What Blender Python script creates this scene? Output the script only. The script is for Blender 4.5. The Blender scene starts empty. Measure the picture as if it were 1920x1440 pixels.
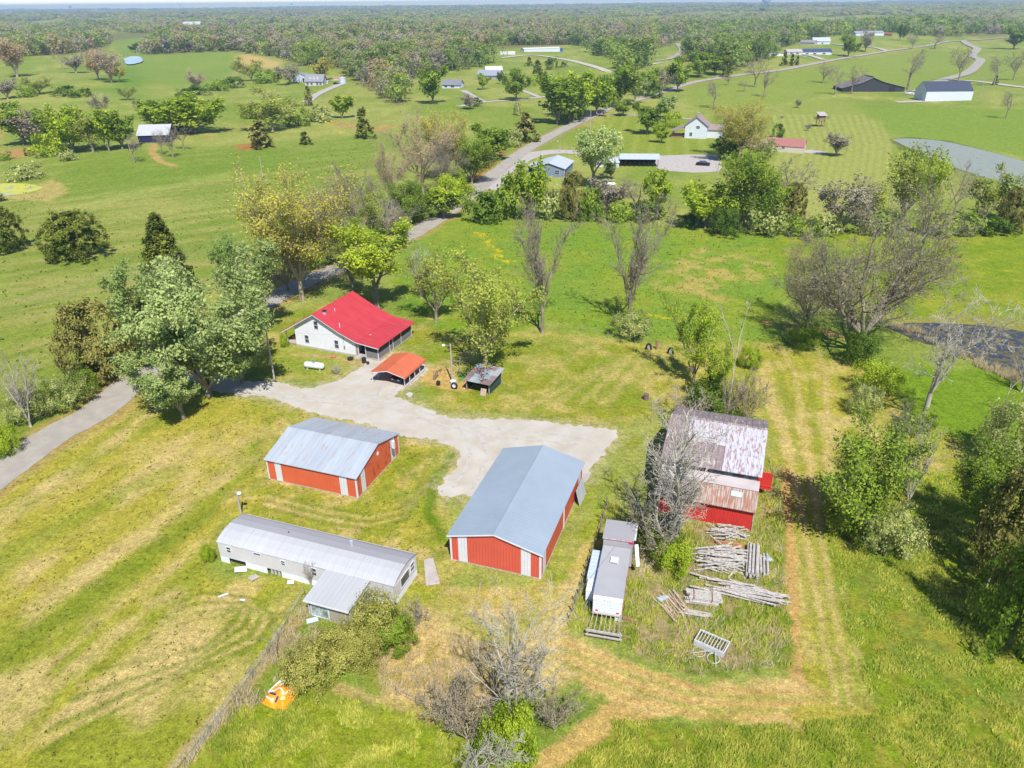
import bpy, bmesh, math, random
import numpy as np
from mathutils import Vector, Matrix
R = math.radians
# ------------------------------------------------------------------ camera, sky, sun, exposure
FO, Y0, ROLL, H = 1400.0, 4.0, 0.010, 48.0
PITCH = math.atan((720-Y0)/FO)
sc = bpy.context.scene
cd = bpy.data.cameras.new('camera'); cam = bpy.data.objects.new('camera', cd); sc.collection.objects.link(cam)
cd.sensor_fit = 'HORIZONTAL'; cd.sensor_width = 36.0; cd.lens = FO/1920*36.0
cd.clip_start = 0.5; cd.clip_end = 60000
cam.matrix_world = Matrix.Translation((0, 0, H)) @ Matrix.Rotation(R(90)-PITCH, 4, 'X') @ Matrix.Rotation(-ROLL, 4, 'Z')
sc.camera = cam
SUN_EL, SUN_AZ = 54.0, 14.0          # azimuth: degrees to the right of straight behind the camera
sd = Vector((math.sin(R(SUN_AZ))*math.cos(R(SUN_EL)), -math.cos(R(SUN_AZ))*math.cos(R(SUN_EL)), math.sin(R(SUN_EL))))
w = bpy.data.worlds.new('World'); sc.world = w; w.use_nodes = True
nt = w.node_tree; bg = nt.nodes['Background']; sky = nt.nodes.new('ShaderNodeTexSky')
sky.sky_type = 'NISHITA'; sky.sun_disc = False; sky.sun_elevation = R(SUN_EL)
sky.sun_rotation = math.atan2(sd.x, sd.y); sky.air_density = 1.0; sky.dust_density = 0.1; sky.ozone_density = 3.0
nt.links.new(sky.outputs[0], bg.inputs[0]); bg.inputs[1].default_value = 0.105; sky.altitude = 1500
sl = bpy.data.lights.new('sun', 'SUN'); so = bpy.data.objects.new('sun', sl); sc.collection.objects.link(so)
sl.energy = 4.8; sl.angle = R(0.5); sl.color = (1.0, 0.96, 0.88)
so.rotation_euler = sd.to_track_quat('Z', 'Y').to_euler(); so.location = (0, 0, 200)
sc.view_settings.view_transform = 'Standard'; sc.view_settings.look = 'None'
sc.view_settings.gamma = 1.0; sc.view_settings.use_curve_mapping = False
sc.view_settings.exposure = 0.7
C = sc.collection
rnd = random.Random(7); nr = np.random.default_rng(11)

# ------------------------------------------------------------------ noise, terrain height, pixel to ground
def _h(ix, iy, s):
    v = np.sin(ix*127.1 + iy*311.7 + s*74.7)*43758.5453
    return v-np.floor(v)
def vn(x, y, s=0):
    x = np.asarray(x, float); y = np.asarray(y, float)
    ix = np.floor(x); iy = np.floor(y); fx = x-ix; fy = y-iy
    fx = fx*fx*(3-2*fx); fy = fy*fy*(3-2*fy)
    return (_h(ix, iy, s)*(1-fx)+_h(ix+1, iy, s)*fx)*(1-fy)+(_h(ix, iy+1, s)*(1-fx)+_h(ix+1, iy+1, s)*fx)*fy
def fbm(x, y, s=0, o=3):
    a = 0; t = 0; k = 1.0
    for i in range(o):
        a = a+vn(x*2**i, y*2**i, s+i*3)*k; t += k; k *= .5
    return a/t
def sm(a, b, x):
    t = np.clip((x-a)/(b-a), 0, 1); return t*t*(3-2*t)
def hgt(x, y):
    x = np.asarray(x, float); y = np.asarray(y, float); r = np.hypot(x, y)
    h = sm(260, 700, r)*(3.0*np.sin(x/95+.6)*np.sin(y/120+1.9)+2.2*np.sin(x/60-y/85))
    h = h+sm(160, 330, r)*sm(-60, -160, x)*2.2*np.sin(x/38+y/60)
    h = h+sm(1500, 6000, r)*22*(vn(x/900, y/700, 5)-.35)
    return h
def ray(px, py):
    x = (px-960)/FO; y = (py-720)/FO; c, s = math.cos(ROLL), math.sin(ROLL)
    x, y = c*x-s*y, s*x+c*y
    return np.array([x, math.cos(PITCH)-y*math.sin(PITCH), -math.sin(PITCH)-y*math.cos(PITCH)])
def G(px, py):
    d = ray(px, py)
    if d[2] > -1e-4: d[2] = -1e-4
    t = 20.0; st = 3.0
    for _ in range(4000):
        p = d*t
        if p[2]+H < float(hgt(p[0], p[1])): break
        t += st; st = max(3.0, t*.006)
        if t > 14000: break
    lo, hi = t-st*1.01, t
    for _ in range(24):
        m = (lo+hi)/2; p = d*m
        if p[2]+H < float(hgt(p[0], p[1])): hi = m
        else: lo = m
    p = d*hi
    return Vector((p[0], p[1], float(hgt(p[0], p[1]))))
def Gz(px, py, z):
    d = ray(px, py); t = (z-H)/d[2]; return Vector((d[0]*t, d[1]*t, z))
def proj(v):
    x, y, z = v[0], v[1], v[2]-H
    zc = y*math.cos(PITCH)-z*math.sin(PITCH); yc = -(y*math.sin(PITCH)+z*math.cos(PITCH))
    a, b = x/zc, yc/zc; c, s = math.cos(ROLL), math.sin(ROLL)
    return 960+FO*(c*a+s*b), 720+FO*(-s*a+c*b)
def hat(p, ty):                       # height of an upright thing at p whose top shows at image row ty
    lo, hi = 0.0, 60.0
    for _ in range(30):
        m = (lo+hi)/2
        if proj((p[0], p[1], p[2]+m))[1] > ty: lo = m
        else: hi = m
    return lo
def ppm(p):                           # pixels (1920 wide) per metre at p
    zc = p[1]*math.cos(PITCH)-(p[2]-H)*math.sin(PITCH); return FO/zc

# ------------------------------------------------------------------ materials
MATS = {}
def M(name, col, rough=.8, var=.25, scale=1.5, col2=None, k2=.5, stretch=(1, 1, 1), fine=0, bump=0, bscale=8,
      ribs=None, metal=0, spec=.3, coord='Object', sharp=.12):
    if name in MATS: return MATS[name]
    m = bpy.data.materials.new(name); m.use_nodes = True; MATS[name] = m
    n = m.node_tree; N = n.nodes; L = n.links; p = N['Principled BSDF']
    p.inputs['Roughness'].default_value = rough; p.inputs['Metallic'].default_value = metal
    p.inputs['Specular IOR Level'].default_value = spec
    tc = N.new('ShaderNodeTexCoord'); mp = N.new('ShaderNodeMapping'); mp.inputs['Scale'].default_value = stretch
    L.new(tc.outputs[coord], mp.inputs[0])
    no = N.new('ShaderNodeTexNoise'); no.inputs['Scale'].default_value = scale; no.inputs['Detail'].default_value = 5
    no.inputs['Roughness'].default_value = .65
    L.new(mp.outputs[0], no.inputs[0])
    r = N.new('ShaderNodeValToRGB'); e = r.color_ramp.elements
    e[0].position = .3; e[1].position = .7
    e[0].color = (*[c*(1-var) for c in col], 1); e[1].color = (*[min(1, c*(1+var)) for c in col], 1)
    L.new(no.outputs[0], r.inputs[0]); out = r.outputs[0]
    if col2:
        n2 = N.new('ShaderNodeTexNoise'); n2.inputs['Scale'].default_value = scale*2.3; n2.inputs['Detail'].default_value = 6
        L.new(mp.outputs[0], n2.inputs[0])
        mr = N.new('ShaderNodeMapRange'); mr.inputs[1].default_value = k2-sharp; mr.inputs[2].default_value = k2+sharp
        L.new(n2.outputs[0], mr.inputs[0])
        mx = N.new('ShaderNodeMix'); mx.data_type = 'RGBA'; L.new(mr.outputs[0], mx.inputs[0]); L.new(out, mx.inputs[6])
        mx.inputs[7].default_value = (*col2, 1); out = mx.outputs[2]
    L.new(out, p.inputs['Base Color'])
    hsrc = None
    if bump:
        n3 = N.new('ShaderNodeTexNoise'); n3.inputs['Scale'].default_value = bscale; n3.inputs['Detail'].default_value = 4
        L.new(tc.outputs[coord], n3.inputs[0]); hsrc = n3.outputs[0]
        b = N.new('ShaderNodeBump'); b.inputs['Strength'].default_value = bump; b.inputs['Distance'].default_value = .05
        L.new(hsrc, b.inputs['Height']); L.new(b.outputs[0], p.inputs['Normal'])
    if ribs:                         # (axis, period, depth) raised seams of sheet metal or board gaps
        ax, per, dep = ribs
        sp = N.new('ShaderNodeSeparateXYZ'); L.new(tc.outputs['Object'], sp.inputs[0])
        d = N.new('ShaderNodeMath'); d.operation = 'MULTIPLY'; d.inputs[1].default_value = 1/per; L.new(sp.outputs[ax], d.inputs[0])
        f = N.new('ShaderNodeMath'); f.operation = 'PINGPONG'; f.inputs[1].default_value = .5; L.new(d.outputs[0], f.inputs[0])
        g = N.new('ShaderNodeMapRange'); g.inputs[1].default_value = .0; g.inputs[2].default_value = .16
        g.interpolation_type = 'SMOOTHSTEP'
        L.new(f.outputs[0], g.inputs[0])
        b = N.new('ShaderNodeBump'); b.inputs['Strength'].default_value = 1.0; b.inputs['Distance'].default_value = dep; b.invert = True
        L.new(g.outputs[0], b.inputs['Height']); L.new(b.outputs[0], p.inputs['Normal'])
    return m
def leafmat(name, a, b, trans=.4):
    if name in MATS: return MATS[name]
    m = bpy.data.materials.new(name); m.use_nodes = True; MATS[name] = m
    n = m.node_tree; N = n.nodes; L = n.links; N.remove(N['Principled BSDF'])
    o = N['Material Output']
    at = N.new('ShaderNodeAttribute'); at.attribute_name = 'tint'
    oi = N.new('ShaderNodeObjectInfo')
    ad = N.new('ShaderNodeMath'); ad.operation = 'MULTIPLY_ADD'; ad.inputs[1].default_value = .35; ad.inputs[2].default_value = -.17
    L.new(oi.outputs['Random'], ad.inputs[0])
    s = N.new('ShaderNodeMath'); s.operation = 'ADD'; s.use_clamp = True
    L.new(at.outputs['Fac'], s.inputs[0]); L.new(ad.outputs[0], s.inputs[1])
    mx = N.new('ShaderNodeMix'); mx.data_type = 'RGBA'; L.new(s.outputs[0], mx.inputs[0])
    mx.inputs[6].default_value = (*a, 1); mx.inputs[7].default_value = (*b, 1)
    df = N.new('ShaderNodeBsdfDiffuse'); tr = N.new('ShaderNodeBsdfTranslucent'); ms = N.new('ShaderNodeMixShader')
    ms.inputs[0].default_value = trans
    L.new(mx.outputs[2], df.inputs[0]); L.new(mx.outputs[2], tr.inputs[0]); L.new(df.outputs[0], ms.inputs[1]); L.new(tr.outputs[0], ms.inputs[2])
    L.new(ms.outputs[0], o.inputs[0])
    return m
def glass(name='window_glass', col=(.05, .055, .09)):
    return M(name, col, rough=.12, var=.4, scale=.9, spec=.7)

# ------------------------------------------------------------------ mesh helpers
def np_mesh(name, V, F, mat, smooth=False, tint=None):
    me = bpy.data.meshes.new(name); V = np.asarray(V, np.float32); F = np.asarray(F, np.int32); k = F.shape[1]
    me.vertices.add(len(V)); me.vertices.foreach_set('co', V.ravel())
    me.loops.add(F.size); me.loops.foreach_set('vertex_index', F.ravel())
    me.polygons.add(len(F)); me.polygons.foreach_set('loop_start', np.arange(0, F.size, k, dtype=np.int32))
    me.update(calc_edges=True)
    if smooth: me.polygons.foreach_set('use_smooth', np.ones(len(F), bool))
    if tint is not None:
        a = me.attributes.new('tint', 'FLOAT', 'POINT'); a.data.foreach_set('value', np.asarray(tint, np.float32))
    if mat: me.materials.append(mat)
    return me
def link(name, me, parent=None, loc=None):
    o = bpy.data.objects.new(name, me); C.objects.link(o)
    if parent: o.parent = parent
    if loc is not None: o.location = loc
    return o
def tag(o, label=None, cat=None, group=None, kind=None):
    if label: o['label'] = label
    if cat: o['category'] = cat
    if group: o['group'] = group
    if kind: o['kind'] = kind
    return o
def thing(name, label, cat, loc=(0, 0, 0), rz=0.0, group=None):
    o = bpy.data.objects.new(name, None); C.objects.link(o); o.empty_display_size = .5
    o.location = loc; o.rotation_euler = (0, 0, rz); return tag(o, label, cat, group)
class MB:
    def __init__(s): s.v = []; s.f = []
    def add(s, vs, fs):
        b = len(s.v); s.v += [tuple(q) for q in vs]; s.f += [tuple(b+i for i in q) for q in fs]; return s
    def box(s, x0, x1, y0, y1, z0, z1):
        return s.add([(x0, y0, z0), (x1, y0, z0), (x1, y1, z0), (x0, y1, z0), (x0, y0, z1), (x1, y0, z1), (x1, y1, z1), (x0, y1, z1)],
                     [(0, 3, 2, 1), (4, 5, 6, 7), (0, 1, 5, 4), (1, 2, 6, 5), (2, 3, 7, 6), (3, 0, 4, 7)])
    def hexa(s, q, d):               # quad q extruded by vector d
        q = [Vector(a) for a in q]; d = Vector(d)
        return s.add([*q, *[a+d for a in q]], [(3, 2, 1, 0), (4, 5, 6, 7), (0, 1, 5, 4), (1, 2, 6, 5), (2, 3, 7, 6), (3, 0, 4, 7)])
    def prism(s, prof, a0, a1, axis='y'):   # profile (u,z) extruded along an axis
        n = len(prof)
        if axis == 'y': vs = [(u, a0, z) for u, z in prof]+[(u, a1, z) for u, z in prof]
        else: vs = [(a0, u, z) for u, z in prof]+[(a1, u, z) for u, z in prof]
        fs = [tuple(range(n-1, -1, -1)), tuple(range(n, 2*n))]+[(i, (i+1) % n, n+(i+1) % n, n+i) for i in range(n)]
        return s.add(vs, fs)
    def slab(s, line, t, a0, a1, axis='y'): # a bent sheet: polyline (u,z) of thickness t
        prof = list(line)+[(u, z-t) for u, z in reversed(line)]
        n = len(line)
        mk = (lambda u, z, a: (u, a, z)) if axis == 'y' else (lambda u, z, a: (a, u, z))
        for i in range(n-1):
            (u0, z0), (u1, z1) = line[i], line[i+1]
            s.add([mk(u0, z0, a0), mk(u1, z1, a0), mk(u1, z1, a1), mk(u0, z0, a1), mk(u0, z0-t, a0), mk(u1, z1-t, a0), mk(u1, z1-t, a1), mk(u0, z0-t, a1)],
                  [(0, 1, 2, 3), (7, 6, 5, 4), (0, 4, 5, 1), (2, 6, 7, 3)]+([(0, 3, 7, 4)] if i == 0 else [])+([(1, 5, 6, 2)] if i == n-2 else []))
        return s
    def ribs(s, line, h, a0, a1, step, w=.05, axis='y'):
        x = a0+step/2
        while x < a1: s.slab([(u, z+h) for u, z in line], h+.01, x-w/2, x+w/2, axis); x += step
        return s
    def tube(s, p0, p1, r0, r1=None, n=8, cap=True):
        r1 = r0 if r1 is None else r1; p0 = Vector(p0); p1 = Vector(p1); d = (p1-p0).normalized()
        u = d.orthogonal().normalized(); v = d.cross(u)
        vs = [p0+(u*math.cos(a)+v*math.sin(a))*r0 for a in [2*math.pi*i/n for i in range(n)]]+[p1+(u*math.cos(a)+v*math.sin(a))*r1 for a in [2*math.pi*i/n for i in range(n)]]
        fs = [(i, (i+1) % n, n+(i+1) % n, n+i) for i in range(n)]
        if cap: fs += [tuple(range(n-1, -1, -1)), tuple(range(n, 2*n))]
        return s.add(vs, fs)
    def path(s, pts, r, n=6):
        for a, b in zip(pts, pts[1:]): s.tube(a, b, r, r, n)
        return s
    def lathe(s, prof, c, axis, n=16): # profile (r, a) turned round an axis through c
        ax = Vector(axis).normalized(); u = ax.orthogonal().normalized(); v = ax.cross(u); c = Vector(c); vs = []; fs = []
        for r, a in prof:
            for i in range(n):
                t = 2*math.pi*i/n; vs.append(c+ax*a+(u*math.cos(t)+v*math.sin(t))*max(r, 1e-4))
        for j in range(len(prof)-1):
            for i in range(n): fs.append((j*n+i, j*n+(i+1) % n, (j+1)*n+(i+1) % n, (j+1)*n+i))
        return s.add(vs, fs)
    def build(s, name, mat, parent=None, smooth=False, fix=True):
        me = bpy.data.meshes.new(name); me.from_pydata(s.v, [], s.f); me.materials.append(mat)
        if fix:
            bm = bmesh.new(); bm.from_mesh(me); bmesh.ops.recalc_face_normals(bm, faces=bm.faces); bm.to_mesh(me); bm.free()
        if smooth:
            for p in me.polygons: p.use_smooth = True
        return link(name, me, parent)
class FR:                             # building frame from three ground corners: near left, near right, far right
    def __init__(q, nl, nrr, fr, W=None, D=None):
        a, b, c = G(*nl), G(*nrr), G(*fr)
        u = b-a; v = c-b; an = math.atan2(u.y, u.x); bn = math.atan2(v.y, v.x)-math.pi/2
        q.a = (an+bn)/2; q.W = u.xy.length; q.D = v.xy.length
        q.x = Vector((math.cos(q.a), math.sin(q.a), 0)); q.y = Vector((-math.sin(q.a), math.cos(q.a), 0))
        q.o = b-q.x*q.W; q.o.z = min(a.z, b.z)-.02
    def h(q, x, y, ty): return hat(q.o+q.x*x+q.y*y, ty)

# ------------------------------------------------------------------ terrain sheet
az = np.concatenate([np.arange(-180, -52, 6.0), np.linspace(-52, 52, 900), np.arange(58, 180, 6.0)])
dep = np.concatenate([[88, 80, 72], np.linspace(66, 0.22, 900)])
rr = H/np.tan(np.radians(dep)); rr = np.concatenate([rr, [13500.0]])
AZ, RR = np.meshgrid(np.radians(az), rr)
TX = (RR*np.sin(AZ)).ravel(); TY = (RR*np.cos(AZ)).ravel(); TZ = hgt(TX, TY)
na, nrg = len(az), len(rr)
I = np.arange(na*nrg).reshape(nrg, na); In = np.roll(I, -1, axis=1)
FT = np.stack([I[:-1].ravel(), In[:-1].ravel(), In[1:].ravel(), I[1:].ravel()], 1)[:, ::-1]
TV = np.stack([TX, TY, TZ], 1)
TV = np.vstack([TV, [[0, 0, 0]]]); c0 = len(TV)-1

def poly_sd(X, Y, P):                 # signed distance, positive inside
    d = np.full(X.shape, 1e18); ins = np.zeros(X.shape, bool); n = len(P)
    for i in range(n):
        ax, ay = P[i]; bx, by = P[(i+1) % n]; ex, ey = bx-ax, by-ay; wx, wy = X-ax, Y-ay
        t = np.clip((wx*ex+wy*ey)/(ex*ex+ey*ey+1e-9), 0, 1)
        d = np.minimum(d, (wx-ex*t)**2+(wy-ey*t)**2)
        cnd = ((ay > Y) != (by > Y)) & (X < (bx-ax)*(Y-ay)/(by-ay+1e-12)+ax); ins ^= cnd
    d = np.sqrt(d); return np.where(ins, d, -d)
def line_d(X, Y, P):
    d = np.full(X.shape, 1e18)
    for (ax, ay), (bx, by) in zip(P, P[1:]):
        ex, ey = bx-ax, by-ay; wx, wy = X-ax, Y-ay
        t = np.clip((wx*ex+wy*ey)/(ex*ex+ey*ey+1e-9), 0, 1)
        d = np.minimum(d, (wx-ex*t)**2+(wy-ey*t)**2)
    return np.sqrt(d)
COL = np.zeros((len(TX), 4), np.float32)
def gp(P): return [tuple(G(*q)[:2]) for q in P]
def S(c): return np.array([((v/255+.055)/1.055)**2.4 if v > 10 else v/3294 for v in c])   # display colour to linear
GK = np.array([.51, .475, .37])                              # sunlit display value to base colour
def alb(c): return S(c)*GK
def paint(P, col, fe=1.5, amp=2.0, nsc=4.0, k=1.0, line=None, streak=None, tex=None, seed=3, world=None):
    W = world or gp(P); a = np.array(W); m = fe+amp+(line or 0)+2
    sel = (TX > a[:, 0].min()-m) & (TX < a[:, 0].max()+m) & (TY > a[:, 1].min()-m) & (TY < a[:, 1].max()+m)
    X, Y = TX[sel], TY[sel]
    if not len(X): return
    s = (line/2-line_d(X, Y, W)) if line else poly_sd(X, Y, W)
    nz = fbm(X/nsc, Y/nsc, seed)-.5
    mk = sm(-fe, fe, s+nz*2*amp)*k
    if streak:                        # (px a, px b, period m, contrast): stripes running from a to b
        (p0, p1, per, ct) = streak; p0, p1 = G(*p0), G(*p1); dx, dy = (p1-p0).xy.normalized()
        u = (X*dy-Y*dx)/per; v = (X*dx+Y*dy)/per
        mk = mk*np.clip(.5+.85*ct*(fbm(u, v*.12, seed+9, 2)-.5)*2, 0, 1)
    if tex: mk = mk*np.clip(.45+.7*tex[1]*(fbm(X/tex[0], Y/tex[0], seed+20, 4)-.5)*2, 0, 1)
    mk = mk[:, None]; COL[sel, :3] = COL[sel, :3]*(1-mk)+alb(col)*mk
# ------------------------------------------------------------------ ground colours
b1 = fbm(TX/22, TY/30, 1)[:, None]; b2 = fbm(TX/5, TY/7, 2)[:, None]
k = sm(.3, .7, b1); k2 = sm(.35, .75, b2)
COL[:, :3] = alb((146, 172, 76))*(1-k)+alb((178, 188, 108))*k
COL[:, :3] = COL[:, :3]*(1-.35*k2)+alb((122, 152, 50))*.35*k2
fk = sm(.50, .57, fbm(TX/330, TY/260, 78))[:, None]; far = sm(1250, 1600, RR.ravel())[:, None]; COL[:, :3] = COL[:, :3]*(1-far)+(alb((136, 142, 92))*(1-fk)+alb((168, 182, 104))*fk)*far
COL[:, 3] = 1.0
ST = (226, 206, 150); YG = (190, 186, 80); LG = (156, 172, 56); DG = (116, 146, 40); TAN = (224, 196, 150); BR = (190, 140, 100)
# left pasture variations
paint([(0, 560), (200, 620), (250, 700), (0, 880), (-300, 1000), (-300, 560)], (150, 168, 72), 6, 6, 8, .8)
paint([(0, 380), (440, 360), (480, 470), (300, 640), (0, 760)], (176, 180, 108), 6, 8, 10, .55, streak=((0, 560), (480, 500), 3, 3))
paint([(120, 300), (700, 250), (740, 300), (430, 380), (100, 360)], (132, 166, 66), 8, 8, 12, .6)
paint([(0, 690), (230, 640), (260, 690), (60, 800)], (126, 160, 40), 4, 6, 8, .6)
paint([(0, 400), (440, 330), (700, 300), (720, 330), (460, 420), (350, 540), (0, 760)], (178, 180, 112), 4, 4, 8, .7, streak=((0, 470), (500, 380), 2.2, 3.5))
paint([(0, 300), (440, 280), (700, 250), (720, 330), (460, 420), (250, 640), (0, 700)], (126, 158, 54), 4, 4, 8, .6, streak=((0, 500), (500, 430), 3.5, 3.5))
paint([(150, 385), (420, 330)], (178, 196, 112), 2, 3, 6, .5, line=5)
# lawn between road and the mobile home, mown and dry
LAWN = [(-350, 1150), (0, 920), (270, 745), (470, 745), (560, 780), (520, 860), (470, 905), (440, 960), (400, 1020), (380, 1080), (560, 1100), (560, 1160), (330, 1460), (-400, 1560)]
paint(LAWN, YG, 1.5, 1.5, 3)
paint(LAWN, LG, 1.5, 1, 3, .75, streak=((0, 1250), (340, 950), 3.2, 3.5))
paint(LAWN, ST, 1.5, 1, 3, .85, streak=((0, 1200), (340, 930), 2.6, 2.6), tex=(7, 3))
paint([(0, 940), (110, 900), (130, 1000), (0, 1110)], ST, 3, 4, 4, .8, streak=((0, 1200), (340, 930), 2, 2))
paint([(230, 830), (420, 810), (430, 850), (300, 900)], ST, 3, 4, 3, .5)
paint([(60, 1150), (330, 960)], ST, 1.2, 1.4, 2, .8, line=2.4)
paint([(30, 1340), (250, 1160), (330, 1110)], ST, 1, 1.4, 2, .8, line=2.0)
paint([(0, 1050), (200, 940), (330, 880)], LG, 1.2, 1.5, 2, .6, line=2.5)
paint([(0, 1240), (200, 1090), (400, 960), (470, 900), (500, 830)], DG, 1, 1.5, 2, .45, line=2.2)
for i in range(7):                    # mower arcs beside the chain-link fence
    o = i*9
    paint([(60+o*2, 1420-o*3), (330+o, 1270-o), (480-o*.6, 1210-o), (510-o*1.2, 1165-o*.4), (470-o, 1120+o*.6), (380-o, 1110+o*1.2), (330-o, 1140+o)], (ST if i % 2 else DG), .25, .25, 1, .55, line=.55)
paint([(215, 1270), (300, 1180), (400, 1140), (340, 1230)], ST, 2, 2, 2, .75)
# ground round the sheds
YARD = [(470, 745), (560, 765), (700, 800), (760, 820), (860, 840), (850, 900), (830, 940), (860, 1060), (800, 1160), (700, 1160), (780, 1080), (400, 960), (480, 880), (520, 800)]
paint(YARD, YG, 1, 1.2, 2)
paint(YARD, ST, 1, 1, 2, .8, tex=(2.4, 4)); paint(YARD, LG, 1, 1, 2, .7, tex=(1.8, 4), seed=60)
paint([(700, 870), (770, 830), (830, 850), (800, 930), (790, 1000), (830, 1040)], (138, 160, 44), .8, 1.2, 1.6, .75, tex=(1.5, 3))
paint([(850, 850), (815, 905), (800, 960), (830, 1010)], (116, 152, 34), .5, .5, 1.5, .9, line=1.3)
for i in range(5): paint([(500, 925+i*7), (600, 950+i*7), (690, 965+i*7), (760, 950+i*6), (800, 910)], (ST if i % 2 else DG), .3, .3, 1, .5, line=.5)
paint([(770, 1150), (840, 1100), (1010, 1110), (1110, 1000), (1130, 1020), (1060, 1180), (1180, 1250), (1100, 1300), (860, 1340), (720, 1310), (700, 1220)], ST, 1, 1.5, 2, .95)
paint([(720, 1310), (700, 1220), (790, 1170), (880, 1200), (900, 1300), (830, 1340)], (226, 200, 146), .8, 1, 2, .9)
paint([(730, 1250), (890, 1180), (900, 1320), (740, 1320)], (168, 160, 66), .5, 1, 1, .6, tex=(.55, 6))
paint([(815, 1120), (905, 1180), (930, 1210), (1000, 1150)], LG, .8, 1.2, 1.5, .6, line=2.2)
paint([(830, 1110), (1000, 1130), (1090, 1060), (1120, 980)], (202, 190, 96), 1, 1, 2, .7, line=3, tex=(1.5, 3))
paint([(1020, 1100), (1090, 1000), (1130, 900), (1180, 820)], LG, .8, 1, 1.5, .7, line=3.5, tex=(2, 3))
paint([(1045, 1090), (1105, 990), (1140, 920)], (150, 176, 50), .4, .5, 1, .6, line=.8)
# green strips at the bottom
paint([(330, 1460), (440, 1330), (560, 1290), (700, 1320), (830, 1350), (900, 1500), (300, 1600)], (148, 170, 40), 1, 1.6, 2, .95)
paint([(330, 1460), (440, 1330), (560, 1290), (700, 1320), (830, 1350), (900, 1500), (300, 1600)], (176, 182, 74), 1, 1, 2, .5, tex=(1.2, 5))
paint([(380, 1440), (440, 1300), (560, 1180), (620, 1170), (760, 1180), (720, 1310), (560, 1300)], (150, 160, 70), .6, 1, 1.5, .7, tex=(1.2, 4))
paint([(330, 1440), (430, 1320), (500, 1240), (550, 1170)], (200, 180, 140), .3, .5, 1, .8, line=1.4)
paint([(640, 1290), (800, 1345), (900, 1365)], (214, 190, 140), .3, .5, 1, .7, line=.9)
paint([(1040, 1460), (1150, 1350), (1330, 1370), (1600, 1345), (1930, 1340), (2300, 1500), (1000, 1700)], (136, 162, 38), 1, 1.2, 2, .95)
paint([(1040, 1460), (1150, 1350), (1330, 1370), (1600, 1345), (1930, 1340), (2300, 1500), (1000, 1700)], (170, 166, 74), 1, 1, 2, .6, tex=(.9, 6))
paint([(1020, 1290), (1090, 1260), (1180, 1290), (1280, 1340), (1200, 1345), (1120, 1330), (1040, 1390), (900, 1500), (900, 1320)], (128, 160, 56), .8, 1.4, 1.5, .8)
paint([(1010, 1440), (1060, 1410), (1110, 1370), (1150, 1335), (1230, 1325)], (222, 190, 128), .4, .5, 1, .9, line=2.0)
# mown lawn right of the barns
RL = [(1150, 800), (1250, 640), (1430, 640), (1640, 690), (1700, 760), (1800, 820), (1800, 900), (1560, 860), (1540, 960), (1560, 1100), (1640, 1340), (1500, 1340), (1470, 1260), (1470, 900), (1440, 850), (1440, 780), (1250, 760)]
paint(RL, YG, 1.5, 1.5, 3, .95)
paint(RL, ST, 1, 1, 3, .6, tex=(3, 4)); paint(RL, LG, 1, 1, 2, .55, streak=((1560, 1200), (1480, 700), 1.6, 3))
paint([(1440, 760), (1600, 780), (1700, 830), (1560, 860), (1450, 840)], ST, 1.5, 2, 3, .8, tex=(2, 3))
for i in range(6): paint([(1560+i*14, 1330), (1520+i*14, 1120), (1475+i*16, 900), (1440+i*22, 790), (1400+i*30, 700), (1360+i*34, 650)], (ST if i % 2 else LG), .3, .4, 1, .55, line=.9)
paint([(1470, 880), (1478, 1000), (1484, 1120), (1492, 1250), (1498, 1300)], (224, 186, 128), .25, .4, .8, .95, line=1.1)
BAND = [(1050, 1180), (1120, 1220), (1200, 1255), (1300, 1280), (1420, 1282), (1500, 1272), (1560, 1330), (1500, 1360), (1330, 1345), (1200, 1335), (1100, 1290)]
paint(BAND, (230, 204, 146), .6, .8, 1.5, .95)
for i in range(5): paint([(1060, 1205+i*13), (1150, 1240+i*15), (1300, 1290+i*13), (1420, 1298+i*12), (1560, 1300+i*10)], (LG if i % 2 else (214, 180, 110)), .25, .3, 1, .5, line=.5)
paint([(1500, 1340), (1700, 1345), (1930, 1330)], YG, .5, .5, 1, .8, line=1.5)
# long grass east of the path
EG = [(1545, 960), (1580, 900), (1820, 880), (1960, 900), (2400, 1400), (1640, 1340), (1590, 1180)]
paint(EG, (142, 166, 40), 1, 1.2, 2, .95); paint(EG, (174, 168, 80), 1, 1, 2, .6, tex=(2.2, 4)); paint(EG, (110, 148, 66), 1, 1, 2, .45, tex=(1.6, 5), seed=80)
# junk yard behind the old barn: weeds, dead stems, bare patches
JY = [(1110, 1030), (1190, 960), (1230, 980), (1420, 990), (1440, 860), (1462, 880), (1470, 1050), (1484, 1250), (1300, 1270), (1190, 1220), (1150, 1190), (1090, 1180)]
paint(JY, (132, 154, 58), .5, .8, 1.5, 1); paint(JY, (190, 172, 136), .5, .8, 1, .9, tex=(.9, 5)); paint(JY, (112, 146, 50), .5, .8, 1, .5, tex=(1.3, 5), seed=70)
paint([(1200, 1010), (1240, 1020), (1230, 1090), (1190, 1080)], (214, 200, 184), .5, 1, 1, .8)
paint([(1300, 1030), (1420, 1035), (1410, 1120), (1280, 1110)], (180, 150, 122), .6, 1, 1, .8, tex=(1, 3))
paint([(1190, 1110), (1290, 1100), (1320, 1180), (1250, 1230), (1190, 1180)], (196, 174, 150), .6, 1, 1, .7, tex=(.8, 4), seed=55)
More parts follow.
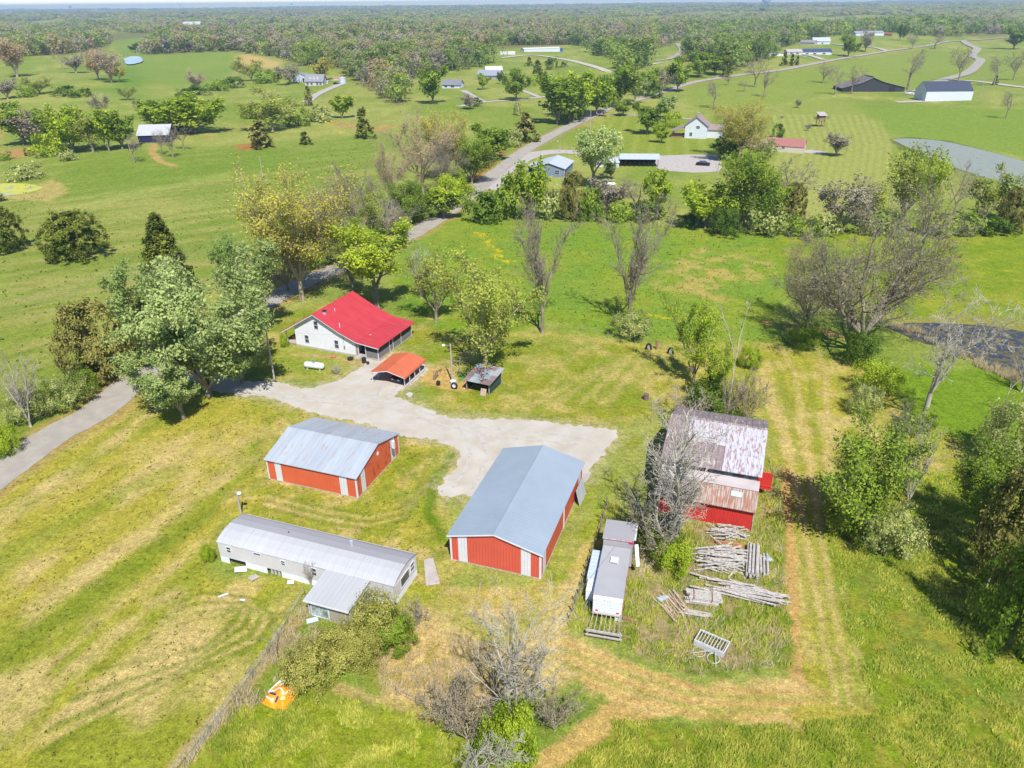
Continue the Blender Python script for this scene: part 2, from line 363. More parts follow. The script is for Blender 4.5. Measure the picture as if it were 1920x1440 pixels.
# yard lawns round house and middle lawn
HL = [(520, 600), (620, 560), (780, 590), (960, 600), (1140, 640), (1290, 650), (1240, 760), (1160, 800), (960, 780), (840, 770), (800, 740), (740, 700), (690, 680), (640, 710), (520, 710), (480, 640)]
paint(HL, (166, 172, 62), 1, 1.5, 3, .95)
paint(HL, ST, 1, 1, 3, .5, tex=(3.2, 4)); paint(HL, (134, 164, 44), 1, 1, 3, .6, tex=(4, 4), seed=90)
for i in range(9): paint([(960+i*26, 770-i*3), (1080+i*18, 710-i*5), (1190+i*12, 660+i*1)], (ST if i % 2 else (150, 168, 54)), .5, .5, 1.5, .35, line=1.2)
paint([(850, 625), (960, 625), (1060, 630), (1140, 640), (1280, 662)], (208, 196, 120), .6, 1, 2, .6, line=2)
paint([(780, 600), (1000, 590), (1010, 615), (860, 630)], (120, 170, 40), 1, 1.5, 2, .6)
paint([(520, 640), (700, 690), (640, 712), (515, 700)], (160, 180, 80), 1, 1, 2, .5)
paint([(550, 665), (620, 668), (690, 685)], (210, 180, 140), .3, .5, 1, .8, line=1)
# middle pasture, bright green
MP = [(740, 450), (870, 410), (960, 425), (1260, 425), (1460, 440), (1500, 520), (1430, 640), (1280, 640), (1130, 630), (1000, 600), (760, 590), (740, 520)]
paint(MP, (142, 174, 54), 2, 3, 5, .95); paint(MP, (166, 180, 74), 2, 3, 6, .5, tex=(9, 3)); paint(MP, (126, 170, 68), 2, 3, 6, .6, tex=(7, 4), seed=33)
paint([(1240, 500), (1300, 470), (1420, 475), (1440, 520), (1330, 560), (1250, 545)], (204, 188, 118), 3, 6, 3, .8, tex=(2.5, 5))
for q in [((890, 435), (920, 450)), ((915, 455), (950, 490)), ((1220, 590), (1270, 600)), ((930, 475), (955, 492)), ((590, 210), (640, 250))]:
    paint([q[0], q[1]], (230, 214, 30), .6, 2, 1.2, .8, line=1.6, tex=(.9, 5))
# right pasture
RP = [(1440, 450), (1560, 400), (2000, 430), (2300, 560), (1960, 640), (1700, 600), (1500, 560)]
paint(RP, (144, 172, 36), 2, 3, 6, .9); paint(RP, (182, 184, 78), 2, 3, 6, .5, tex=(5, 4)); paint(RP, (122, 160, 34), 2, 3, 6, .5, tex=(3, 4), seed=42)
paint([(1640, 690), (1930, 690), (2100, 760), (1800, 830), (1700, 770)], (126, 166, 34), 1.5, 2, 3, .9)
# neighbours' striped lawns
NL1 = [(1065, 290), (1150, 215), (1330, 225), (1440, 290), (1420, 330), (1240, 290)]
paint(NL1, (150, 172, 66), 2, 2, 5, .95)
for i in range(13): paint([(1110+i*28-40, 205+i*1.5), (1080+i*32, 300)] if 0 else [(1130+i*24, 215), (1085+i*34, 290)], (170, 186, 90), .6, .3, 3, .6, line=2.2)
NL2 = [(1440, 300), (1430, 230), (1520, 175), (1620, 205), (1690, 260), (1680, 330), (1560, 420), (1430, 400)]
paint(NL2, (160, 178, 88), 3, 3, 6, .95)
for i in range(15): paint([(1436+i*14, 420), (1450+i*15, 330), (1470+i*14, 270), (1450+i*14, 215)], (190, 196, 124), .6, .3, 3, .65, line=1.7)
paint([(1430, 200), (1570, 178), (1720, 190)], (196, 208, 120), 1.5, 2, 4, .6, line=9, streak=((1440, 190), (1560, 240), 2.0, 3))
paint([(1610, 205), (1700, 200), (1920, 205), (2100, 260), (2000, 330), (1900, 290), (1690, 258)], (142, 174, 68), 3, 3, 8, .9)
for i in range(9): paint([(1000+i*30, 150+i*0), (1080+i*34, 190)], (160, 190, 90), 1, .5, 3, .0, line=2)
paint([(1290, 170), (1450, 130), (1700, 95), (1920, 110), (1920, 165), (1600, 170), (1450, 200), (1300, 215)], (150, 174, 78), 5, 5, 10, .8)
# left distance: pasture rises, bare soil, hayfield
paint([(440, 103), (480, 104), (530, 116), (525, 128), (470, 128), (440, 142)], (222, 196, 140), 6, 4, 20, .9)
paint([(210, 75), (300, 68), (440, 100), (440, 145), (330, 170), (250, 150)], (140, 172, 76), 12, 8, 20, .8)
paint([(600, 232), (660, 225), (760, 238), (690, 252)], (206, 160, 120), 2, 4, 5, .7, tex=(5, 4))
paint([(300, 262), (400, 250), (480, 235), (540, 232)], (208, 176, 130), 1, 2, 4, .8, line=4, tex=(4, 4))
paint([(430, 275), (480, 265), (500, 278), (450, 282)], (196, 120, 80), 1, 2, 4, .7)
paint([(290, 270), (284, 285), (300, 303), (330, 312)], (204, 176, 124), .5, .5, 3, .9, line=2.6)
paint([(0, 205), (30, 200), (20, 240), (0, 260)], (214, 180, 120), 3, 4, 6, .8)
paint([(0, 282), (70, 272), (60, 292), (0, 300)], (206, 160, 120), 2, 3, 4, .8)
paint([(60, 350), (100, 335), (130, 360), (90, 378), (0, 372), (0, 366), (60, 362)], (206, 190, 130), 1, 2, 3, .8)
paint([(240, 130), (240, 180)], (104, 160, 50), 8, 6, 20, .5, line=20)
for P_ in ([(-40, 112), (60, 106), (130, 101), (205, 84), (198, 66), (120, 52), (-40, 60)], [(268, 104), (330, 100), (438, 96), (530, 108), (560, 124), (640, 128), (664, 152), (705, 172), (742, 200), (762, 194), (752, 160), (800, 132), (862, 128), (878, 100), (960, 90), (1060, 84), (1170, 92), (1230, 92), (1290, 70), (1290, 44), (1000, 40), (640, 44), (560, 62), (440, 64), (300, 66)], [(1290, 120), (1330, 132), (1380, 132), (1450, 108), (1440, 96), (1520, 72), (1640, 58), (1700, 64), (1760, 70), (1930, 62), (1960, 44), (1290, 44)]):
    paint(P_, (140, 138, 92), 6, 4, 10, .9)
# verges of the road
RD = [(-260, 1085), (-120, 975), (0, 887), (100, 816), (180, 773), (250, 716), (310, 688), (360, 655), (430, 612), (490, 572), (550, 540), (600, 516), (660, 494), (712, 470), (770, 440), (830, 403), (880, 366), (930, 325), (985, 282), (1050, 246), (1110, 218), (1150, 200), (1200, 186), (1245, 172), (1300, 155), (1380, 142), (1480, 129), (1580, 110), (1660, 97), (1740, 86), (1800, 77), (1900, 70), (2000, 66)]
paint(RD, (196, 170, 118), 1, 1.4, 3, .75, line=8)
paint([(860, 360), (900, 325), (945, 285)], (176, 124, 84), .5, 1, 2, .9, line=2.5)
# pond margins
paint([(1640, 600), (1700, 615), (1780, 655), (1860, 695), (1930, 720), (2000, 740), (2100, 700), (2000, 600), (1800, 590)], (176, 168, 110), .6, 1, 1.5, .6)
paint([(1440, 605), (1520, 612), (1600, 640)], (200, 160, 120), .5, .8, 1.5, .8, line=1.6)
paint([(1668, 262), (1700, 257), (1780, 264), (1840, 280), (1920, 303), (2050, 340), (2050, 360), (1900, 350), (1700, 290)], (112, 130, 60), 1, 1, 3, .9)
GRV = [(440, 740), (470, 718), (520, 716), (565, 728), (620, 718), (655, 702), (682, 684), (690, 671), (712, 678), (745, 662), (800, 690), (770, 722), (744, 742), (790, 762), (840, 782), (900, 785), (1000, 788), (1080, 797), (1150, 806), (1157, 815), (1140, 840), (1110, 880), (1080, 905), (960, 930), (880, 930), (832, 930), (822, 912), (848, 882), (860, 855), (850, 840), (815, 826), (770, 820), (735, 812), (690, 796), (600, 778), (540, 758), (500, 745)]
paint(GRV, (216, 204, 184), 2.2, 1.8, .8, .95)
paint([(780, 700), (800, 690), (835, 688), (870, 700), (900, 730), (860, 735), (800, 722)], (224, 190, 130), .4, .6, 1, .9)
paint([(855, 700), (880, 698), (885, 712), (860, 716)], (90, 160, 80), .4, .4, 1, .9)
paint([(560, 540), (780, 560), (830, 620), (700, 600)], (90, 140, 40), 1, 1.5, 2, .35)
paint([(740, 860), (700, 940), (760, 900)], LG, 1, 1, 1, .3)

gm = bpy.data.materials.new('grassland'); gm.use_nodes = True
n = gm.node_tree; N = n.nodes; L = n.links; p = N['Principled BSDF']; p.inputs['Roughness'].default_value = .95; p.inputs['Specular IOR Level'].default_value = .1
at = N.new('ShaderNodeAttribute'); at.attribute_name = 'gcol'
tc = N.new('ShaderNodeTexCoord')
def noise(sc_, det=4, rgh=.6, vec=None):
    q = N.new('ShaderNodeTexNoise'); q.inputs['Scale'].default_value = sc_; q.inputs['Detail'].default_value = det; q.inputs['Roughness'].default_value = rgh
    L.new(vec or tc.outputs['Object'], q.inputs[0]); return q.outputs[0]
def rng(o, a, b, c, d):
    q = N.new('ShaderNodeMapRange'); L.new(o, q.inputs[0])
    for i, v in enumerate((a, b, c, d)): q.inputs[i+1].default_value = v
    return q.outputs[0]
def mul(a, b):
    q = N.new('ShaderNodeMath'); q.operation = 'MULTIPLY'; L.new(a, q.inputs[0]); L.new(b, q.inputs[1]); return q.outputs[0]
f1 = rng(noise(2.0, 9, .86), .30, .70, .35, 1.65); f2 = rng(noise(.55, 7, .75), .3, .7, .74, 1.26)
v = mul(mul(f1, f2), rng(noise(6.5, 4, .8), .3, .7, .5, 1.5))
mx = N.new('ShaderNodeMix'); mx.data_type = 'RGBA'; mx.blend_type = 'MULTIPLY'; mx.inputs[0].default_value = 1
L.new(at.outputs['Color'], mx.inputs[6]); cb = N.new('ShaderNodeCombineColor')
for i in range(3): L.new(v, cb.inputs[i])
L.new(cb.outputs[0], mx.inputs[7])
# straw flecks and darker tufts of living grass
s1 = rng(noise(1.7, 7, .8), .56, .70, 0, .45)
m2 = N.new('ShaderNodeMix'); m2.data_type = 'RGBA'; L.new(s1, m2.inputs[0]); L.new(mx.outputs[2], m2.inputs[6]); m2.inputs[7].default_value = (*alb((222, 202, 146)), 1)
mp = N.new('ShaderNodeMapping'); mp.inputs['Location'].default_value = (31, 7, 3); L.new(tc.outputs['Object'], mp.inputs[0])
s2 = rng(noise(2.1, 7, .8, mp.outputs[0]), .55, .70, 0, .3)
m3 = N.new('ShaderNodeMix'); m3.data_type = 'RGBA'; L.new(s2, m3.inputs[0]); L.new(m2.outputs[2], m3.inputs[6]); m3.inputs[7].default_value = (*alb((116, 146, 36)), 1)
L.new(m3.outputs[2], p.inputs['Base Color'])
b = N.new('ShaderNodeBump'); b.inputs['Strength'].default_value = .8; b.inputs['Distance'].default_value = .16
L.new(noise(2.6, 8, .8), b.inputs['Height']); L.new(b.outputs[0], p.inputs['Normal'])
me = bpy.data.meshes.new('ground')
tri = [(int(I[0, j]), int(I[0, (j+1) % na]), c0) for j in range(na)]
nF = len(FT); me.vertices.add(len(TV)); me.vertices.foreach_set('co', TV.astype(np.float32).ravel())
tr = np.array(tri, np.int32)[:, ::-1]
me.loops.add(FT.size+tr.size); me.loops.foreach_set('vertex_index', np.concatenate([FT.ravel(), tr.ravel()]).astype(np.int32))
me.polygons.add(nF+len(tr)); me.polygons.foreach_set('loop_start', np.concatenate([np.arange(nF)*4, FT.size+np.arange(len(tr))*3]).astype(np.int32))
me.update(calc_edges=True); me.polygons.foreach_set('use_smooth', np.ones(nF+len(tr), bool))
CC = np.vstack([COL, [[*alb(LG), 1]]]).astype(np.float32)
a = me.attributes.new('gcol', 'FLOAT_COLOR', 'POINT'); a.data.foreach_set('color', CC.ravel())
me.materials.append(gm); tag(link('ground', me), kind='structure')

# ------------------------------------------------------------------ roads, drives, ponds
asph = M('worn_asphalt', tuple(S((192, 184, 174))*.5), .9, .1, .25, col2=tuple(S((204, 196, 184))*.5), k2=.55, bump=.3, bscale=14, coord='Object')
grav = M('pale_gravel', tuple(S((224, 217, 208))*.52), .95, .08, .18, col2=tuple(S((212, 198, 178))*.5), k2=.6, bump=.6, bscale=9, coord='Object', sharp=.2)
conc = M('concrete', tuple(S((214, 204, 200))*.5), .9, .15, .8, bump=.2)
def cat(P, n=6):
    P = [Vector(q) for q in P]; out = []
    P = [P[0]*2-P[1]]+P+[P[-1]*2-P[-2]]
    for i in range(1, len(P)-2):
        for j in range(n):
            t = j/n; a, b_, c_, d = P[i-1], P[i], P[i+1], P[i+2]
            out.append(.5*((2*b_)+(c_-a)*t+(2*a-5*b_+4*c_-d)*t*t+(3*b_-a-3*c_+d)*t**3))
    return out+[P[-2]]
def strip(name, px, wid, mat, dz=.03, rag=.12, n=8, wend=None):
    P = cat([G(*q).xy.to_3d() for q in px], n); V = []; Fc = []; m = len(P)
    for i, q in enumerate(P):
        d = (P[min(i+1, m-1)]-P[max(i-1, 0)]).normalized(); nn = Vector((-d.y, d.x, 0))
        ww = wid if wend is None else wid+(wend-wid)*i/(m-1)
        for j, s_ in enumerate((-.5, -.25, 0, .25, .5)):
            e = rag*(rnd.random()-.5)*2 if j in (0, 4) else 0
            v_ = q+nn*(s_*ww+e); r_ = math.hypot(v_.x, v_.y)
            V.append((v_.x, v_.y, float(hgt(v_.x, v_.y))+dz+max(0, r_-200)*.0006))
        if i: b0 = 5*(i-1); Fc += [(b0+j, b0+5+j, b0+6+j, b0+1+j) for j in range(4)]
    o = link(name, np_mesh(name, V, Fc, mat, True)); return tag(o, kind='structure')
def area(name, px, mat, dz=.02, rag=.35, z=None, sub=1.2, nz=2.0, smooth=True):
    from mathutils.geometry import delaunay_2d_cdt
    W = cat([G(*q) for q in px+[px[0]]], 5)[:-1] if smooth else [G(*q) for q in px]; pts = []
    for i, a_ in enumerate(W):
        b_ = W[(i+1) % len(W)]; k_ = max(1, int((b_-a_).length/sub))
        for j in range(k_): pts.append(a_.lerp(b_, j/k_))
    p2 = []
    for q in pts: p2.append(Vector((q.x+(float(vn(q.x/nz, q.y/nz, 4))-.5)*2*rag, q.y+(float(vn(q.x/nz, q.y/nz, 8))-.5)*2*rag)))
    vo, eo, fo, *_ = delaunay_2d_cdt(p2, [], [list(range(len(p2)))], 1, 1e-4)
    V = [(q.x, q.y, (z if z is not None else float(hgt(q.x, q.y)))+dz) for q in vo]
    me_ = bpy.data.meshes.new(name); me_.from_pydata(V, [], [list(t_) for t_ in fo]); me_.materials.append(mat)
    bm = bmesh.new(); bm.from_mesh(me_)
    for f_ in bm.faces:
        f_.normal_update()
        if f_.normal.z < 0: f_.normal_flip()
    bm.to_mesh(me_); bm.free(); return tag(link(name, me_), kind='structure')
gn = grav.node_tree; GL_ = gn.links; pb = gn.nodes['Principled BSDF']; src = pb.inputs['Base Color'].links[0].from_socket
tcg = [q for q in gn.nodes if q.type == 'TEX_COORD'][0]; ng = gn.nodes.new('ShaderNodeTexNoise'); ng.inputs['Scale'].default_value = 2.6; ng.inputs['Detail'].default_value = 9; ng.inputs['Roughness'].default_value = .9; GL_.new(tcg.outputs['Object'], ng.inputs[0])
rg = gn.nodes.new('ShaderNodeMapRange'); rg.inputs[1].default_value = .63; rg.inputs[2].default_value = .70; rg.inputs[4].default_value = .6; GL_.new(ng.outputs[0], rg.inputs[0])
mg = gn.nodes.new('ShaderNodeMix'); mg.data_type = 'RGBA'; GL_.new(rg.outputs[0], mg.inputs[0]); GL_.new(src, mg.inputs[6]); mg.inputs[7].default_value = (.24, .20, .18, 1); GL_.new(mg.outputs[2], pb.inputs['Base Color'])
strip('road', RD, 5.3, asph, .03)
area('gravel_yard', GRV, grav, .016, .4, nz=.45, sub=.22)
strip('gravel_drive', [(310, 692), (380, 705), (430, 722), (480, 732)], 4.2, grav, .012, .3)
trk = M('packed_gravel', tuple(S((212, 204, 196))*.5), .95, .12, .6, col2=tuple(S((222, 218, 214))*.52), k2=.5)
for it_, P_ in enumerate(([(470, 729), (560, 741), (640, 748), (720, 752), (800, 775), (900, 800), (1010, 812), (1100, 820)], [(470, 737), (560, 750), (640, 758), (720, 764), (800, 788), (900, 814), (1010, 826), (1090, 834)], [(700, 752), (712, 730), (722, 718)], [(722, 756), (736, 736), (744, 722)], [(860, 800), (880, 840), (872, 880), (850, 915)], [(890, 806), (912, 845), (900, 890), (880, 925)])):
    strip('wheel_track', P_, .42, trk, .022+.004*it_, .12, 10)
# side roads and drives of the neighbours
strip('drive', [(1140, 214), (1180, 216), (1240, 218), (1300, 224)], 3, conc, .02)
strip('drive', [(905, 355), (950, 315), (1000, 290), (1075, 285), (1160, 300)], 8, conc, .02, .3)
area('drive_area', [(1225, 292), (1330, 290), (1350, 300), (1340, 322), (1240, 318)], conc, .02, .4)
strip('drive', [(860, 200), (905, 192), (960, 188), (1020, 182), (1070, 176)], 4, conc, .03)
strip('drive', [(1010, 182), (985, 172), (965, 165)], 3, conc, .035)
strip('drive', [(905, 191), (885, 180), (868, 170)], 4, conc, .035)
strip('drive', [(940, 109), (1000, 104), (1060, 112), (1110, 124), (1145, 137)], 6, grav, .05)
strip('drive', [(575, 192), (590, 180), (615, 168), (640, 158)], 6, conc, .04)
strip('drive', [(1230, 115), (1262, 108), (1278, 95), (1270, 82)], 6, asph, .1)
strip('drive', [(1240, 118), (1215, 122)], 6, grav, .1)
strip('lane', [(1805, 77), (1815, 84), (1832, 92), (1822, 105), (1838, 112), (1832, 122), (1812, 138), (1770, 150), (1722, 172)], 8, asph, .08, n=10)
strip('lane', [(1780, 150), (1830, 153), (1900, 162), (1990, 172)], 5, grav, .08)
strip('drive', [(1700, 175), (1725, 178)], 8, conc, .05)
strip('drive', [(1680, 192), (1740, 190)], 6, grav, .05)
strip('drive', [(1508, 283), (1545, 288)], 7, conc, .03)
strip('drive', [(1665, 97), (1640, 90), (1590, 86), (1560, 83)], 6, conc, .1)
strip('drive', [(1545, 113), (1520, 105), (1500, 102)], 6, grav, .1)
area('concrete_slab', [(795, 1050), (812, 1045), (826, 1095), (800, 1100)], conc, .05, .06, smooth=False)
area('concrete_pad', [(1092, 888), (1105, 890), (1098, 905), (1088, 903)], conc, .04, .05)
def water(name, px, col, rough=.08, col2=None, k2=.5, sc_=.5, dz=.05, z=None):
    m = M('water_%.3f' % col[0], col, rough, .15, sc_, col2=col2, k2=k2, spec=.3, sharp=.03, bump=.06, bscale=2)
    o = area(name, px, m, dz, .3, z)
    if col2:
        n_ = m.node_tree; r_ = [q for q in n_.nodes if q.type == 'MAP_RANGE'][0]; rm = n_.nodes.new('ShaderNodeMapRange')
        rm.inputs[3].default_value = rough; rm.inputs[4].default_value = .85; n_.links.new(r_.outputs[0], rm.inputs[0])
        n_.links.new(rm.outputs[0], n_.nodes['Principled BSDF'].inputs['Roughness'])
    return o
water('pond', [(1672, 262), (1700, 260), (1760, 264), (1820, 276), (1900, 297), (1990, 325), (2060, 350), (2000, 385), (1900, 348), (1820, 325), (1730, 290)], (.21, .22, .18), .4, dz=.06)
water('pond', [(1660, 612), (1720, 605), (1840, 610), (1930, 625), (2040, 660), (2040, 740), (1930, 712), (1860, 690), (1780, 655), (1720, 640)], (.028, .032, .042), .22, (.085, .075, .04), .50, .35, dz=.05)
water('pond', [(-60, 348), (0, 344), (60, 346), (78, 354), (40, 364), (0, 368), (-60, 368)], (.25, .27, .2), .3, (.36, .36, .05), .45, .12, dz=.06)
water('pond', [(233, 112), (245, 108), (262, 108), (268, 116), (255, 121), (238, 122)], (.28, .33, .42), .15, dz=1.0)
# ------------------------------------------------------------------ materials of buildings
RED = tuple(S((236, 104, 84))*.60); REDO = tuple(S((242, 114, 76))*.60)
m_red = M('red_steel', RED, .5, .07, .6, ribs=(0, .3, .02)); m_red_y = M('red_steel_side', RED, .5, .07, .6, ribs=(1, .3, .02))
m_or = M('faded_red_steel', REDO, .55, .09, .7, ribs=(0, .3, .02)); m_or_y = M('faded_red_steel_side', REDO, .55, .09, .7, ribs=(1, .3, .02), col2=tuple(S((176, 44, 40))*.5), k2=.66)
WH = tuple(S((240, 242, 250))*.62)
m_white = M('white_steel', WH, .5, .05, .8, ribs=(0, .3, .02)); m_white_y = M('white_steel_side', WH, .5, .05, .8, ribs=(1, .3, .02))
m_trim = M('white_trim', WH, .5, .08, 1.5)
m_blueroof = M('blue_grey_steel_roof', tuple(S((178, 194, 212))*.52), .42, .07, .25, ribs=(1, .45, .008), spec=.5)
m_galv = M('weathered_zinc_roof', tuple(S((205, 214, 228))*.50), .42, .12, .5, col2=tuple(S((206, 170, 150))*.5), k2=.68, stretch=(2.2, .35, .35), ribs=(0, .6, .012), spec=.5, sharp=.08)
m_alu = M('aluminium_siding', tuple(S((232, 228, 232))*.62), .5, .05, .6, ribs=(0, .25, .015))
m_alu_y = M('aluminium_siding_side', tuple(S((232, 228, 232))*.62), .5, .05, .6, ribs=(1, .25, .015))
m_mroof = M('coated_metal_roof', tuple(S((220, 222, 228))*.50), .5, .06, .35, stretch=(1, .3, .3), ribs=(0, .75, .012), spec=.4)
m_mroof2 = M('dull_metal_roof', tuple(S((200, 198, 206))*.46), .6, .08, .3, stretch=(.3, 1, 1))
m_redroof = M('bright_red_metal_roof', tuple(S((232, 76, 90))*.5), .42, .1, .5, ribs=(1, .45, .02), spec=.5, stretch=(.25, 1.6, 1), col2=tuple(S((236, 90, 104))*.5), k2=.62)
m_siding = M('white_lap_siding', tuple(S((240, 242, 252))*.74), .6, .05, .7, ribs=(2, .2, .02))
m_orroof = M('orange_metal_roof', tuple(S((240, 126, 88))*.54), .45, .1, .7, ribs=(1, .3, .02), spec=.5)
m_steel = M('grey_steel', (.35, .36, .38), .4, .1, 3, metal=.6)
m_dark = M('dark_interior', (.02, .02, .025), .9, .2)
m_wood = M('weathered_wood', (.27, .235, .22), .9, .25, 3, stretch=(1, 1, 1), col2=(.40, .36, .34), k2=.5)
m_wood2 = M('brown_wood', (.22, .13, .08), .9, .3, 3)
m_screen = M('insect_screen', (.03, .03, .035), .6, .25, 2)
m_rail = M('grey_boards', (.17, .155, .165), .9, .2, 2, ribs=(0, .15, .02))
m_rail_y = M('grey_boards_side', (.17, .155, .165), .9, .2, 2, ribs=(1, .15, .02))
m_found = M('block_foundation', (.38, .37, .37), .9, .15, 2)
m_black = M('black_rubber', (.02, .02, .022), .7, .2, 4)
m_whitep = M('white_paint', (.55, .57, .6), .35, .05, 2, spec=.5)
def panel(mb, x0, x1, y0, y1, z0, z1): return mb.box(x0, x1, y0, y1, z0, z1)
def window(parent, face, a, b, z0, z1, pos, frame=m_trim, gl=None, mull=1, name='window', t=.05, cross=False):
    """face 'x': wall runs along x at y=pos facing -y; 'y': wall runs along y at x=pos facing +x; 'X': along y facing -x"""
    w_ = .06; f = MB(); g = MB()
    def bx(mb, u0, u1, v0, v1, d0, d1):
        if face == 'x': mb.box(u0, u1, pos-d1, pos-d0, v0, v1)
        elif face == 'y': mb.box(pos+d0, pos+d1, u0, u1, v0, v1)
        else: mb.box(pos-d1, pos-d0, u0, u1, v0, v1)
    bx(f, a-w_, a, z0-w_, z1+w_, -.01, t); bx(f, b, b+w_, z0-w_, z1+w_, -.01, t)
    bx(f, a, b, z0-w_, z0, -.01, t); bx(f, a, b, z1, z1+w_, -.01, t)
    for i in range(mull):
        if cross: u = a+(b-a)*(i+1)/(mull+1); bx(f, u-.02, u+.02, z0, z1, -.01, t*.8)
        else: v = z0+(z1-z0)*(i+1)/(mull+1); bx(f, a, b, v-.025, v+.025, -.01, t*.8)
    fo = f.build(name, frame, parent); bx(g, a, b, z0, z1, -.01, .012); g.build('pane', gl or glass(), fo); return fo

# ------------------------------------------------------------------ faded red shed with zinc roof
q = FR((499.6, 903.8), (671.5, 934.6), (753.7, 853.8)); W_, D_, e_, r_ = q.W, 9.7, 2.75, 4.15; m_ = D_/2
t = thing('metal_shed', 'faded red metal shed with white stripes and rust-streaked zinc roof below the gravel drive', 'shed', q.o, q.a)
MB().box(0, W_, 0, .1, .12, e_).box(0, W_, D_-.1, D_, .12, e_).build('long_wall', m_or, t)
MB().prism([(.1, .12), (D_-.1, .12), (D_-.1, e_), (m_, r_-.05), (.1, e_)], W_-.1, W_, 'x').build('gable_wall', m_or_y, t)
MB().prism([(.1, .12), (D_-.1, .12), (D_-.1, e_), (m_, r_-.05), (.1, e_)], 0, .1, 'x').build('gable_wall', m_or_y, t)
MB().slab([(-.22, e_-.03), (m_, r_+.02), (D_+.22, e_-.03)], .06, -.2, W_+.2, 'x').ribs([(-.22, e_-.03), (m_, r_+.02), (D_+.22, e_-.03)], .03, -.2, W_+.2, .6, .04, 'x').build('roof', m_galv, t)
MB().box(-.06, W_+.06, -.03, .0, 0, .12).box(-.06, W_+.06, D_, D_+.03, 0, .12).box(W_, W_+.03, 0, D_, 0, .12).box(-.03, 0, 0, D_, 0, .12).build('base_board', m_wood, t)
for x0, x1 in ((1.05, 1.85), (9.35, 10.25)): MB().box(x0, x1, -.015, .0, .12, e_-.12).build('white_panel', m_white, t)
mb = MB()
for y0, y1 in ((1.0, 1.85), (7.75, 8.75)):
    za = e_+(r_-e_)*(min(y0, D_-y1)/m_)-.12
    MB().box(W_, W_+.015, y0, y1, .12, za).build('white_panel', m_white_y, t)
MB().box(-.03, .12, -.04, -.015, .1, e_).build('corner_trim', m_trim, t); MB().box(W_-.12, W_+.015, -.04, -.015, .1, e_).box(W_+.015, W_+.04, -.04, .12, .1, e_).build('corner_trim', m_trim, t); MB().box(W_+.015, W_+.04, D_-.12, D_+.02, .1, e_).build('corner_trim', m_trim, t)
MB().lathe([(0, .04), (.22, .04), (.24, 0)], (W_, m_+.05, 2.85), (1, 0, 0)).build('gable_vent', m_trim, t)
mb = MB(); mb.tube((W_, 7.2, 3.15), (W_+.75, 7.2, 3.25), .03).tube((W_, 7.2, 2.5), (W_+.7, 7.2, 3.2), .025); k_ = mb.build('light_arm', m_steel, t)
MB().box(W_+.6, W_+.9, 7.05, 7.35, 2.4, 3.3).build('light_housing', m_trim, k_)

# ------------------------------------------------------------------ large red pole barn
q = FR((844.4, 1051.8), (1014, 1086), (1095.5, 915.5)); W_, D_, e_, r_ = q.W, 15.9, 3.1, 4.3; m_ = W_/2
t = thing('pole_barn', 'large bright red pole barn with white stripes and blue-grey metal roof', 'barn', q.o, q.a); BARN = q
MB().prism([(0, .1), (W_, .1), (W_, e_), (m_, r_-.05), (0, e_)], 0, .1).build('gable_wall', m_red, t)
MB().prism([(0, .1), (W_, .1), (W_, e_), (m_, r_-.05), (0, e_)], D_-.1, D_).build('gable_wall', m_red, t)
MB().box(W_-.1, W_, .1, D_-.1, .1, e_).build('side_wall', m_red_y, t); MB().box(0, .1, .1, D_-.1, .1, e_).build('side_wall', m_red_y, t)
MB().slab([(-.25, e_-.05), (m_, r_+.03), (W_+.25, e_-.05)], .05, -.2, D_+.25).build('roof', m_blueroof, t)
MB().slab([(m_-.16, r_+.0), (m_, r_+.06), (m_+.16, r_+.0)], .02, -.22, D_+.27).build('ridge_cap', m_blueroof, t)
for x0, x1 in ((.8, 1.72), (7.1, 8.05)):
    MB().prism([(x0, .12), (x1, .12), (x1, e_+(r_-e_)*(min(x1, W_-x1)/m_)-.15), (x0, e_+(r_-e_)*(min(x0, W_-x0)/m_)-.15)], -.018, 0).build('white_panel', m_white, t)
for y0, y1 in ((.7, 1.6), (14.3, 15.2)): MB().box(W_, W_+.018, y0, y1, .12, e_-.15).build('white_panel', m_white_y, t)
MB().box(-.03, .16, -.045, -.018, .05, e_).build('corner_trim', m_trim, t); MB().box(W_-.16, W_+.045, -.045, -.018, .05, e_).box(W_+.018, W_+.045, -.018, .12, .05, e_).build('corner_trim', m_trim, t)
MB().slab([(-.25, e_-.1), (m_, r_-.03), (W_+.25, e_-.1)], .14, -.24, -.2).build('verge_board', m_trim, t)
MB().box(-.03, W_+.03, -.035, 0, 0, .11).box(W_, W_+.035, 0, D_, 0, .11).build('base_board', m_wood, t)
MB().box(W_+.01, W_+.1, 8.0, 8.12, .05, e_-.1).build('downspout', m_trim, t)
MB().lathe([(0, .03), (.3, .03), (.32, 0)], (m_+.1, -.0, 3.55), (0, -1, 0)).build('gable_vent', m_red, t)
P_ = lambda x, y, z: q.o+q.x*x+q.y*y+Vector((0, 0, z))
o = MB().hexa([(0, 0, 0), (0, 2.7, 0), (.45, 2.7, 2.0), (.45, 0, 2.0)], (.05, 0, 0)).build('metal_sheet', M('dull_sheet', (.36, .38, .42), .5, .15, 1)); o.location = P_(W_+.75, 12.0, 0); o.rotation_euler = (0, R(-26), q.a)
tag(o, 'grey metal sheet leaning against the side wall of the large red barn', 'metal sheet')

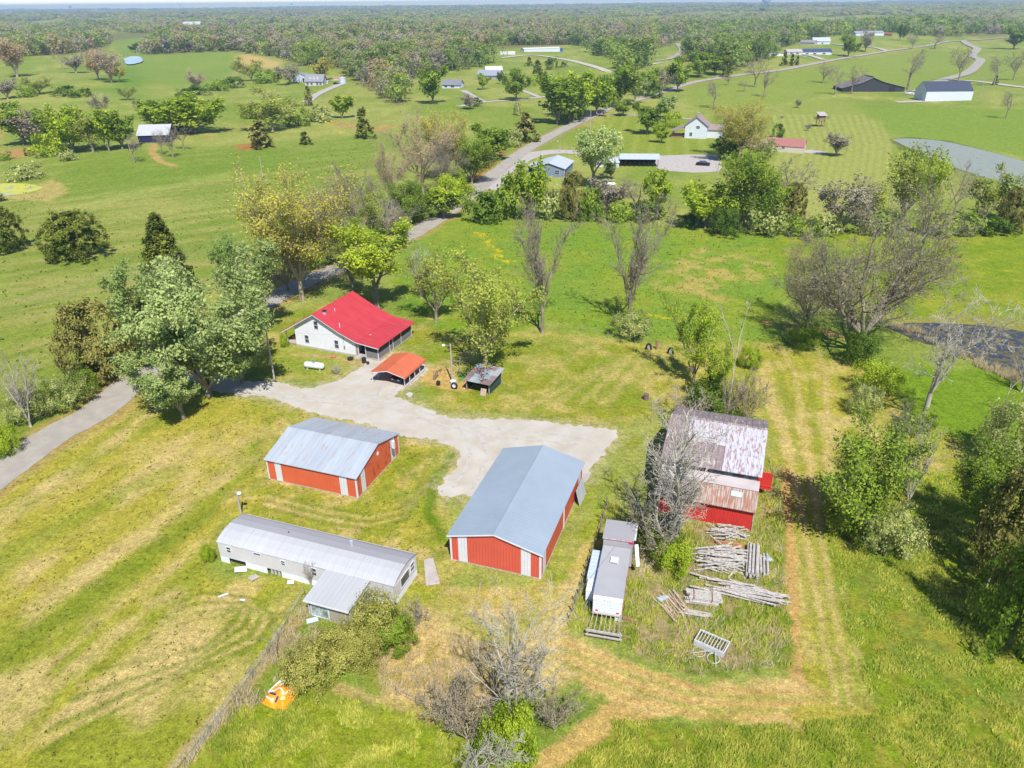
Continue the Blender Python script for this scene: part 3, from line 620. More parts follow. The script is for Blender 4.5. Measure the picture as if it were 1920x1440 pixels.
# ------------------------------------------------------------------ mobile home with sunroom
q = FR((407.5, 1061), (741, 1137.7), (785, 1078)); W_, D_ = q.W, 4.5
t = thing('mobile_home', 'long grey and white mobile home with pale metal roof and added sunroom', 'mobile home', q.o, q.a); MH = q
prof = [(-.06, 2.45), (.5, 2.75), (1.4, 3.0), (2.25, 3.06), (3.1, 3.0), (4.0, 2.75), (D_+.06, 2.45)]
MB().box(0, W_, 0, .08, .72, 2.5).build('front_wall', m_alu, t); MB().box(0, W_, D_-.08, D_, .72, 2.5).build('rear_wall', m_alu, t)
for x in (0, W_-.08): MB().prism([(.08, .72), (D_-.08, .72), (D_-.08, 2.5), (3.1, 2.95), (1.4, 2.95), (.08, 2.5)], x, x+.08, 'x').build('end_wall', m_alu_y, t)
MB().slab(prof[:4], .05, -.1, W_+.12, 'x').ribs(prof[:4], .025, -.1, W_+.1, 1.2, .05, 'x').build('roof', m_mroof, t, smooth=False)
MB().slab(prof[3:], .05, -.1, W_+.12, 'x').build('roof', m_mroof2, t, smooth=False)
MB().box(0, W_, -.02, .0, 2.28, 2.42).build('eave_trim', m_trim, t)
ms = M('white_skirting', tuple(S((240, 244, 252))*.72), .55, .1, .8, ribs=(0, .4, .01))
for x0, x1 in ((0.03, 1.0), (2.9, 5.3), (6.9, 12), (16.3, W_-.03)): MB().box(x0, x1, .0, .03, 0, .72).build('skirting', ms, t)
MB().box(W_-.03, W_, 0, D_, 0, .72).build('skirting', ms, t); MB().box(0, .03, 0, D_, 0, .72).build('skirting', ms, t)
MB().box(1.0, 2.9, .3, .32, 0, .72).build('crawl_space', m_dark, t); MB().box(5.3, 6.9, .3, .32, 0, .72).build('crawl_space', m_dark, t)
for x in (5.6, 6.0, 6.4): MB().box(x, x+.2, .12, .28, 0, .7).build('pier', m_found, t)
window(t, 'x', .98, 1.42, 1.45, 2.1, 0); window(t, 'x', 7.1, 7.5, 1.6, 2.1, 0); window(t, 'x', 10.4, 10.85, 1.3, 2.15, 0); window(t, 'x', 4.1, 4.85, 2.02, 2.25, 0, mull=0)
window(t, 'y', 1.35, 2.95, 1.0, 2.05, W_, mull=0); window(t, 'y', 3.3, 4.0, 1.2, 2.1, W_)
MB().box(W_, W_+.03, 0, 1.2, .72, 2.2).build('end_panel', m_alu_y, t)
MB().tube((12.9, 3.1, 2.8), (12.9, 3.1, 3.55), .16, n=12).build('flue', m_mroof, t)
MB().tube((6.2, 2.8, 2.95), (6.2, 2.8, 3.1), .07).build('roof_vent', m_dark, t)
# sunroom
x0, x1, y0 = 12.15, 16.35, -3.45
MB().box(x0, x0+.08, y0, 0, .05, 2.15).build('sunroom_wall', m_alu_y, t); MB().box(x1-.08, x1, y0, 0, .05, 2.15).build('sunroom_wall', m_alu_y, t)
MB().box(x0+.08, x1-.08, y0, y0+.08, .05, .25).box(x0+.08, x1-.08, y0, y0+.08, 1.95, 2.15).box(x0+2.1, x1-.08, y0, y0+.08, .25, 1.95).build('sunroom_front', M('cream_panel', tuple(S((206, 196, 186))*.5), .6, .06, 1), t)
MB().slab([(y0-.35, 2.12), (.0, 2.44)], .06, x0-.15, x1+.15, 'x').ribs([(y0-.35, 2.12), (.0, 2.44)], .03, x0-.1, x1+.1, .45, .04, 'x').build('sunroom_roof', m_mroof, t)
MB().box(x0-.15, x1+.15, y0-.4, y0-.35, 1.98, 2.12).build('gutter', m_trim, t)
f_ = window(t, 'x', x0+.35, x0+2.0, .3, 1.9, y0, gl=M('sunroom_glass', (.16, .22, .24), .1, .5, 1.2, col2=(.5, .5, .46), k2=.6, spec=.8), mull=1, cross=True, name='sliding_window')
window(t, 'y', y0+.6, y0+1.4, 1.0, 1.8, x1); window(t, 'y', y0+2.2, y0+2.9, 1.0, 1.8, x1)
MB().box(x0+2.0, x0+2.12, y0-.02, y0, .05, 2.1).build('sunroom_post', m_trim, t); MB().box(x1-.5, x1-.36, y0-.02, y0, .05, 2.1).build('sunroom_post', m_trim, t)
def scrap(name, label, cat_, px, sx, sy, sz, rz, mat, tilt=0):
    g = G(*px); o = MB().hexa([(-sx/2, -sy/2, 0), (sx/2, -sy*.45, 0), (sx*.46, sy/2, 0), (-sx/2, sy*.42, 0)], (0, 0, sz)).build(name, mat); o.location = g+Vector((0, 0, .06+abs(math.sin(tilt))*sx/2)); o.rotation_euler = (0, tilt, rz); return tag(o, label, cat_)
scrap('skirting_panel', 'white panel fallen beside the opening under the mobile home', 'panel', (452, 1070), 1.1, .8, .04, .3, ms, .2)
scrap('skirting_panel', 'crumpled pale sheet on the grass below the middle of the mobile home', 'panel', (476, 1085), .9, .7, .04, .9, conc, .15)
scrap('skirting_panel', 'small white scrap by the skirting under the tall window', 'panel', (545, 1093), .6, .5, .04, .2, ms, .1)
scrap('scrap_sheet', 'long white scrap on the mown lawn left of the fence', 'scrap', (419, 1117), .9, .22, .04, .5, m_whitep)
scrap('scrap_sheet', 'short white scrap on the mown lawn right of the long one', 'scrap', (455, 1126), .5, .2, .04, -.2, m_whitep)
scrap('tarp_scrap', 'pale blue scrap on the ground before the sunroom window', 'scrap', (586, 1164), 1.0, .6, .05, .3, M('pale_blue_sheet', (.4, .5, .52), .5, .1, 2))

# ------------------------------------------------------------------ farmhouse with red roof
q = FR((553, 650), (712.5, 676.7), (772, 635.6)); D_ = 9.9; XW = 11.0; XP = 15.1
t = thing('farmhouse', 'white farmhouse with bright red metal roof and screened side porch', 'house', q.o, q.a); HO = q
RZ = [(-2.4, 2.2), (4.2, 6.15), (8.6, 3.95), (11.6, 2.78), (15.55, 2.38)]
def rz(x):
    for (a0, z0), (a1, z1) in zip(RZ, RZ[1:]):
        if x <= a1: return z0+(z1-z0)*(x-a0)/(a1-a0)
for y_ in (0, D_-.15): MB().prism([(0, .3), (XW, .3), (XW, rz(XW)-.12), (8.6, rz(8.6)-.12), (4.2, 6.0), (0, rz(0)-.12)], y_, y_+.15).build('gable_wall', m_siding, t)
MB().box(0, .15, .15, D_-.15, .3, rz(0)-.12).build('front_wall', m_siding, t); MB().box(XW-.15, XW, .15, D_-.15, .3, rz(XW)-.12).build('porch_wall', m_siding, t)
MB().box(-.03, XW+.03, -.04, D_+.03, 0, .31).build('foundation', m_found, t)
MB().slab(RZ, .09, -.55, D_+.55).ribs(RZ, .035, -.5, D_+.5, .75, .06).slab([(8.5, rz(8.5)+.03), (8.75, rz(8.75)+.03)], .02, -.55, D_+.55).slab([(11.5, rz(11.5)+.03), (11.75, rz(11.75)+.03)], .02, -.55, D_+.55).slab([(6.3, rz(6.3)+.02), (6.4, rz(6.4)+.02)], .02, -.55, D_+.55).build('roof', m_redroof, t)
MB().slab([(a, z-.09) for a, z in RZ], .16, -.54, -.42).build('verge_board', m_trim, t)
MB().slab([(a, z-.10) for a, z in RZ], .02, -.42, 0).build('soffit', M('soffit', (.34, .36, .42), .6, .05), t)
MB().slab([(4.05, 6.1), (4.2, 6.2), (4.35, 6.1)], .03, -.57, D_+.57).build('ridge_cap', m_redroof, t)
window(t, 'x', 3.9, 4.6, 3.5, 4.75, 0, gl=glass(), mull=1); window(t, 'x', 1.8, 2.5, .85, 2.1, 0); window(t, 'x', 7.35, 8.05, .85, 2.15, 0)
MB().box(9.0, 9.25, -.1, 0, 1.0, 1.5).tube((9.1, -.05, 1.5), (9.1, -.05, 3.4), .03).build('electric_meter', m_steel, t)
ch = MB().box(4.95, 5.35, 1.1, 1.5, 5.2, 6.1).build('chimney', m_found, t); MB().box(4.88, 5.42, 1.03, 1.57, 6.1, 6.22).build('chimney_cap', m_dark, ch)
for x, y, h_ in ((5.6, 3.3, .4), (7.9, 1.0, .35), (8.2, .6, .3), (12.2, 2.6, .15)): MB().tube((x, y, rz(x)-.05), (x, y, rz(x)+h_), .06).build('vent_pipe', m_trim, t)
# front porch (left) and screened porch (right)
MB().box(-2.1, 0, .1, D_, .1, .32).build('porch_floor', m_wood, t)
for y_ in (.15, 3.3, 6.6, D_-.2): MB().box(-2.0, -1.88, y_, y_+.12, .3, rz(-1.95)-.1).build('porch_post', m_trim, t)
MB().box(-1.7, -.9, 1.2, 2.6, .32, 1.0).box(-.95, -.8, 1.2, 2.6, 1.0, 1.5).build('porch_bench', m_wood2, t)
MB().box(XW, XP, 0, D_, .05, .28).build('porch_floor', conc, t)
MB().box(XP-.06, XP, 0, D_, .28, 1.15).build('knee_wall', m_rail_y, t); MB().box(12.9, XP-.06, 0, .06, .28, 1.25).build('knee_wall', m_rail, t)
MB().box(XP-.04, XP-.02, 0, D_, 1.15, rz(XP)-.1).build('screen', m_screen, t); MB().box(12.9, XP-.06, .02, .04, 1.25, rz(14)-.1).build('screen', m_screen, t)
MB().box(XW, XP-.06, D_-.06, D_, .28, rz(XP)-.1).build('screen', m_screen, t)
for y_ in (-.02, 3.2, 4.2, 6.6, D_-.1): MB().box(XP-.08, XP+.03, y_, y_+.1, .05, rz(XP)-.1).build('porch_post', m_trim, t)
MB().box(XP-.02, XP+.02, 0, D_, rz(XP)-.28, rz(XP)-.1).build('porch_beam', m_trim, t)
for x in (11.05, 11.55, 12.85): MB().box(x, x+.1, -.04, .06, .1, rz(12)-.12).build('door_post', m_trim, t)
MB().box(11.15, 11.55, 0, .05, .28, 2.4).build('side_door', M('brown_door', (.30, .19, .13), .7, .2, 2), t)
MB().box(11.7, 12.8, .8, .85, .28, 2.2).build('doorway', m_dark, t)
MB().box(11.2, 12.2, -.9, 0, .0, .18).build('doorstep', conc, t)
def barrel(label, cat_, px, r_, h_, mat, name='bin'):
    o = MB().lathe([(0, 0), (r_, 0), (r_*1.04, h_*.5), (r_, h_*.94), (r_*1.08, h_*.95), (r_*.9, h_), (0, h_)], (0, 0, 0), (0, 0, 1), 14).build(name, mat, smooth=False); o.location = G(*px)+Vector((0, 0, .02)); return tag(o, label, cat_)
barrel('black rubbish bin standing before the farmhouse side door', 'bin', (683, 680), .33, .8, m_black)
barrel('small dark bucket right of the bin at the porch door', 'bucket', (690, 683), .2, .4, m_black, 'bucket')
barrel('dark overturned tub under the corner of the white farmhouse wall', 'tub', (657, 674.5), .42, .35, m_black, 'tub')
barrel('round rusty lid on bare ground by the farmhouse wall', 'lid', (625.5, 669.5), .4, .15, M('rust', (.35, .14, .06), .8, .2), 'lid')

# ------------------------------------------------------------------ orange carport, car, gas tank
q = FR((697.7, 718.7), (759.4, 728), (798.6, 696)); W_, D_ = q.W, 6.1
t = thing('carport', 'open metal carport with orange roof beside the farmhouse porch', 'carport', q.o, q.a)
pr = [(-.2, 1.62), (-.12, 1.78), (W_/2, 2.42), (W_+.12, 1.78), (W_+.2, 1.55)]
MB().slab(pr, .05, -.25, D_+.25).build('roof', m_orroof, t)
MB().slab([(a, z-.05) for a, z in pr], .09, -.27, -.2).build('roof_edge', m_trim, t)
for x in (0, W_):
    for y_ in (0, D_/4, D_/2, D_*.75, D_): MB().box(x-.04, x+.04, y_-.04, y_+.04, 0, 1.75).build('post', m_whitep, t)
    MB().box(x-.05, x+.05, -.1, D_+.1, 0.02, .08).build('ground_rail', m_steel, t)
for y_ in (0, D_/2, D_): MB().tube((0, y_, 1.7), (W_/2, y_, 2.34), .03).tube((W_/2, y_, 2.34), (W_, y_, 1.7), .03).build('rafter', m_steel, t)
cx = thing('parked_car', 'dark navy car parked under the orange carport', 'car', q.o+q.x*3.35+q.y*2.9+Vector((0, 0, .03)), q.a-.05)
navy = M('navy_paint', (.012, .014, .045), .2, .1, 1, spec=.8)
bp = [(-2.1, .28), (-2.15, .62), (-1.95, .78), (-1.3, .86), (1.6, .84), (2.05, .72), (2.12, .35), (2.0, .22), (-2.0, .22)]
MB().prism(bp, -.82, .82, 'x').build('body', navy, cx)
MB().add([(-.74, -1.35, .85), (.74, -1.35, .85), (.74, 1.75, .83), (-.74, 1.75, .83), (-.58, -.55, 1.32), (.58, -.55, 1.32), (.58, 1.0, 1.3), (-.58, 1.0, 1.3)], [(0, 1, 5, 4), (1, 2, 6, 5), (2, 3, 7, 6), (3, 0, 4, 7)]).build('windows', glass(), cx)
MB().add([(-.6, -.57, 1.3), (.6, -.57, 1.3), (.6, 1.02, 1.28), (-.6, 1.02, 1.28), (-.56, -.5, 1.36), (.56, -.5, 1.36), (.56, .95, 1.34), (-.56, .95, 1.34)], [(0, 1, 5, 4), (1, 2, 6, 5), (2, 3, 7, 6), (3, 0, 4, 7), (4, 5, 6, 7)]).build('car_roof', navy, cx)
for sx in (-1, 1):
    for sy in (-1.35, 1.35):
        wh = MB().lathe([(.18, -.1), (.33, -.1), (.33, .1), (.18, .1)], (sx*.78, sy, .33), (1, 0, 0)).build('wheel', m_black, cx); MB().lathe([(0, .105), (.18, .1), (.18, -.1), (0, -.105)], (sx*.78, sy, .33), (1, 0, 0)).build('rim', m_steel, wh)
    MB().box(sx*.5-.18, sx*.5+.18, -2.17, -2.1, .55, .7).build('headlight', m_whitep, cx)
g = G(590, 692)
t = thing('gas_tank', 'white propane tank lying on the lawn beside the farmhouse', 'gas tank', g, q.a+.12)
MB().lathe([(0, -1.6), (.25, -1.57), (.42, -1.4), (.48, -1.2), (.48, 1.2), (.42, 1.4), (.25, 1.57), (0, 1.6)], (0, 0, .62), (1, 0, 0), 20).build('tank', m_whitep, t, smooth=True)
MB().lathe([(.2, 1.05), (.22, 1.22), (0, 1.3)], (0, 0, 0), (0, 0, 1)).build('valve_cover', M('blue_plastic', (.03, .25, .5), .4, .1), t)
for x in (-1, 1): MB().box(x-.08, x+.08, -.35, .35, 0, .3).build('foot', m_found, t)

# ------------------------------------------------------------------ old tobacco barn
q = FR((1226.7, 969), (1407.5, 995), (1438, 885)); W_ = q.W
t = thing('old_barn', 'old red barn with patchy rusted tin roof and lean-to among trees', 'barn', q.o, q.a); OB = q
m_rust = M('rusty_tin', (.25, .13, .095), .8, .25, 1.2, col2=(.33, .27, .25), k2=.52, stretch=(2.4, .3, .3), ribs=(0, .6, .03), sharp=.06)
m_tin = M('patchy_tin', tuple(S((226, 224, 236))*.5), .5, .1, 1.3, col2=(.27, .19, .20), k2=.555, stretch=(1.6, .5, .5), ribs=(0, .6, .04), sharp=.035)
m_tin2 = M('dark_rusty_tin', (.19, .15, .155), .75, .25, .8, col2=(.42, .36, .38), k2=.64, stretch=(2, .4, .4), ribs=(0, .6, .04), sharp=.05)
m_board = M('old_red_boards', tuple(S((226, 60, 54))*.62), .8, .15, 1.2, stretch=(3, 3, .3), ribs=(0, .22, .02)); m_board_y = M('old_red_boards_side', tuple(S((226, 60, 54))*.62), .8, .15, 1.2, ribs=(1, .22, .02))
Dm = 14.4
MB().box(.1, W_, 0, .12, 0, 2.45).build('lean_to_wall', m_board, t)
MB().prism([(.12, 0), (Dm, 0), (Dm, 5.0), (8.7, 7.1), (2.95, 5.0), (2.9, 4.0), (.12, 2.5)], W_-.12, W_, 'x').build('side_wall', m_board_y, t)
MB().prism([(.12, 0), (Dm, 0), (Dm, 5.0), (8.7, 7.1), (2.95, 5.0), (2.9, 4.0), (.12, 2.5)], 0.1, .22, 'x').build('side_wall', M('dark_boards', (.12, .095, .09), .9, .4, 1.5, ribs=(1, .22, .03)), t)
MB().box(.22, W_-.12, 2.95, 3.05, 3.7, 4.95).build('upper_wall', M('shaded_boards_upper', (.16, .17, .2), .8, .3, .5, col2=(.04, .04, .05), k2=.55), t)  # dark grey and near-black tones paint in the shade below the main eave
MB().slab([(-.35, 2.5), (2.0, 3.62)], .06, -.15, W_*.42, 'x').build('lean_to_roof', m_tin2, t)
MB().slab([(-.35, 2.53), (2.0, 3.65)], .06, W_*.4, W_+.2, 'x').ribs([(-.35, 2.53), (2.0, 3.65)], .03, W_*.4, W_+.2, .6, .05, 'x').build('lean_to_roof', m_rust, t)
MB().slab([(1.8, 3.68), (2.95, 4.15)], .05, -.1, W_+.2, 'x').build('flashing', M('pinkish_tin', (.36, .32, .33), .7, .15, 1, stretch=(.3, 1, 1)), t)
MB().slab([(2.6, 4.9), (8.7, 7.18)], .06, W_*.2, W_+.3, 'x').ribs([(2.6, 4.9), (8.7, 7.18)], .04, W_*.2, W_+.3, .6, .06, 'x').build('roof', m_tin, t)
MB().slab([(2.6, 4.9), (8.7, 7.18)], .06, -.3, W_*.2, 'x').build('roof', m_tin2, t)
MB().slab([(2.5, 4.915), (5.6, 6.075)], .02, W_*.18, W_*.62, 'x').build('rusted_patch', m_tin2, t)
MB().slab([(8.7, 7.18), (Dm+.3, 4.95)], .06, -.3, W_+.3, 'x').build('roof', m_tin2, t)
MB().slab([(8.5, 7.13), (8.7, 7.24), (8.9, 7.13)], .03, -.3, W_+.3, 'x').build('ridge_cap', m_tin2, t)
MB().box(W_, W_+.06, .0, 2.9, .1, 1.0).box(W_+.02, W_+.1, -.1, .05, 0, 2.5).build('corner_board', m_wood, t)
MB().hexa([(7.25, .9, 3.17), (8.35, .9, 3.17), (8.35, 1.45, 3.44), (7.25, 1.45, 3.44)], (0, 0, .03)).build('roof_patch', M('bluish_sheet', (.36, .42, .46), .5, .1), t)
dr = MB().box(W_+.05, W_+1.5, 6.6, 6.7, .9, 3.0).build('loft_door', m_board, t)
MB().box(W_+.05, W_+1.5, 6.55, 6.6, 1.3, 1.4).build('door_brace', m_board_y, dr)
# ------------------------------------------------------------------ camper and its shed
g = G(1080+155/5.143, 930+1180/5.143); q = FR((1110.1, 1159.4), (1163.6, 1167.2), (1185, 1054.4)); W_ = 2.5
t = thing('camper', 'old white camper van body with roof hatch and red side stripe parked in weeds', 'camper', q.o, q.a); CA = q
m_camp = M('camper_skin', tuple(S((238, 244, 252))*.7), .45, .06, 1, ribs=(2, .3, .015)); m_croof = M('camper_roof', tuple(S((205, 205, 212))*.48), .6, .06, .6)
MB().prism([(0, .55), (6.9, .55), (6.9, 2.5), (.25, 2.5), (0, 2.3)], 0, W_, 'x').build('body', m_camp, t)
MB().box(-.04, W_+.04, .2, 6.9, 2.5, 2.56).build('roof', m_croof, t)
MB().box(W_, W_+.02, .05, 6.8, .62, .95).build('red_stripe', M('red_paint', (.5, .04, .05), .4, .1), t)
hv = MB().box(.9, 1.6, 4.5, 5.2, 2.56, 2.78).build('roof_hatch', m_whitep, t); MB().box(.95, 1.55, 4.46, 4.5, 2.6, 2.7).build('hatch_grille', m_steel, hv)
for x in (.25, 2.05): MB().box(x, x+.22, -.03, 0, .95, 1.08).build('tail_light', M('red_lens', (.6, .01, .06), .3, .05), t)
for x in (.15, .95, 1.2, 1.45, 2.3): MB().box(x, x+.07, -.025, 0, 2.2, 2.26).build('marker_light', m_wood2, t)
MB().box(.1, W_-.1, .2, 6.5, .3, .55).build('chassis', m_dark, t)
for y_ in (1.6, 2.5):
    for x in (.05, W_-.25): MB().lathe([(0, 0), (.34, 0), (.34, .2), (0, .2)], (x, y_, .34), (1, 0, 0)).build('wheel', m_black, t)
MB().box(W_, W_+.03, 3.4, 3.9, 1.3, 1.9).build('side_window', glass(), t)
MB().box(W_, W_+.03, 2.2, 2.5, 1.1, 2.1).build('side_hatch', m_steel, t)
t = thing('cargo_box', 'grey flat-roofed cargo box with red edge standing behind the camper', 'cargo box', q.o+q.y*6.95-q.x*.05, q.a)
MB().box(0, 2.75, 0, 2.6, .4, 3.45).build('box_body', M('dull_grey_panel', (.30, .28, .30), .8, .12, .6), t)
MB().box(-.08, 2.83, -.06, 2.7, 3.45, 3.52).build('box_roof', m_mroof2, t)
MB().box(-.06, 2.8, -.1, -.06, 3.36, 3.45).build('roof_edge', M('red_pink_edge', (.45, .07, .1), .6, .3, 2, col2=(.5, .45, .45)), t)
MB().box(2.35, 2.75, -.03, 0, 3.05, 3.3).build('red_lamp', M('red_lens', (.6, .01, .06), .3), t)
MB().box(0.2, 2.6, .2, 2.4, 0, .4).build('underframe', m_dark, t)
for z in (0,): MB().box(2.83, 2.98, .3, 2.6, 3.3, 3.42).build('gutter', m_whitep, t)
o = MB().box(-.18, .18, 0, 2.1, 0, .05).build('ladder_board', m_whitep); o.location = q.o+q.x*3.0+q.y*7.0+Vector((0, 0, 3.1)); o.rotation_euler = (R(-68), 0, q.a+R(205)); tag(o, 'white board leaning on the right side of the cargo box', 'board')
t = thing('trailer_box', 'low pale aluminium box trailer pressed against the left side of the camper', 'trailer', q.o-q.x*1.0+q.y*1.6, q.a)
MB().box(0, .9, 1.6, 5.4, .4, 1.75).build('box', M('pale_blue_alu', (.38, .44, .52), .4, .1, 1, ribs=(1, .5, .02)), t)
MB().box(.15, .9, 0, 1.58, .4, 1.6).build('front_box', m_camp, t); MB().box(.1, .85, .2, 5.2, .1, .4).build('frame', m_dark, t)
MB().tube((.2, -1.2, .45), (.4, 0, .5), .05).tube((.7, -1.2, .45), (.5, 0, .5), .05).build('drawbar', m_steel, t)
t = thing('iron_rack', 'rusty grey barred cattle rack standing against the camper tail', 'rack', q.o-q.y*2.3-q.x*.25, q.a)
for i in range(7): MB().tube((.25+i*.42, .1, .75), (.35+i*.38, 2.1, .85), .03).build('bar', m_wood, t)
MB().box(0, 3.05, 0, .14, .65, .85).box(0, 3.05, -.16, -.04, .35, .5).build('front_beam', m_wood, t); MB().box(.2, 2.8, 2.05, 2.15, .8, .9).build('rear_beam', m_wood, t)
for x, y_ in ((.1, .05), (2.85, .05), (.25, 2.1), (2.7, 2.1)): MB().box(x, x+.1, y_, y_+.1, 0, 1.0).build('leg', m_wood, t)
MB().box(2.2, 2.6, 2.2, 2.6, .2, .7).build('crate', m_whitep, t)

# ------------------------------------------------------------------ lumber
def plank(mb, a, b, w_, h_, z):
    a, b = Vector(a), Vector(b); d = (b-a).normalized(); n_ = Vector((-d.y, d.x, 0))*w_/2
    mb.hexa([a-n_+Vector((0, 0, z)), b-n_+Vector((0, 0, z)), b+n_+Vector((0, 0, z)), a+n_+Vector((0, 0, z))], (0, 0, h_))
m_lum = M('silvered_lumber', (.40, .375, .355), .9, .25, 2.5, col2=(.24, .205, .185), k2=.58); m_lum2 = M('brownish_lumber', (.36, .27, .22), .9, .25, 2.5)
def heap(label, px0, px1, wid, n_, ang, lay, mat=m_lum, L_=(1.5, 3.5), seed=1, name='lumber_pile', up=.13):
    rr_ = random.Random(seed); a, b = G(*px0), G(*px1); c_ = (a+b)/2; d = (b-a).normalized(); nn = Vector((-d.y, d.x, 0)); ll = (b-a).length
    t_ = thing(name, label, 'lumber pile', c_)
    base = math.atan2(d.y, d.x)
    for i in range(n_):
        u = (rr_.random()-.5)*ll*.55; v_ = (rr_.random()-.5)*wid; z = (i/n_)*lay*up
        an = base+(rr_.gauss(0, ang)); l2 = min(rr_.uniform(*L_), ll)/2; pc = d*u+nn*v_; e = Vector((math.cos(an), math.sin(an), 0))
        mb_ = MB(); z0 = z+rr_.random()*.1
        w2 = rr_.uniform(.09, .2); a_, b_ = pc-e*l2, pc+e*l2; dz_ = rr_.uniform(-.12, .12)
        n2 = Vector((-e.y, e.x, 0))*w2/2; za = Vector((0, 0, max(.02, z0-dz_))); zb = Vector((0, 0, max(.02, z0+dz_)))
        mb_.hexa([a_-n2+za, b_-n2+zb, b_+n2+zb, a_+n2+za], (0, 0, .06)); mb_.build('plank', mat, t_)
    return t_
heap('tangled heap of silvery boards against the old barn front corner', (1330, 1004), (1400, 1004), 1.6, 34, .3, 5, seed=2, L_=(1.2, 3))
heap('large sprawling heap of loose grey boards in the middle of the junk yard', (1304, 1050), (1404, 1052), 3.4, 90, .38, 5, seed=3, L_=(1.4, 4.2))
heap('long low pile of pale boards reaching right toward the path', (1320, 1098), (1455, 1128), 1.8, 40, .08, 4, seed=4, L_=(3, 6.5))
heap('flat row of brownish planks lying left of the stacked timbers', (1248, 1120), (1280, 1160), 2.2, 16, .12, 1.2, m_lum2, (2, 3), 5)
heap('few thin pale boards on the weeds in front of the stacked timbers', (1285, 1150), (1335, 1158), .6, 6, .1, 1, m_lum, (1.5, 3), 6)
def stackp(label, px0, px1, rows, lay, w_, mat, seed, ang=0, logs=False):
    rr_ = random.Random(seed); a, b = G(*px0), G(*px1); d = (b-a).normalized(); nn = Vector((-d.y, d.x, 0)); t_ = thing('timber_stack', label, 'timber stack', (a+b)/2); ll = (b-a).length
    for l_ in range(lay):
        for r2 in range(rows-l_//2):
            o_ = (r2-(rows-l_//2-1)/2)*w_*1.06+rr_.uniform(-.02, .02); e1, e2 = rr_.uniform(-.25, .25), rr_.uniform(-.25, .25)
            p0 = -d*(ll/2+e1)+nn*o_; p1 = d*(ll/2+e2)+nn*o_; z = .12+l_*w_*(.85 if logs else .55)
            mb_ = MB()
            if logs: mb_.tube(p0+Vector((0, 0, z+w_/2)), p1+Vector((0, 0, z+w_/2)), w_*.45, w_*.38, 8); mb_.build('log', mat, t_)
            else: plank(mb_, p0, p1, w_, w_*.45, z); mb_.build('beam', mat, t_)
    return t_, d, nn, ll
t_, d, nn, ll = stackp('neat stack of thick grey beams strapped with two cross bars', (1288, 1122), (1349, 1130), 5, 4, .27, m_lum, 8)
for u in (-.28, .25): MB().box(-.03, .03, -.85, .85, 0, .06).build('cross_bar', m_wood2, t_); bpy.data.objects[-1] if 0 else None
k_ = [c_ for c_ in t_.children if c_.name.startswith('cross_bar')]
for i, c_ in enumerate(k_): c_.location = d*(ll*(-.3+.56*i))+Vector((0, 0, .74)); c_.rotation_euler = (0, 0, math.atan2(d.y, d.x))
stackp('stack of long grey logs lying end-on at the right of the big board heap', (1409, 1088), (1412, 1030), 4, 3, .3, m_lum, 9, logs=True)
stackp('smaller stack of short grey logs beside the long logs at the path side', (1432, 1082), (1431, 1048), 3, 2, .28, m_lum, 10, logs=True)
scrap('metal_scrap', 'crumpled pale blue tin on top of the short log stack', 'scrap', (1438, 1052), 1.0, .7, .15, .4, M('pale_blue_alu', (.4, .45, .5)), .35)
scrap('metal_scrap', 'pale grey curved sheet lying left of the brownish planks', 'scrap', (1243, 1125), 1.2, .5, .12, .6, M('pale_blue_alu', (.4, .45, .5)), .2)
scrap('rusty_beam', 'long rust-red beam lying below the heap of boards at the old barn', 'beam', (1365, 1020), 3.2, .22, .15, -.25, M('rust_red', (.4, .13, .07), .8, .2))
scrap('board', 'brown board on the ground right of the camper tail', 'board', (1182, 1163), 1.3, .25, .1, -.25, m_wood2)
scrap('board', 'brown board lying below the right leg of the iron rack', 'board', (1168, 1194), 1.2, .2, .1, -.3, m_wood2)
barrel('blue plastic drum half hidden in shrubs below the bare tree', 'drum', (1249, 985), .35, .9, M('blue_drum', (.02, .12, .5), .4, .1), 'drum')
barrel('leaning rusty barrel alone on the mown grass left of the vine-covered tree', 'barrel', (1211, 749), .35, .85, M('rust_brown', (.16, .10, .11), .8, .3), 'barrel')
o = bpy.data.objects.new('x', None) if 0 else None
# white metal garden swing frame lying in weeds
m_wg = M('greyed_white_paint', (.42, .42, .44), .6, .2, 3)
g = G(1325, 1228); t = thing('swing_frame', 'white metal bench frame overturned in the tall weeds', 'bench frame', g, R(-34))
mb = MB(); w_, l_ = 1.5, 2.6
mb.box(-l_/2, l_/2, .4, .5, .5, .62).box(-l_/2, l_/2, 1.75, 1.85, .5, .62).box(-l_/2, -l_/2+.1, .5, 1.75, .5, .62).box(l_/2-.1, l_/2, .5, 1.75, .5, .62).build('seat_frame', m_wg, t)
for i in range(9): x = -l_/2+.28+i*.26; MB().box(x, x+.05, .5, 1.75, .54, .58).build('slat', m_wg, t)
MB().box(-l_/2, l_/2, .3, .36, .1, .6).build('backrest', m_wg, t)
for s_ in (-1, 1):
    pts = [Vector((s_*.62+.5*math.cos(a), -.15+.55*math.sin(a), .12)) for a in [math.pi*2*i/14 for i in range(15)]]
    MB().path(pts, .035).build('arm_hoop', m_wg, t)
MB().path([(-1.1, -.6, .1), (-.4, -.2, .3), (.1, .1, .45)], .03).path([(1.1, -.9, .1), (.6, .3, .5)], .03).build('leg', m_wg, t)
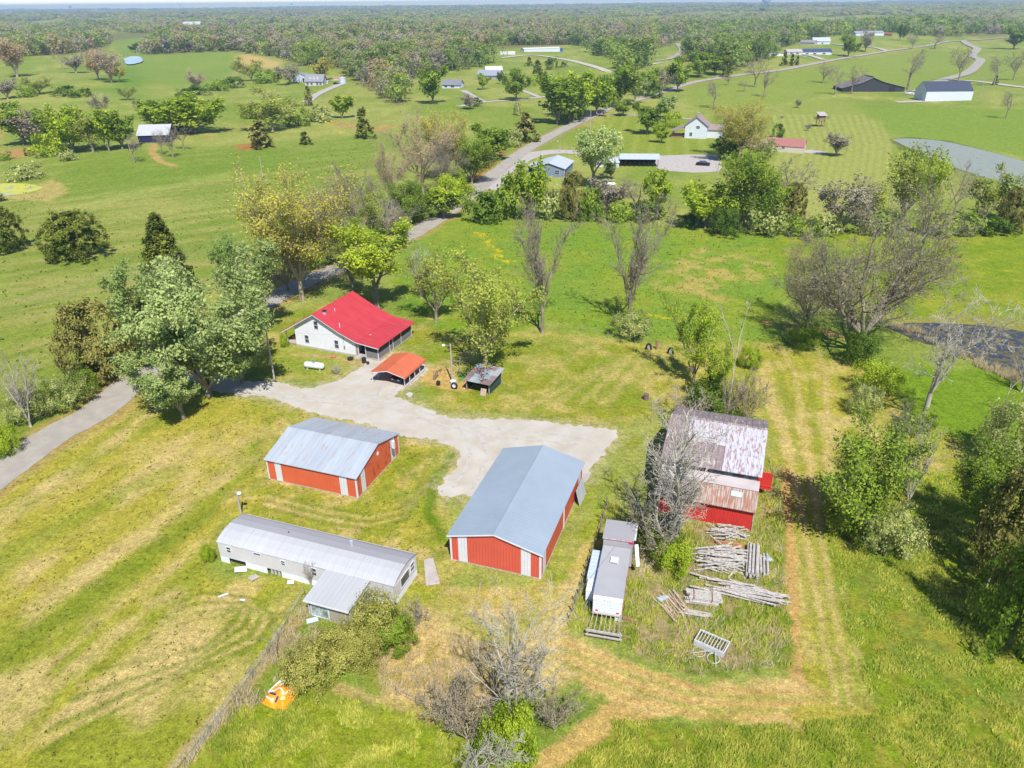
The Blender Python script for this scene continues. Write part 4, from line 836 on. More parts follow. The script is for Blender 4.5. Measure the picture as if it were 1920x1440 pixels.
# orange vinyl raft
g = G(528, 1304); t = thing('play_raft', 'collapsed orange vinyl play raft with white piping lying in weeds', 'raft', g, R(-20))
m_orv = M('orange_vinyl', (.72, .24, .012), .4, .12, 1.5, bump=.4, bscale=3)
bm = bmesh.new(); bmesh.ops.create_grid(bm, x_segments=40, y_segments=40, size=1.0)
for v_ in bm.verts:
    x, y = v_.co.x, v_.co.y; r_ = max(abs(x), abs(y)); rr2 = math.hypot(x, y); f_ = r_/max(rr2, 1e-5)*.35+.65
    hh = .5*max(0, 1-r_**4)+.16*math.sin(x*5+1)*math.cos(y*4.2)*(1-r_**6)+.25*math.exp(-((x-.1)**2+(y-.2)**2)*6)
    v_.co = (x*f_*1.15, y*f_*1.25, max(.02, hh))
def rh(x, y):
    b_ = min(bm.verts, key=lambda v_: (v_.co.x-x)**2+(v_.co.y-y)**2); return b_.co.z
def onraft(P): return [Vector((x, y, rh(x, y)+.03)) for x, y in P]
wl = [[(-1.0+i*.1, -.25+.28*math.sin(i*.2)) for i in range(16)]+[(.55, .1), (.62, .3)], [(-.8+.05*i, .3+.06*i) for i in range(11)], [(-.3+.02*i, .3+.08*i) for i in range(9)], [(-.75+.1*i, .95+.12*math.sin(i*.4)) for i in range(12)], [(-.8+.1*i, -.75-.12*math.sin(i*.45)) for i in range(8)], [(-1, -.2), (-.9, .3), (-.6, .8)]]
raftW = [onraft(P) for P in wl]; dk = [onraft(P) for P in ([(-.6+.06*i, -.45) for i in range(9)], [(-.4+.06*i, .72) for i in range(8)], [(.1, -.9), (.12, -.5)])]
me = bpy.data.meshes.new('raft_skin'); bm.to_mesh(me); bm.free(); me.materials.append(m_orv)
for p_ in me.polygons: p_.use_smooth = True
link('raft_skin', me, t)
for P in raftW: MB().path(P, .05).build('piping', m_whitep, t)
for P in dk: MB().path(P, .09).build('dark_strap', M('navy_cloth', (.04, .04, .09)), t)
MB().lathe([(0, .1), (.18, .08), (.22, 0)], (.55, -.5, .45), (0, 0, 1)).build('valve_disc', M('cream_disc', (.7, .45, .2)), t)

# ------------------------------------------------------------------ coop, pen, pole, tyre
q = FR((877.6, 729.5), (917.5, 741), (935, 718)); W_, D_ = q.W, max(3.0, q.D)
t = thing('chicken_coop', 'small open coop with patchwork grey and brown tin roof below the lime tree', 'coop', q.o, q.a)
for x, y_ in ((0, 0), (W_-.1, 0), (0, D_-.1), (W_-.1, D_-.1)): MB().box(x, x+.1, y_, y_+.1, 0, 1.75).build('post', m_wood, t)
cols = [(.20, .14, .145), (.20, .24, .26), (.15, .11, .11), (.26, .28, .30), (.18, .12, .12)]
for i in range(5):
    for j in range(4):
        u0, u1 = -.3+(W_+.6)*i/5, -.3+(W_+.6)*(i+1)/5+.03; v0, v1 = -.4+(D_+.8)*j/4, -.4+(D_+.8)*(j+1)/4+.05; c_ = (i*3+j*2+(i*j) % 3) % 5; zz = 1.78+v0*.11+.004*((i+j) % 2)
        MB().hexa([(u0, v0, zz), (u1, v0, zz), (u1, v1, 1.78+v1*.11), (u0, v1, 1.78+v1*.11)], (0, 0, .025)).build('roof_sheet', M('coop_tin_%d' % c_, cols[c_], .7, .2, 3, ribs=(0, .15, .01)), t)
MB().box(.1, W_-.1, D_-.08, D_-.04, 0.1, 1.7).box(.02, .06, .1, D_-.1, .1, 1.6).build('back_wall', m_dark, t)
MB().box(W_-.08, W_-.04, .1, D_-.1, .1, 1.5).build('mesh_side', M('dark_green_cloth', (.03, .06, .05), .9, .3), t)
MB().hexa([(W_-1.2, -.5, 0), (W_-.35, -.5, 0), (W_-.35, -.1, .9), (W_-1.2, -.1, .9)], (0, .05, 0)).build('leaning_board', m_lum2, t)
MB().path([(.3, D_-.2, 2.3), (1.2, D_, 2.6), (2.0, D_-.3, 2.35), (2.6, D_-.1, 2.5)], .06).path([(.8, D_-.6, 2.3), (1.6, D_+.2, 2.7), (2.4, D_-.5, 2.4)], .04).build('branch_litter', m_wood, t)
def chain_fence(name, label, px, h_, cat_='fence', mat=m_steel, sp=2.4, mesh_k=True, group=None, world=None, posts_only=False):
    P = world or [G(*a) for a in px]; t_ = thing(name, label, cat_, P[0], 0, group); O = P[0]; wires = MB()
    for a, b in zip(P, P[1:]):
        ll_ = (b-a).length; k_ = max(1, round(ll_/sp))
        for i in range(k_+(1 if b is P[-1] else 0)):
            c_ = a.lerp(b, i/k_)-O; MB().tube(c_, c_+Vector((0, 0, h_)), .035, n=6).build('post', mat, t_)
        if not posts_only:
            MB().tube(a-O+Vector((0, 0, h_)), b-O+Vector((0, 0, h_)), .022, n=5).build('top_rail', mat, t_)
            if mesh_k:
                d_ = (b-a); nw = max(1, int(ll_/.22))
                for i in range(nw+1):
                    for dd in (1, -1):
                        u0 = i/nw; u1 = u0+dd*h_/ll_
                        if u1 < 0 or u1 > 1: continue
                        wires.tube(a-O+d_*u0, a-O+d_*u1+Vector((0, 0, h_)), .0045, n=3, cap=False)
    if wires.v: wires.build('wire_mesh', M('galvanised_wire', (.45, .5, .5), .4, .1, 3), t_, fix=False)
    return t_
chain_fence('dog_pen', 'chain-link pen of pale steel tube left of the coop', [(813.5, 713), (826, 700), (838, 694), (862, 694), (881, 699)], 1.5, 'pen')
MB_ = MB().box(0, 1.6, 0, .05, 0, .25).box(0, 1.4, .3, .35, .0, .2); o = MB_.build('plank', m_wood2); o.location = G(816, 713); o.rotation_euler = (0, R(-55), R(50)); tag(o, 'brown planks leaning on the left corner of the chain-link pen', 'planks')
def tyre(label, px, rz_, r_=.42, tilt=0, group=None):
    t_ = thing('tyre', label, 'tyre', G(*px), rz_, group)
    MB().lathe([(r_*.55, -.1), (r_*.9, -.13), (r_, -.08), (r_, .08), (r_*.9, .13), (r_*.55, .1), (r_*.55, -.1)], (0, 0, r_), (math.cos(tilt), 0, math.sin(tilt)), 20).build('rubber', m_black, t_, smooth=True)
    MB().lathe([(0, .02), (r_*.5, .05), (r_*.56, .1), (r_*.56, -.1), (0, -.04)], (0, 0, r_), (math.cos(tilt), 0, math.sin(tilt)), 16).build('wheel_rim', m_trim, t_)
tyre('big black tyre with white rim leaning at the lamp pole', (852, 729), R(70), .5)
def halftyre(label, px):
    t_ = thing('painted_tyre', label, 'tyre', G(*px), R(78), None)
    pts = [Vector((0, .38*math.cos(a), 1.0*math.sin(a)*.95)) for a in [math.pi*i/10 for i in range(11)]]
    MB().path(pts, .15, 8).build('rubber', m_black, t_); MB().box(-.03, .03, -.22, .22, 0.05, .72).build('inner_plate', M('dull_grey_panel', (.3, .28, .3)), t_)
halftyre('black tyre stood upright at the field fence, left of the brown post', (1216, 655)); halftyre('black tyre stood upright at the field fence, right of the brown post', (1257, 663))
o = MB().box(-.15, .15, -.15, .15, 0, 1.5).build('post', m_wood2); o.location = G(1231, 655); tag(o, 'thick brown post between the two upright tyres', 'post')
barrel('black pump-like box standing at the left edge of the bare sand pen', 'box', (822, 722), .28, .6, m_dark, 'feed_box')
barrel('white sack slumped at the foot of the lamp pole', 'sack', (850, 720), .4, .55, m_whitep, 'sack')
barrel('pale stone and leaves heap at the gravel edge below the carport', 'stone', (768, 743), .45, .35, m_found, 'stone')
# ------------------------------------------------------------------ poles and wires
def pole(label, px, ty, r_=.13, lamp=None, arm=0, group=None, name='utility_pole', cat_='pole'):
    g_ = G(*px); h_ = hat(g_, ty); t_ = thing(name, label, cat_, g_, 0, group)
    MB().tube((0, 0, -.1), (0, 0, h_), r_, r_*.75, 10).build('shaft', M('pole_wood', (.34, .31, .28), .9, .2, 2, stretch=(4, 4, .4)), t_)
    if lamp:
        a_ = MB().tube((0, 0, h_-.3), (lamp*.8, -.2, h_-.05), .03).build('lamp_arm', m_steel, t_); MB().lathe([(0, .1), (.2, .05), (.24, -.1), (.12, -.22), (0, -.22)], (lamp*.95, -.25, h_-.02), (0, 0, 1)).build('lamp_head', m_trim, a_)
    if arm: MB().box(-arm, arm, -.06, .06, h_-.6, h_-.48).build('crossarm', m_wood, t_); [MB().tube((s_*arm*.85, 0, h_-.48), (s_*arm*.85, 0, h_-.3), .05).build('insulator', m_found, t_) for s_ in (-1, 1)]
    return g_+Vector((0, 0, h_))
T1 = pole('wooden service pole between the silver poplar and the farmhouse', (515, 714), 612)
T2 = pole('wooden yard-light pole beside the chain-link pen', (848, 716), 645, lamp=-1)
T3 = pole('short wooden pole with lamp behind the left end of the mobile home', (452, 963), 921, lamp=.4)
T4 = pole('pole in the left pasture behind the yellow-budding tree', (493, 335), 293, .12)
T5 = pole('pole beside the dark cedar on the bare-soil strip', (667, 228), 193, .12)
T6 = pole('pole in front of the lime-green hedgerow tree', (1343, 348), 306, .14, arm=.7)
T7 = pole('roadside pole above the pale willow', (1106, 262), 208, .14)
T8 = pole('pole behind the white gambrel barn', (1838, 183), 147, .14)
T9 = pole('thin yard-light pole on the lawn left of the pale willow', (1050, 285), 264, .1, lamp=-1)
T10 = pole('thin pole at the far neighbour drive', (755, 158), 137, .1)
T11 = pole('tall thin pole in front of the far red-edged wood', (1014, 93), 76, .15)
T12 = pole('pole on the lawn by the navy-roofed cottage', (1578, 108), 88, .15)
T13 = pole('leaning pole in bushes at the left pond', (1242, 70), 52, .2)
def wire(label, pts, sag, group, r_=.012):
    V = []
    for a, b in zip(pts, pts[1:]):
        for i in range(13):
            u = i/12; p_ = a.lerp(b, u); V.append(p_-Vector((0, 0, 4*sag*u*(1-u))))
    t_ = MB().path(V, r_, 4).build('power_line', M('aluminium_cable', (.22, .22, .24), .5, .1)); tag(t_, label, 'power line', group)
A0 = Gz(-200, 640, 9); A1 = Gz(420, 460, 9.5); A2 = Gz(860, 385, 9.5); A3 = T7
for i, dz_ in enumerate((0, .8, 1.6)):
    wire(('lowest', 'middle', 'topmost')[i]+' of the three cables along the country road', [A0+Vector((0, 0, dz_)), A1+Vector((.0, 0, dz_)), A2+Vector((0, 0, dz_)), A3+Vector((0, 0, dz_-1.6))], .9, 'cables along the road', .016)
wire('cable from the service pole to the farmhouse corner', [T1, HO.o+HO.x*9+Vector((0, 0, 3.4))], .5, None)
wire('cable from the road line to the service pole by the farmhouse', [A1, T1], .8, None)
wire('cable across the camper roof from the old barn to the path', [OB.o+Vector((0, 0, 3)), Gz(1030, 1180, 3.2)], .3, None)

# ------------------------------------------------------------------ field fences
fp = M('fence_wood', (.22, .18, .16), .95, .3, 3)
def posts(label, px, sp, h_, group, wires=2, r_=.06, seed=1):
    P = [G(*a) for a in px]; rr_ = random.Random(seed); n_ = 0; t_ = thing('wire_fence', label, 'fence', P[0], 0, group); O = P[0]; tops = []
    for a, b in zip(P, P[1:]):
        k_ = max(1, round((b-a).length/sp))
        for i in range(k_+(1 if b is P[-1] else 0)):
            c_ = a.lerp(b, i/k_)-O; c_.z = float(hgt((c_+O).x, (c_+O).y))-O.z; e = Vector((rr_.uniform(-.1, .1), rr_.uniform(-.1, .1), h_*rr_.uniform(.85, 1.1)))
            MB().tube(c_-Vector((0, 0, .1)), c_+e, r_, r_*.9, 6).build('post', fp, t_); tops.append(c_+Vector((0, 0, h_)))
    for k_ in range(wires): MB().path([a-Vector((0, 0, h_*(.15+.35*k_))) for a in tops], .012 if r_ < .1 else .03, 3).build('wire', m_steel, t_, fix=False)
    return t_
posts('leaning post fence between the large red barn and the camper', [(1139, 948), (1128, 985), (1121, 1008), (1104, 1060), (1100, 1070), (1086, 1118), (1068, 1165)], 1.3, 1.2, None, 2, .08)
posts('sagging wire fence with dark posts across the middle pasture edge', [(1090, 620), (1140, 634), (1190, 643), (1240, 655), (1290, 662), (1330, 668)], 4, 1.1, None)
posts('rusty wire fence on straw grass left of the dead tree', [(745, 1306), (782, 1326), (822, 1337), (870, 1352)], 2.4, 1.2, None, 2, .035)
posts('dark board fence posts along the far side of the road', [(1000, 258), (1040, 240), (1085, 222), (1110, 210)], 3.5, 1.2, None, 3, .09)
posts('post fence along the driveway bank below the silver poplar', [(1150, 190), (1200, 176), (1250, 163)], 6, 1.2, None, 2, .09)
posts('fence line along the left edge of the road verge', [(0, 840), (60, 800), (110, 775), (150, 745)], 4, 1.1, None, 2)
chain_fence('chain_link_fence', 'overgrown chain-link fence running from the sunroom to the bottom of the lawn', [(572, 1120), (540, 1172), (505, 1232), (440, 1320), (345, 1440), (300, 1500)], 1.2)
# ------------------------------------------------------------------ trees: prototypes of unit height
def tubes(A, B_, RA, RB, n):
    A = np.asarray(A, float); B_ = np.asarray(B_, float); RA = np.asarray(RA, float); RB = np.asarray(RB, float)
    D = B_-A; D /= np.linalg.norm(D, axis=1, keepdims=True)+1e-9
    ref = np.where(np.abs(D[:, 2:3]) < .9, [[0, 0, 1.0]], [[1.0, 0, 0]]); U = np.cross(D, ref); U /= np.linalg.norm(U, axis=1, keepdims=True); W = np.cross(D, U)
    ang = np.arange(n)*2*np.pi/n; cs = np.cos(ang)[None, :, None]; sn = np.sin(ang)[None, :, None]
    ring = U[:, None]*cs+W[:, None]*sn
    V = np.concatenate([A[:, None]+ring*RA[:, None, None], B_[:, None]+ring*RB[:, None, None]], 1)
    m = len(A); base = (np.arange(m)*2*n)[:, None]; i = np.arange(n)[None]; j = (np.arange(n)+1)[None] % n
    F = np.stack([base+i, base+j, base+n+j, base+n+i], 2).reshape(-1, 4)
    return V.reshape(-1, 3), F
def skel(seed, trunk=.2, forks=4, spread=.45, limb=.72, nk=(7, 5, 4), rad=.022, lean=0, wob=.10, twig=True, up=.35, fall=.62, ang=.75):
    r_ = random.Random(seed); S_ = []; tips = []
    def grow(p, d, ln, ra, lv, kids):
        ns = 6 if lv == 0 else (4 if lv == 1 else (3 if lv == 2 else 2)); sl = ln/ns; pts = [p]; rads = [ra]
        for i in range(ns):
            d = (d+Vector((r_.gauss(0, wob), r_.gauss(0, wob), r_.gauss(0, wob)+up*.12))).normalized()
            p2 = p+d*sl; r2 = ra*(1-(i+1)/ns*.8); S_.append((p, p2, rads[-1], r2, lv)); p = p2; pts.append(p); rads.append(r2)
            if lv >= 2: tips.append((p.copy(), d.copy()))
            if lv < len(nk) and (i >= 1 or lv > 0):
                for _ in range(max(1, round(nk[lv]/ns*(1.2 if i else .6)))):
                    a = r_.uniform(0, 2*math.pi); o_ = d.orthogonal().normalized(); o_ = (Matrix.Rotation(a, 3, d) @ o_)
                    t_ = r_.uniform(.6, 1.2)*ang; nd = (d*math.cos(t_)+o_*math.sin(t_)+Vector((0, 0, up*.35))).normalized()
                    grow(p-d*sl*r_.random(), nd, ln*fall*r_.uniform(.55, 1.0)*(1-.35*i/ns), r2*.6, lv+1, None)
        tips.append((p.copy(), d.copy()))
    ld = Vector((lean, 0, 1)).normalized(); top = ld*trunk
    S_.append((Vector((0, 0, -.01)), ld*trunk*.5, rad*1.7, rad*1.3, -1)); S_.append((ld*trunk*.5, top, rad*1.3, rad*1.15, -1))
    for i in range(forks):
        a = 2*math.pi*(i+r_.random()*.5)/forks; s_ = spread*r_.uniform(.5, 1.2) if forks > 1 else 0
        d = (Vector((math.cos(a)*s_, math.sin(a)*s_, 1))+ld*.3).normalized(); grow(top.copy(), d, limb*r_.uniform(.75, 1.05), rad*(.8 if forks > 1 else 1), 0, None)
    mz = max(s_[1].z for s_ in S_); S_ = [(a/mz, b/mz, c_/mz, d_/mz, l_) for a, b, c_, d_, l_ in S_]; tips = [(a/mz, b) for a, b in tips]
    return S_, tips
def wood_mesh(name, S_, mat, minr=.0013, tw=1.0):
    Vs = []; Fs = []; off = 0
    for n_, f in ((8, lambda l: l < 0), (6, lambda l: l == 0), (4, lambda l: l == 1), (3, lambda l: l >= 2)):
        q_ = [s_ for s_ in S_ if f(s_[4])]
        if not q_: continue
        V, F = tubes([tuple(s_[0]) for s_ in q_], [tuple(s_[1]) for s_ in q_], [max(minr, s_[2]*(tw if s_[4] >= 2 else 1)) for s_ in q_], [max(minr*.7, s_[3]*(tw if s_[4] >= 2 else 1)) for s_ in q_], n_)
        Vs.append(V); Fs.append(F+off); off += len(V)
    return np_mesh(name, np.vstack(Vs), np.vstack(Fs), mat, True)
def leaf_arrays(P, D, n, size, jit, seed, out=.5, asp=.6):
    g_ = np.random.default_rng(seed); ix = g_.integers(0, len(P), n); c_ = P[ix]+g_.normal(0, jit, (n, 3))
    nm = D[ix]*out+g_.normal(0, 1, (n, 3))*.55+[0, 0, .25]; nm /= np.linalg.norm(nm, axis=1, keepdims=True)+1e-9
    u = np.cross(nm, g_.normal(0, 1, (n, 3))); u /= np.linalg.norm(u, axis=1, keepdims=True)+1e-9; v_ = np.cross(nm, u)
    s_ = size*g_.uniform(.55, 1.3, (n, 1)); u = u*s_; v_ = v_*s_*asp
    V = np.stack([c_-u, c_-v_*1.0+u*.1, c_+u, c_+v_], 1).reshape(-1, 3)
    tn = np.clip(.5+g_.normal(0, .2, n)+(fbm(c_[:, 0]*6+seed, c_[:, 1]*6+c_[:, 2]*5, seed)-.5)*1.3, 0, 1)
    return V, np.arange(n*4).reshape(n, 4), np.repeat(tn, 4)
def crown_tips(tips, n, size, jit, seed, zmin=.12):
    P = np.array([tuple(t[0]) for t in tips]); D = P-[0, 0, .5]; D /= np.linalg.norm(D, axis=1, keepdims=True)+1e-9
    k_ = P[:, 2] > zmin; return leaf_arrays(P[k_], D[k_], n, size, jit, seed)
def crown_lumps(shape, n, size, seed, K=60, jit=.035, fill=.35):
    g_ = np.random.default_rng(seed); a = g_.uniform(0, 2*np.pi, K); h_ = g_.uniform(0, 1, K)
    if shape == 'cone': z = .04+.95*h_**1.15; r_ = .30*(1-z)**.75*(.75+.5*g_.random(K))+.01
    elif shape == 'dome': z = .08+.85*h_; r_ = .52*np.sqrt(np.clip(1-((z-.38)/.62)**2, .02, 1))*(.75+.4*g_.random(K))
    elif shape == 'bush': z = .1+.75*h_; r_ = .62*np.sqrt(np.clip(1-((z-.3)/.72)**2, .02, 1))*(.6+.55*g_.random(K))
    elif shape == 'egg': z = .22+.76*h_; r_ = .36*np.sqrt(np.clip(1-((z-.55)/.47)**2, .02, 1))*(.7+.45*g_.random(K))
    inn = g_.random(K) < fill; r_ = np.where(inn, r_*g_.random(K), r_)
    P = np.stack([r_*np.cos(a), r_*np.sin(a), z], 1); D = P-[0, 0, .4]; D /= np.linalg.norm(D, axis=1, keepdims=True)+1e-9
    D = D*1.3
    return leaf_arrays(P, D, n, size, jit, seed, out=.9)
bark = M('grey_bark', (.19, .155, .115), .95, .3, 6, col2=(.29, .26, .21), k2=.55); barkd = M('dark_bark', (.10, .08, .07), .95, .3, 6)
barkw = M('silvery_dead_wood', (.40, .37, .31), .9, .25, 5, col2=(.21, .18, .145), k2=.58); barkb = M('budding_twigs', (.31, .26, .18), .95, .25, 4)
LM = dict(bud=leafmat('olive_brown_buds', (.24, .23, .09), (.42, .40, .17)),
 lime=leafmat('lime_leaves', (.19, .29, .02), (.46, .55, .05)), green=leafmat('green_leaves', (.12, .20, .02), (.32, .42, .055)),
 deep=leafmat('deep_green_leaves', (.055, .115, .016), (.17, .25, .04)), silver=leafmat('silver_leaves', (.18, .27, .065), (.45, .52, .20)),
 olive=leafmat('yellow_green_buds', (.20, .26, .035), (.44, .48, .09)), gold=leafmat('golden_catkins', (.32, .30, .04), (.58, .54, .11)),
 rust=leafmat('rusty_buds', (.34, .23, .13), (.54, .41, .22)), cedar=leafmat('cedar_needles', (.055, .085, .015), (.20, .22, .035), .1),
 brown=leafmat('brown_cedar_needles', (.10, .10, .025), (.27, .25, .07), .1), cream=leafmat('cream_green_leaves', (.19, .26, .05), (.56, .56, .24)),
 grey=leafmat('grey_twigs', (.20, .175, .13), (.31, .275, .20), .1), bamboo=leafmat('olive_tan_leaves', (.24, .26, .05), (.56, .52, .15)),
 pale=leafmat('pale_willow_leaves', (0.255, 0.362, 0.108), (0.527, 0.594, 0.230)), pink=leafmat('pinkish_buds', (.36, .28, .20), (.54, .45, .32)))
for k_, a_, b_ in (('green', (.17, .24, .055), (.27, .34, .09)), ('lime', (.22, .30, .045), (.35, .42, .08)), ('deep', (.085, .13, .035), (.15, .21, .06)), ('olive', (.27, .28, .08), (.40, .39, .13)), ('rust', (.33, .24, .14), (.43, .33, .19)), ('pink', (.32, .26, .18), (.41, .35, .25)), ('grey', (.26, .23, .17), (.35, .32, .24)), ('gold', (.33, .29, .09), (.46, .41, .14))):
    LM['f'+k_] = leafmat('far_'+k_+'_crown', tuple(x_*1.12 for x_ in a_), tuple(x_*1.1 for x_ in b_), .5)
PR = {}
def proto(key, trunk_me, crown_me, w_): PR[key] = (trunk_me, crown_me, w_)
def width_of(*A):
    V = np.vstack(A); r_ = np.hypot(V[:, 0], V[:, 1]); return 2*float(np.percentile(r_, 96))
def mk(key, kind, leaf, nleaf, size, seed, jit=.03, wm=None, minr=.0015, zmin=.15, **kw):
    S_, tips = skel(seed, **kw); wmesh = wood_mesh(key+'_trunk', S_, wm or bark, minr)
    cm = None; tv = np.array([tuple(t[0]) for t in tips])
    if nleaf: V, F, T = crown_tips(tips, nleaf, size, jit, seed, zmin); cm = np_mesh(key+'_crown', V, F, LM[leaf], tint=T)
    proto(key, wmesh, cm, width_of(tv))
def mkl(key, shape, leaf, nleaf, size, seed, K=60, jit=.035, fill=.35, wm=None, trunk=.9):
    V, F, T = crown_lumps(shape, nleaf, size, seed, K, jit, fill)
    tv, tf = tubes([(0, 0, -.02), (0, 0, trunk*.4)], [(0, 0, trunk*.4), (.02, 0, trunk)], [.03, .022], [.022, .006], 6)
    proto(key, np_mesh(key+'_trunk', tv, tf, wm or bark, True), np_mesh(key+'_crown', V, F, LM[leaf], tint=T), width_of(V))
# near prototypes (many leaves)
mk('poplar0', '', 'silver', 30000, .0105, 3, .021, forks=6, spread=.75, limb=.8, trunk=.05, nk=(13, 7, 4), fall=.42, zmin=.02, rad=.017, up=.2)
mk('poplar1', '', 'silver', 20000, .0112, 8, .022, forks=4, spread=.4, limb=.85, trunk=.08, nk=(13, 7, 4), fall=.4, zmin=.04, rad=.016, up=.25)
mk('limetree0', '', 'lime', 9500, .0118, 12, .022, forks=3, spread=.5, trunk=.25, nk=(8, 6, 4), fall=.55)
mk('olivetree0', '', 'olive', 9500, .0105, 15, .02, forks=5, spread=.75, trunk=.14, nk=(12, 8, 5), fall=.55, rad=.015, minr=.0009)
mk('olivetree1', '', 'olive', 5000, .0105, 16, .02, forks=5, spread=.6, trunk=.12, nk=(12, 8, 4), fall=.5, minr=.0009, rad=.013)
mk('goldtree0', '', 'gold', 17000, .0072, 24, .022, forks=7, spread=.85, trunk=.16, nk=(13, 9, 6), fall=.5, rad=.013, minr=.0008, wm=barkb)
mk('rusttree0', '', 'rust', 4500, .007, 25, .018, forks=6, spread=.6, trunk=.16, nk=(13, 9, 6), fall=.5, minr=.0009, rad=.013, wm=barkb)
mk('bare0', '', 'grey', 4500, .0045, 31, .02, forks=6, spread=.62, trunk=.16, nk=(14, 11, 7), fall=.5, rad=.017, wm=bark, minr=.001, limb=.8, ang=.95, up=.2, wob=.15)
mk('bare1', '', 'grey', 4500, .0045, 35, .02, forks=5, spread=.7, trunk=.2, nk=(14, 11, 7), fall=.5, rad=.017, wm=bark, minr=.001, limb=.8, ang=.95, up=.2, wob=.15)
mk('bigbare0', '', 'bud', 9000, .005, 37, .02, forks=6, spread=.95, trunk=.1, nk=(13, 11, 8), fall=.55, rad=.02, minr=.0008, limb=.8, wm=bark, wob=.17, ang=.95, up=.22)
mk('bigbare1', '', 'bud', 6000, .006, 38, .02, forks=7, spread=1.15, trunk=.1, nk=(13, 10, 7), fall=.55, rad=.015, minr=.0009, wm=bark, ang=.95, up=.2, wob=.16)
mk('bare2', '', None, 0, 0, 131, forks=4, spread=.33, trunk=.16, nk=(13, 8, 4), fall=.46, rad=.014, wm=barkw, minr=.0011, limb=.85, ang=.8, up=.3, wob=.12)
mk('bare3', '', 'grey', 3500, .0045, 135, .018, forks=5, spread=.36, trunk=.16, nk=(14, 10, 5), fall=.44, rad=.016, wm=bark, minr=.0011, limb=.85, ang=.8, up=.3, wob=.13)
mk('dead0', '', None, 0, 0, 41, forks=3, spread=.65, trunk=.22, nk=(11, 9, 5), fall=.5, rad=.014, wm=barkw, wob=.18, limb=.75, ang=.95, up=.2, minr=.0013)
mk('dead1', '', None, 0, 0, 44, forks=2, spread=.35, trunk=.42, nk=(6, 5, 2), fall=.38, rad=.012, wm=barkw, wob=.16)
mk('twiggy0', '', 'grey', 600, .008, 47, .02, forks=7, spread=.55, trunk=.05, nk=(10, 8, 4), fall=.45, rad=.014, minr=.0016, wm=barkw)
mk('brush0', '', 'grey', 700, .014, 50, .03, forks=9, spread=1.1, trunk=.03, nk=(8, 6, 3), fall=.5, rad=.012, minr=.003, wm=barkb)
mk('sapling0', '', 'lime', 6500, .013, 53, .025, forks=4, spread=.4, trunk=.08, nk=(9, 5, 3), fall=.42, rad=.014)
mk('sapling1', '', 'green', 13000, .0118, 56, .035, forks=6, spread=.6, trunk=.05, nk=(9, 6, 3), fall=.5, rad=.014, zmin=.02)
mk('willow0', '', 'pale', 5200, .018, 59, .03, forks=4, spread=.55, trunk=.2, nk=(9, 6, 4), fall=.5, rad=.02)
mkl('cedar0', 'cone', 'cedar', 15000, .019, 61, K=240, jit=.02); mkl('cedar1', 'dome', 'cedar', 16000, .02, 62, K=240, jit=.028, fill=.5, trunk=.6)
mkl('browncedar0', 'dome', 'brown', 13000, .02, 63, K=200, jit=.03, fill=.5, trunk=.7)
mkl('creambush0', 'bush', 'cream', 8000, .023, 65, K=70, jit=.06, fill=.3, trunk=.4); mkl('shrub0', 'bush', 'green', 8500, .024, 66, K=70, jit=.06, trunk=.4)
mkl('deepbush0', 'bush', 'deep', 8000, .026, 67, K=60, jit=.07, trunk=.4); mkl('limebush0', 'bush', 'lime', 8500, .024, 68, K=60, jit=.07, trunk=.4)
mkl('bamboo0', 'bush', 'bamboo', 11000, .02, 69, K=120, jit=.06, trunk=.4); mkl('ivy0', 'cone', 'lime', 5000, .028, 70, K=90, jit=.05, trunk=.4)
# mid-distance prototypes
i_ = 0
for nm, lf in (('green', 'green'), ('lime', 'lime'), ('deep', 'deep'), ('olive', 'olive'), ('rust', 'rust'), ('silver', 'silver'), ('pink', 'pink'), ('gold', 'gold'), ('grey', 'grey')):
    for v_ in range(2):
        i_ += 1; dense = nm in ('green', 'lime', 'deep', 'silver', 'gold')
        mk('mid_%s%d' % (nm, v_), '', lf, 3600 if dense else 2800, .03 if dense else .019, 100+i_*7, .035, forks=4+v_, spread=.55+.12*v_, trunk=.1, zmin=.06, nk=(10, 7, 2), fall=.5, rad=.014, minr=.002,
           wm=(bark if dense else barkb))
mk('mid_bare0', '', None, 0, 0, 301, forks=3, spread=.42, trunk=.3, nk=(11, 8, 5), fall=.52, rad=.015, minr=.0018, ang=.9, up=.22, wob=.15, wm=bark)
mk('mid_bare1', '', None, 0, 0, 304, forks=4, spread=.5, trunk=.28, nk=(11, 8, 5), fall=.52, rad=.015, minr=.0018, ang=.9, up=.22, wob=.15, wm=bark)
mkl('mid_cedar0', 'cone', 'cedar', 1300, .045, 311, K=60, jit=.035); mkl('mid_cedar1', 'cone', 'brown', 1300, .045, 312, K=60, jit=.04)
mkl('mid_shrub0', 'bush', 'green', 1100, .06, 313, K=36, jit=.08, trunk=.3); mkl('mid_shrub1', 'bush', 'cream', 1000, .06, 314, K=36, jit=.08, trunk=.3); mkl('mid_shrub2', 'bush', 'deep', 1000, .06, 315, K=36, jit=.08, trunk=.3)
mkl('mid_shrub3', 'bush', 'lime', 1000, .06, 316, K=36, jit=.08, trunk=.3)
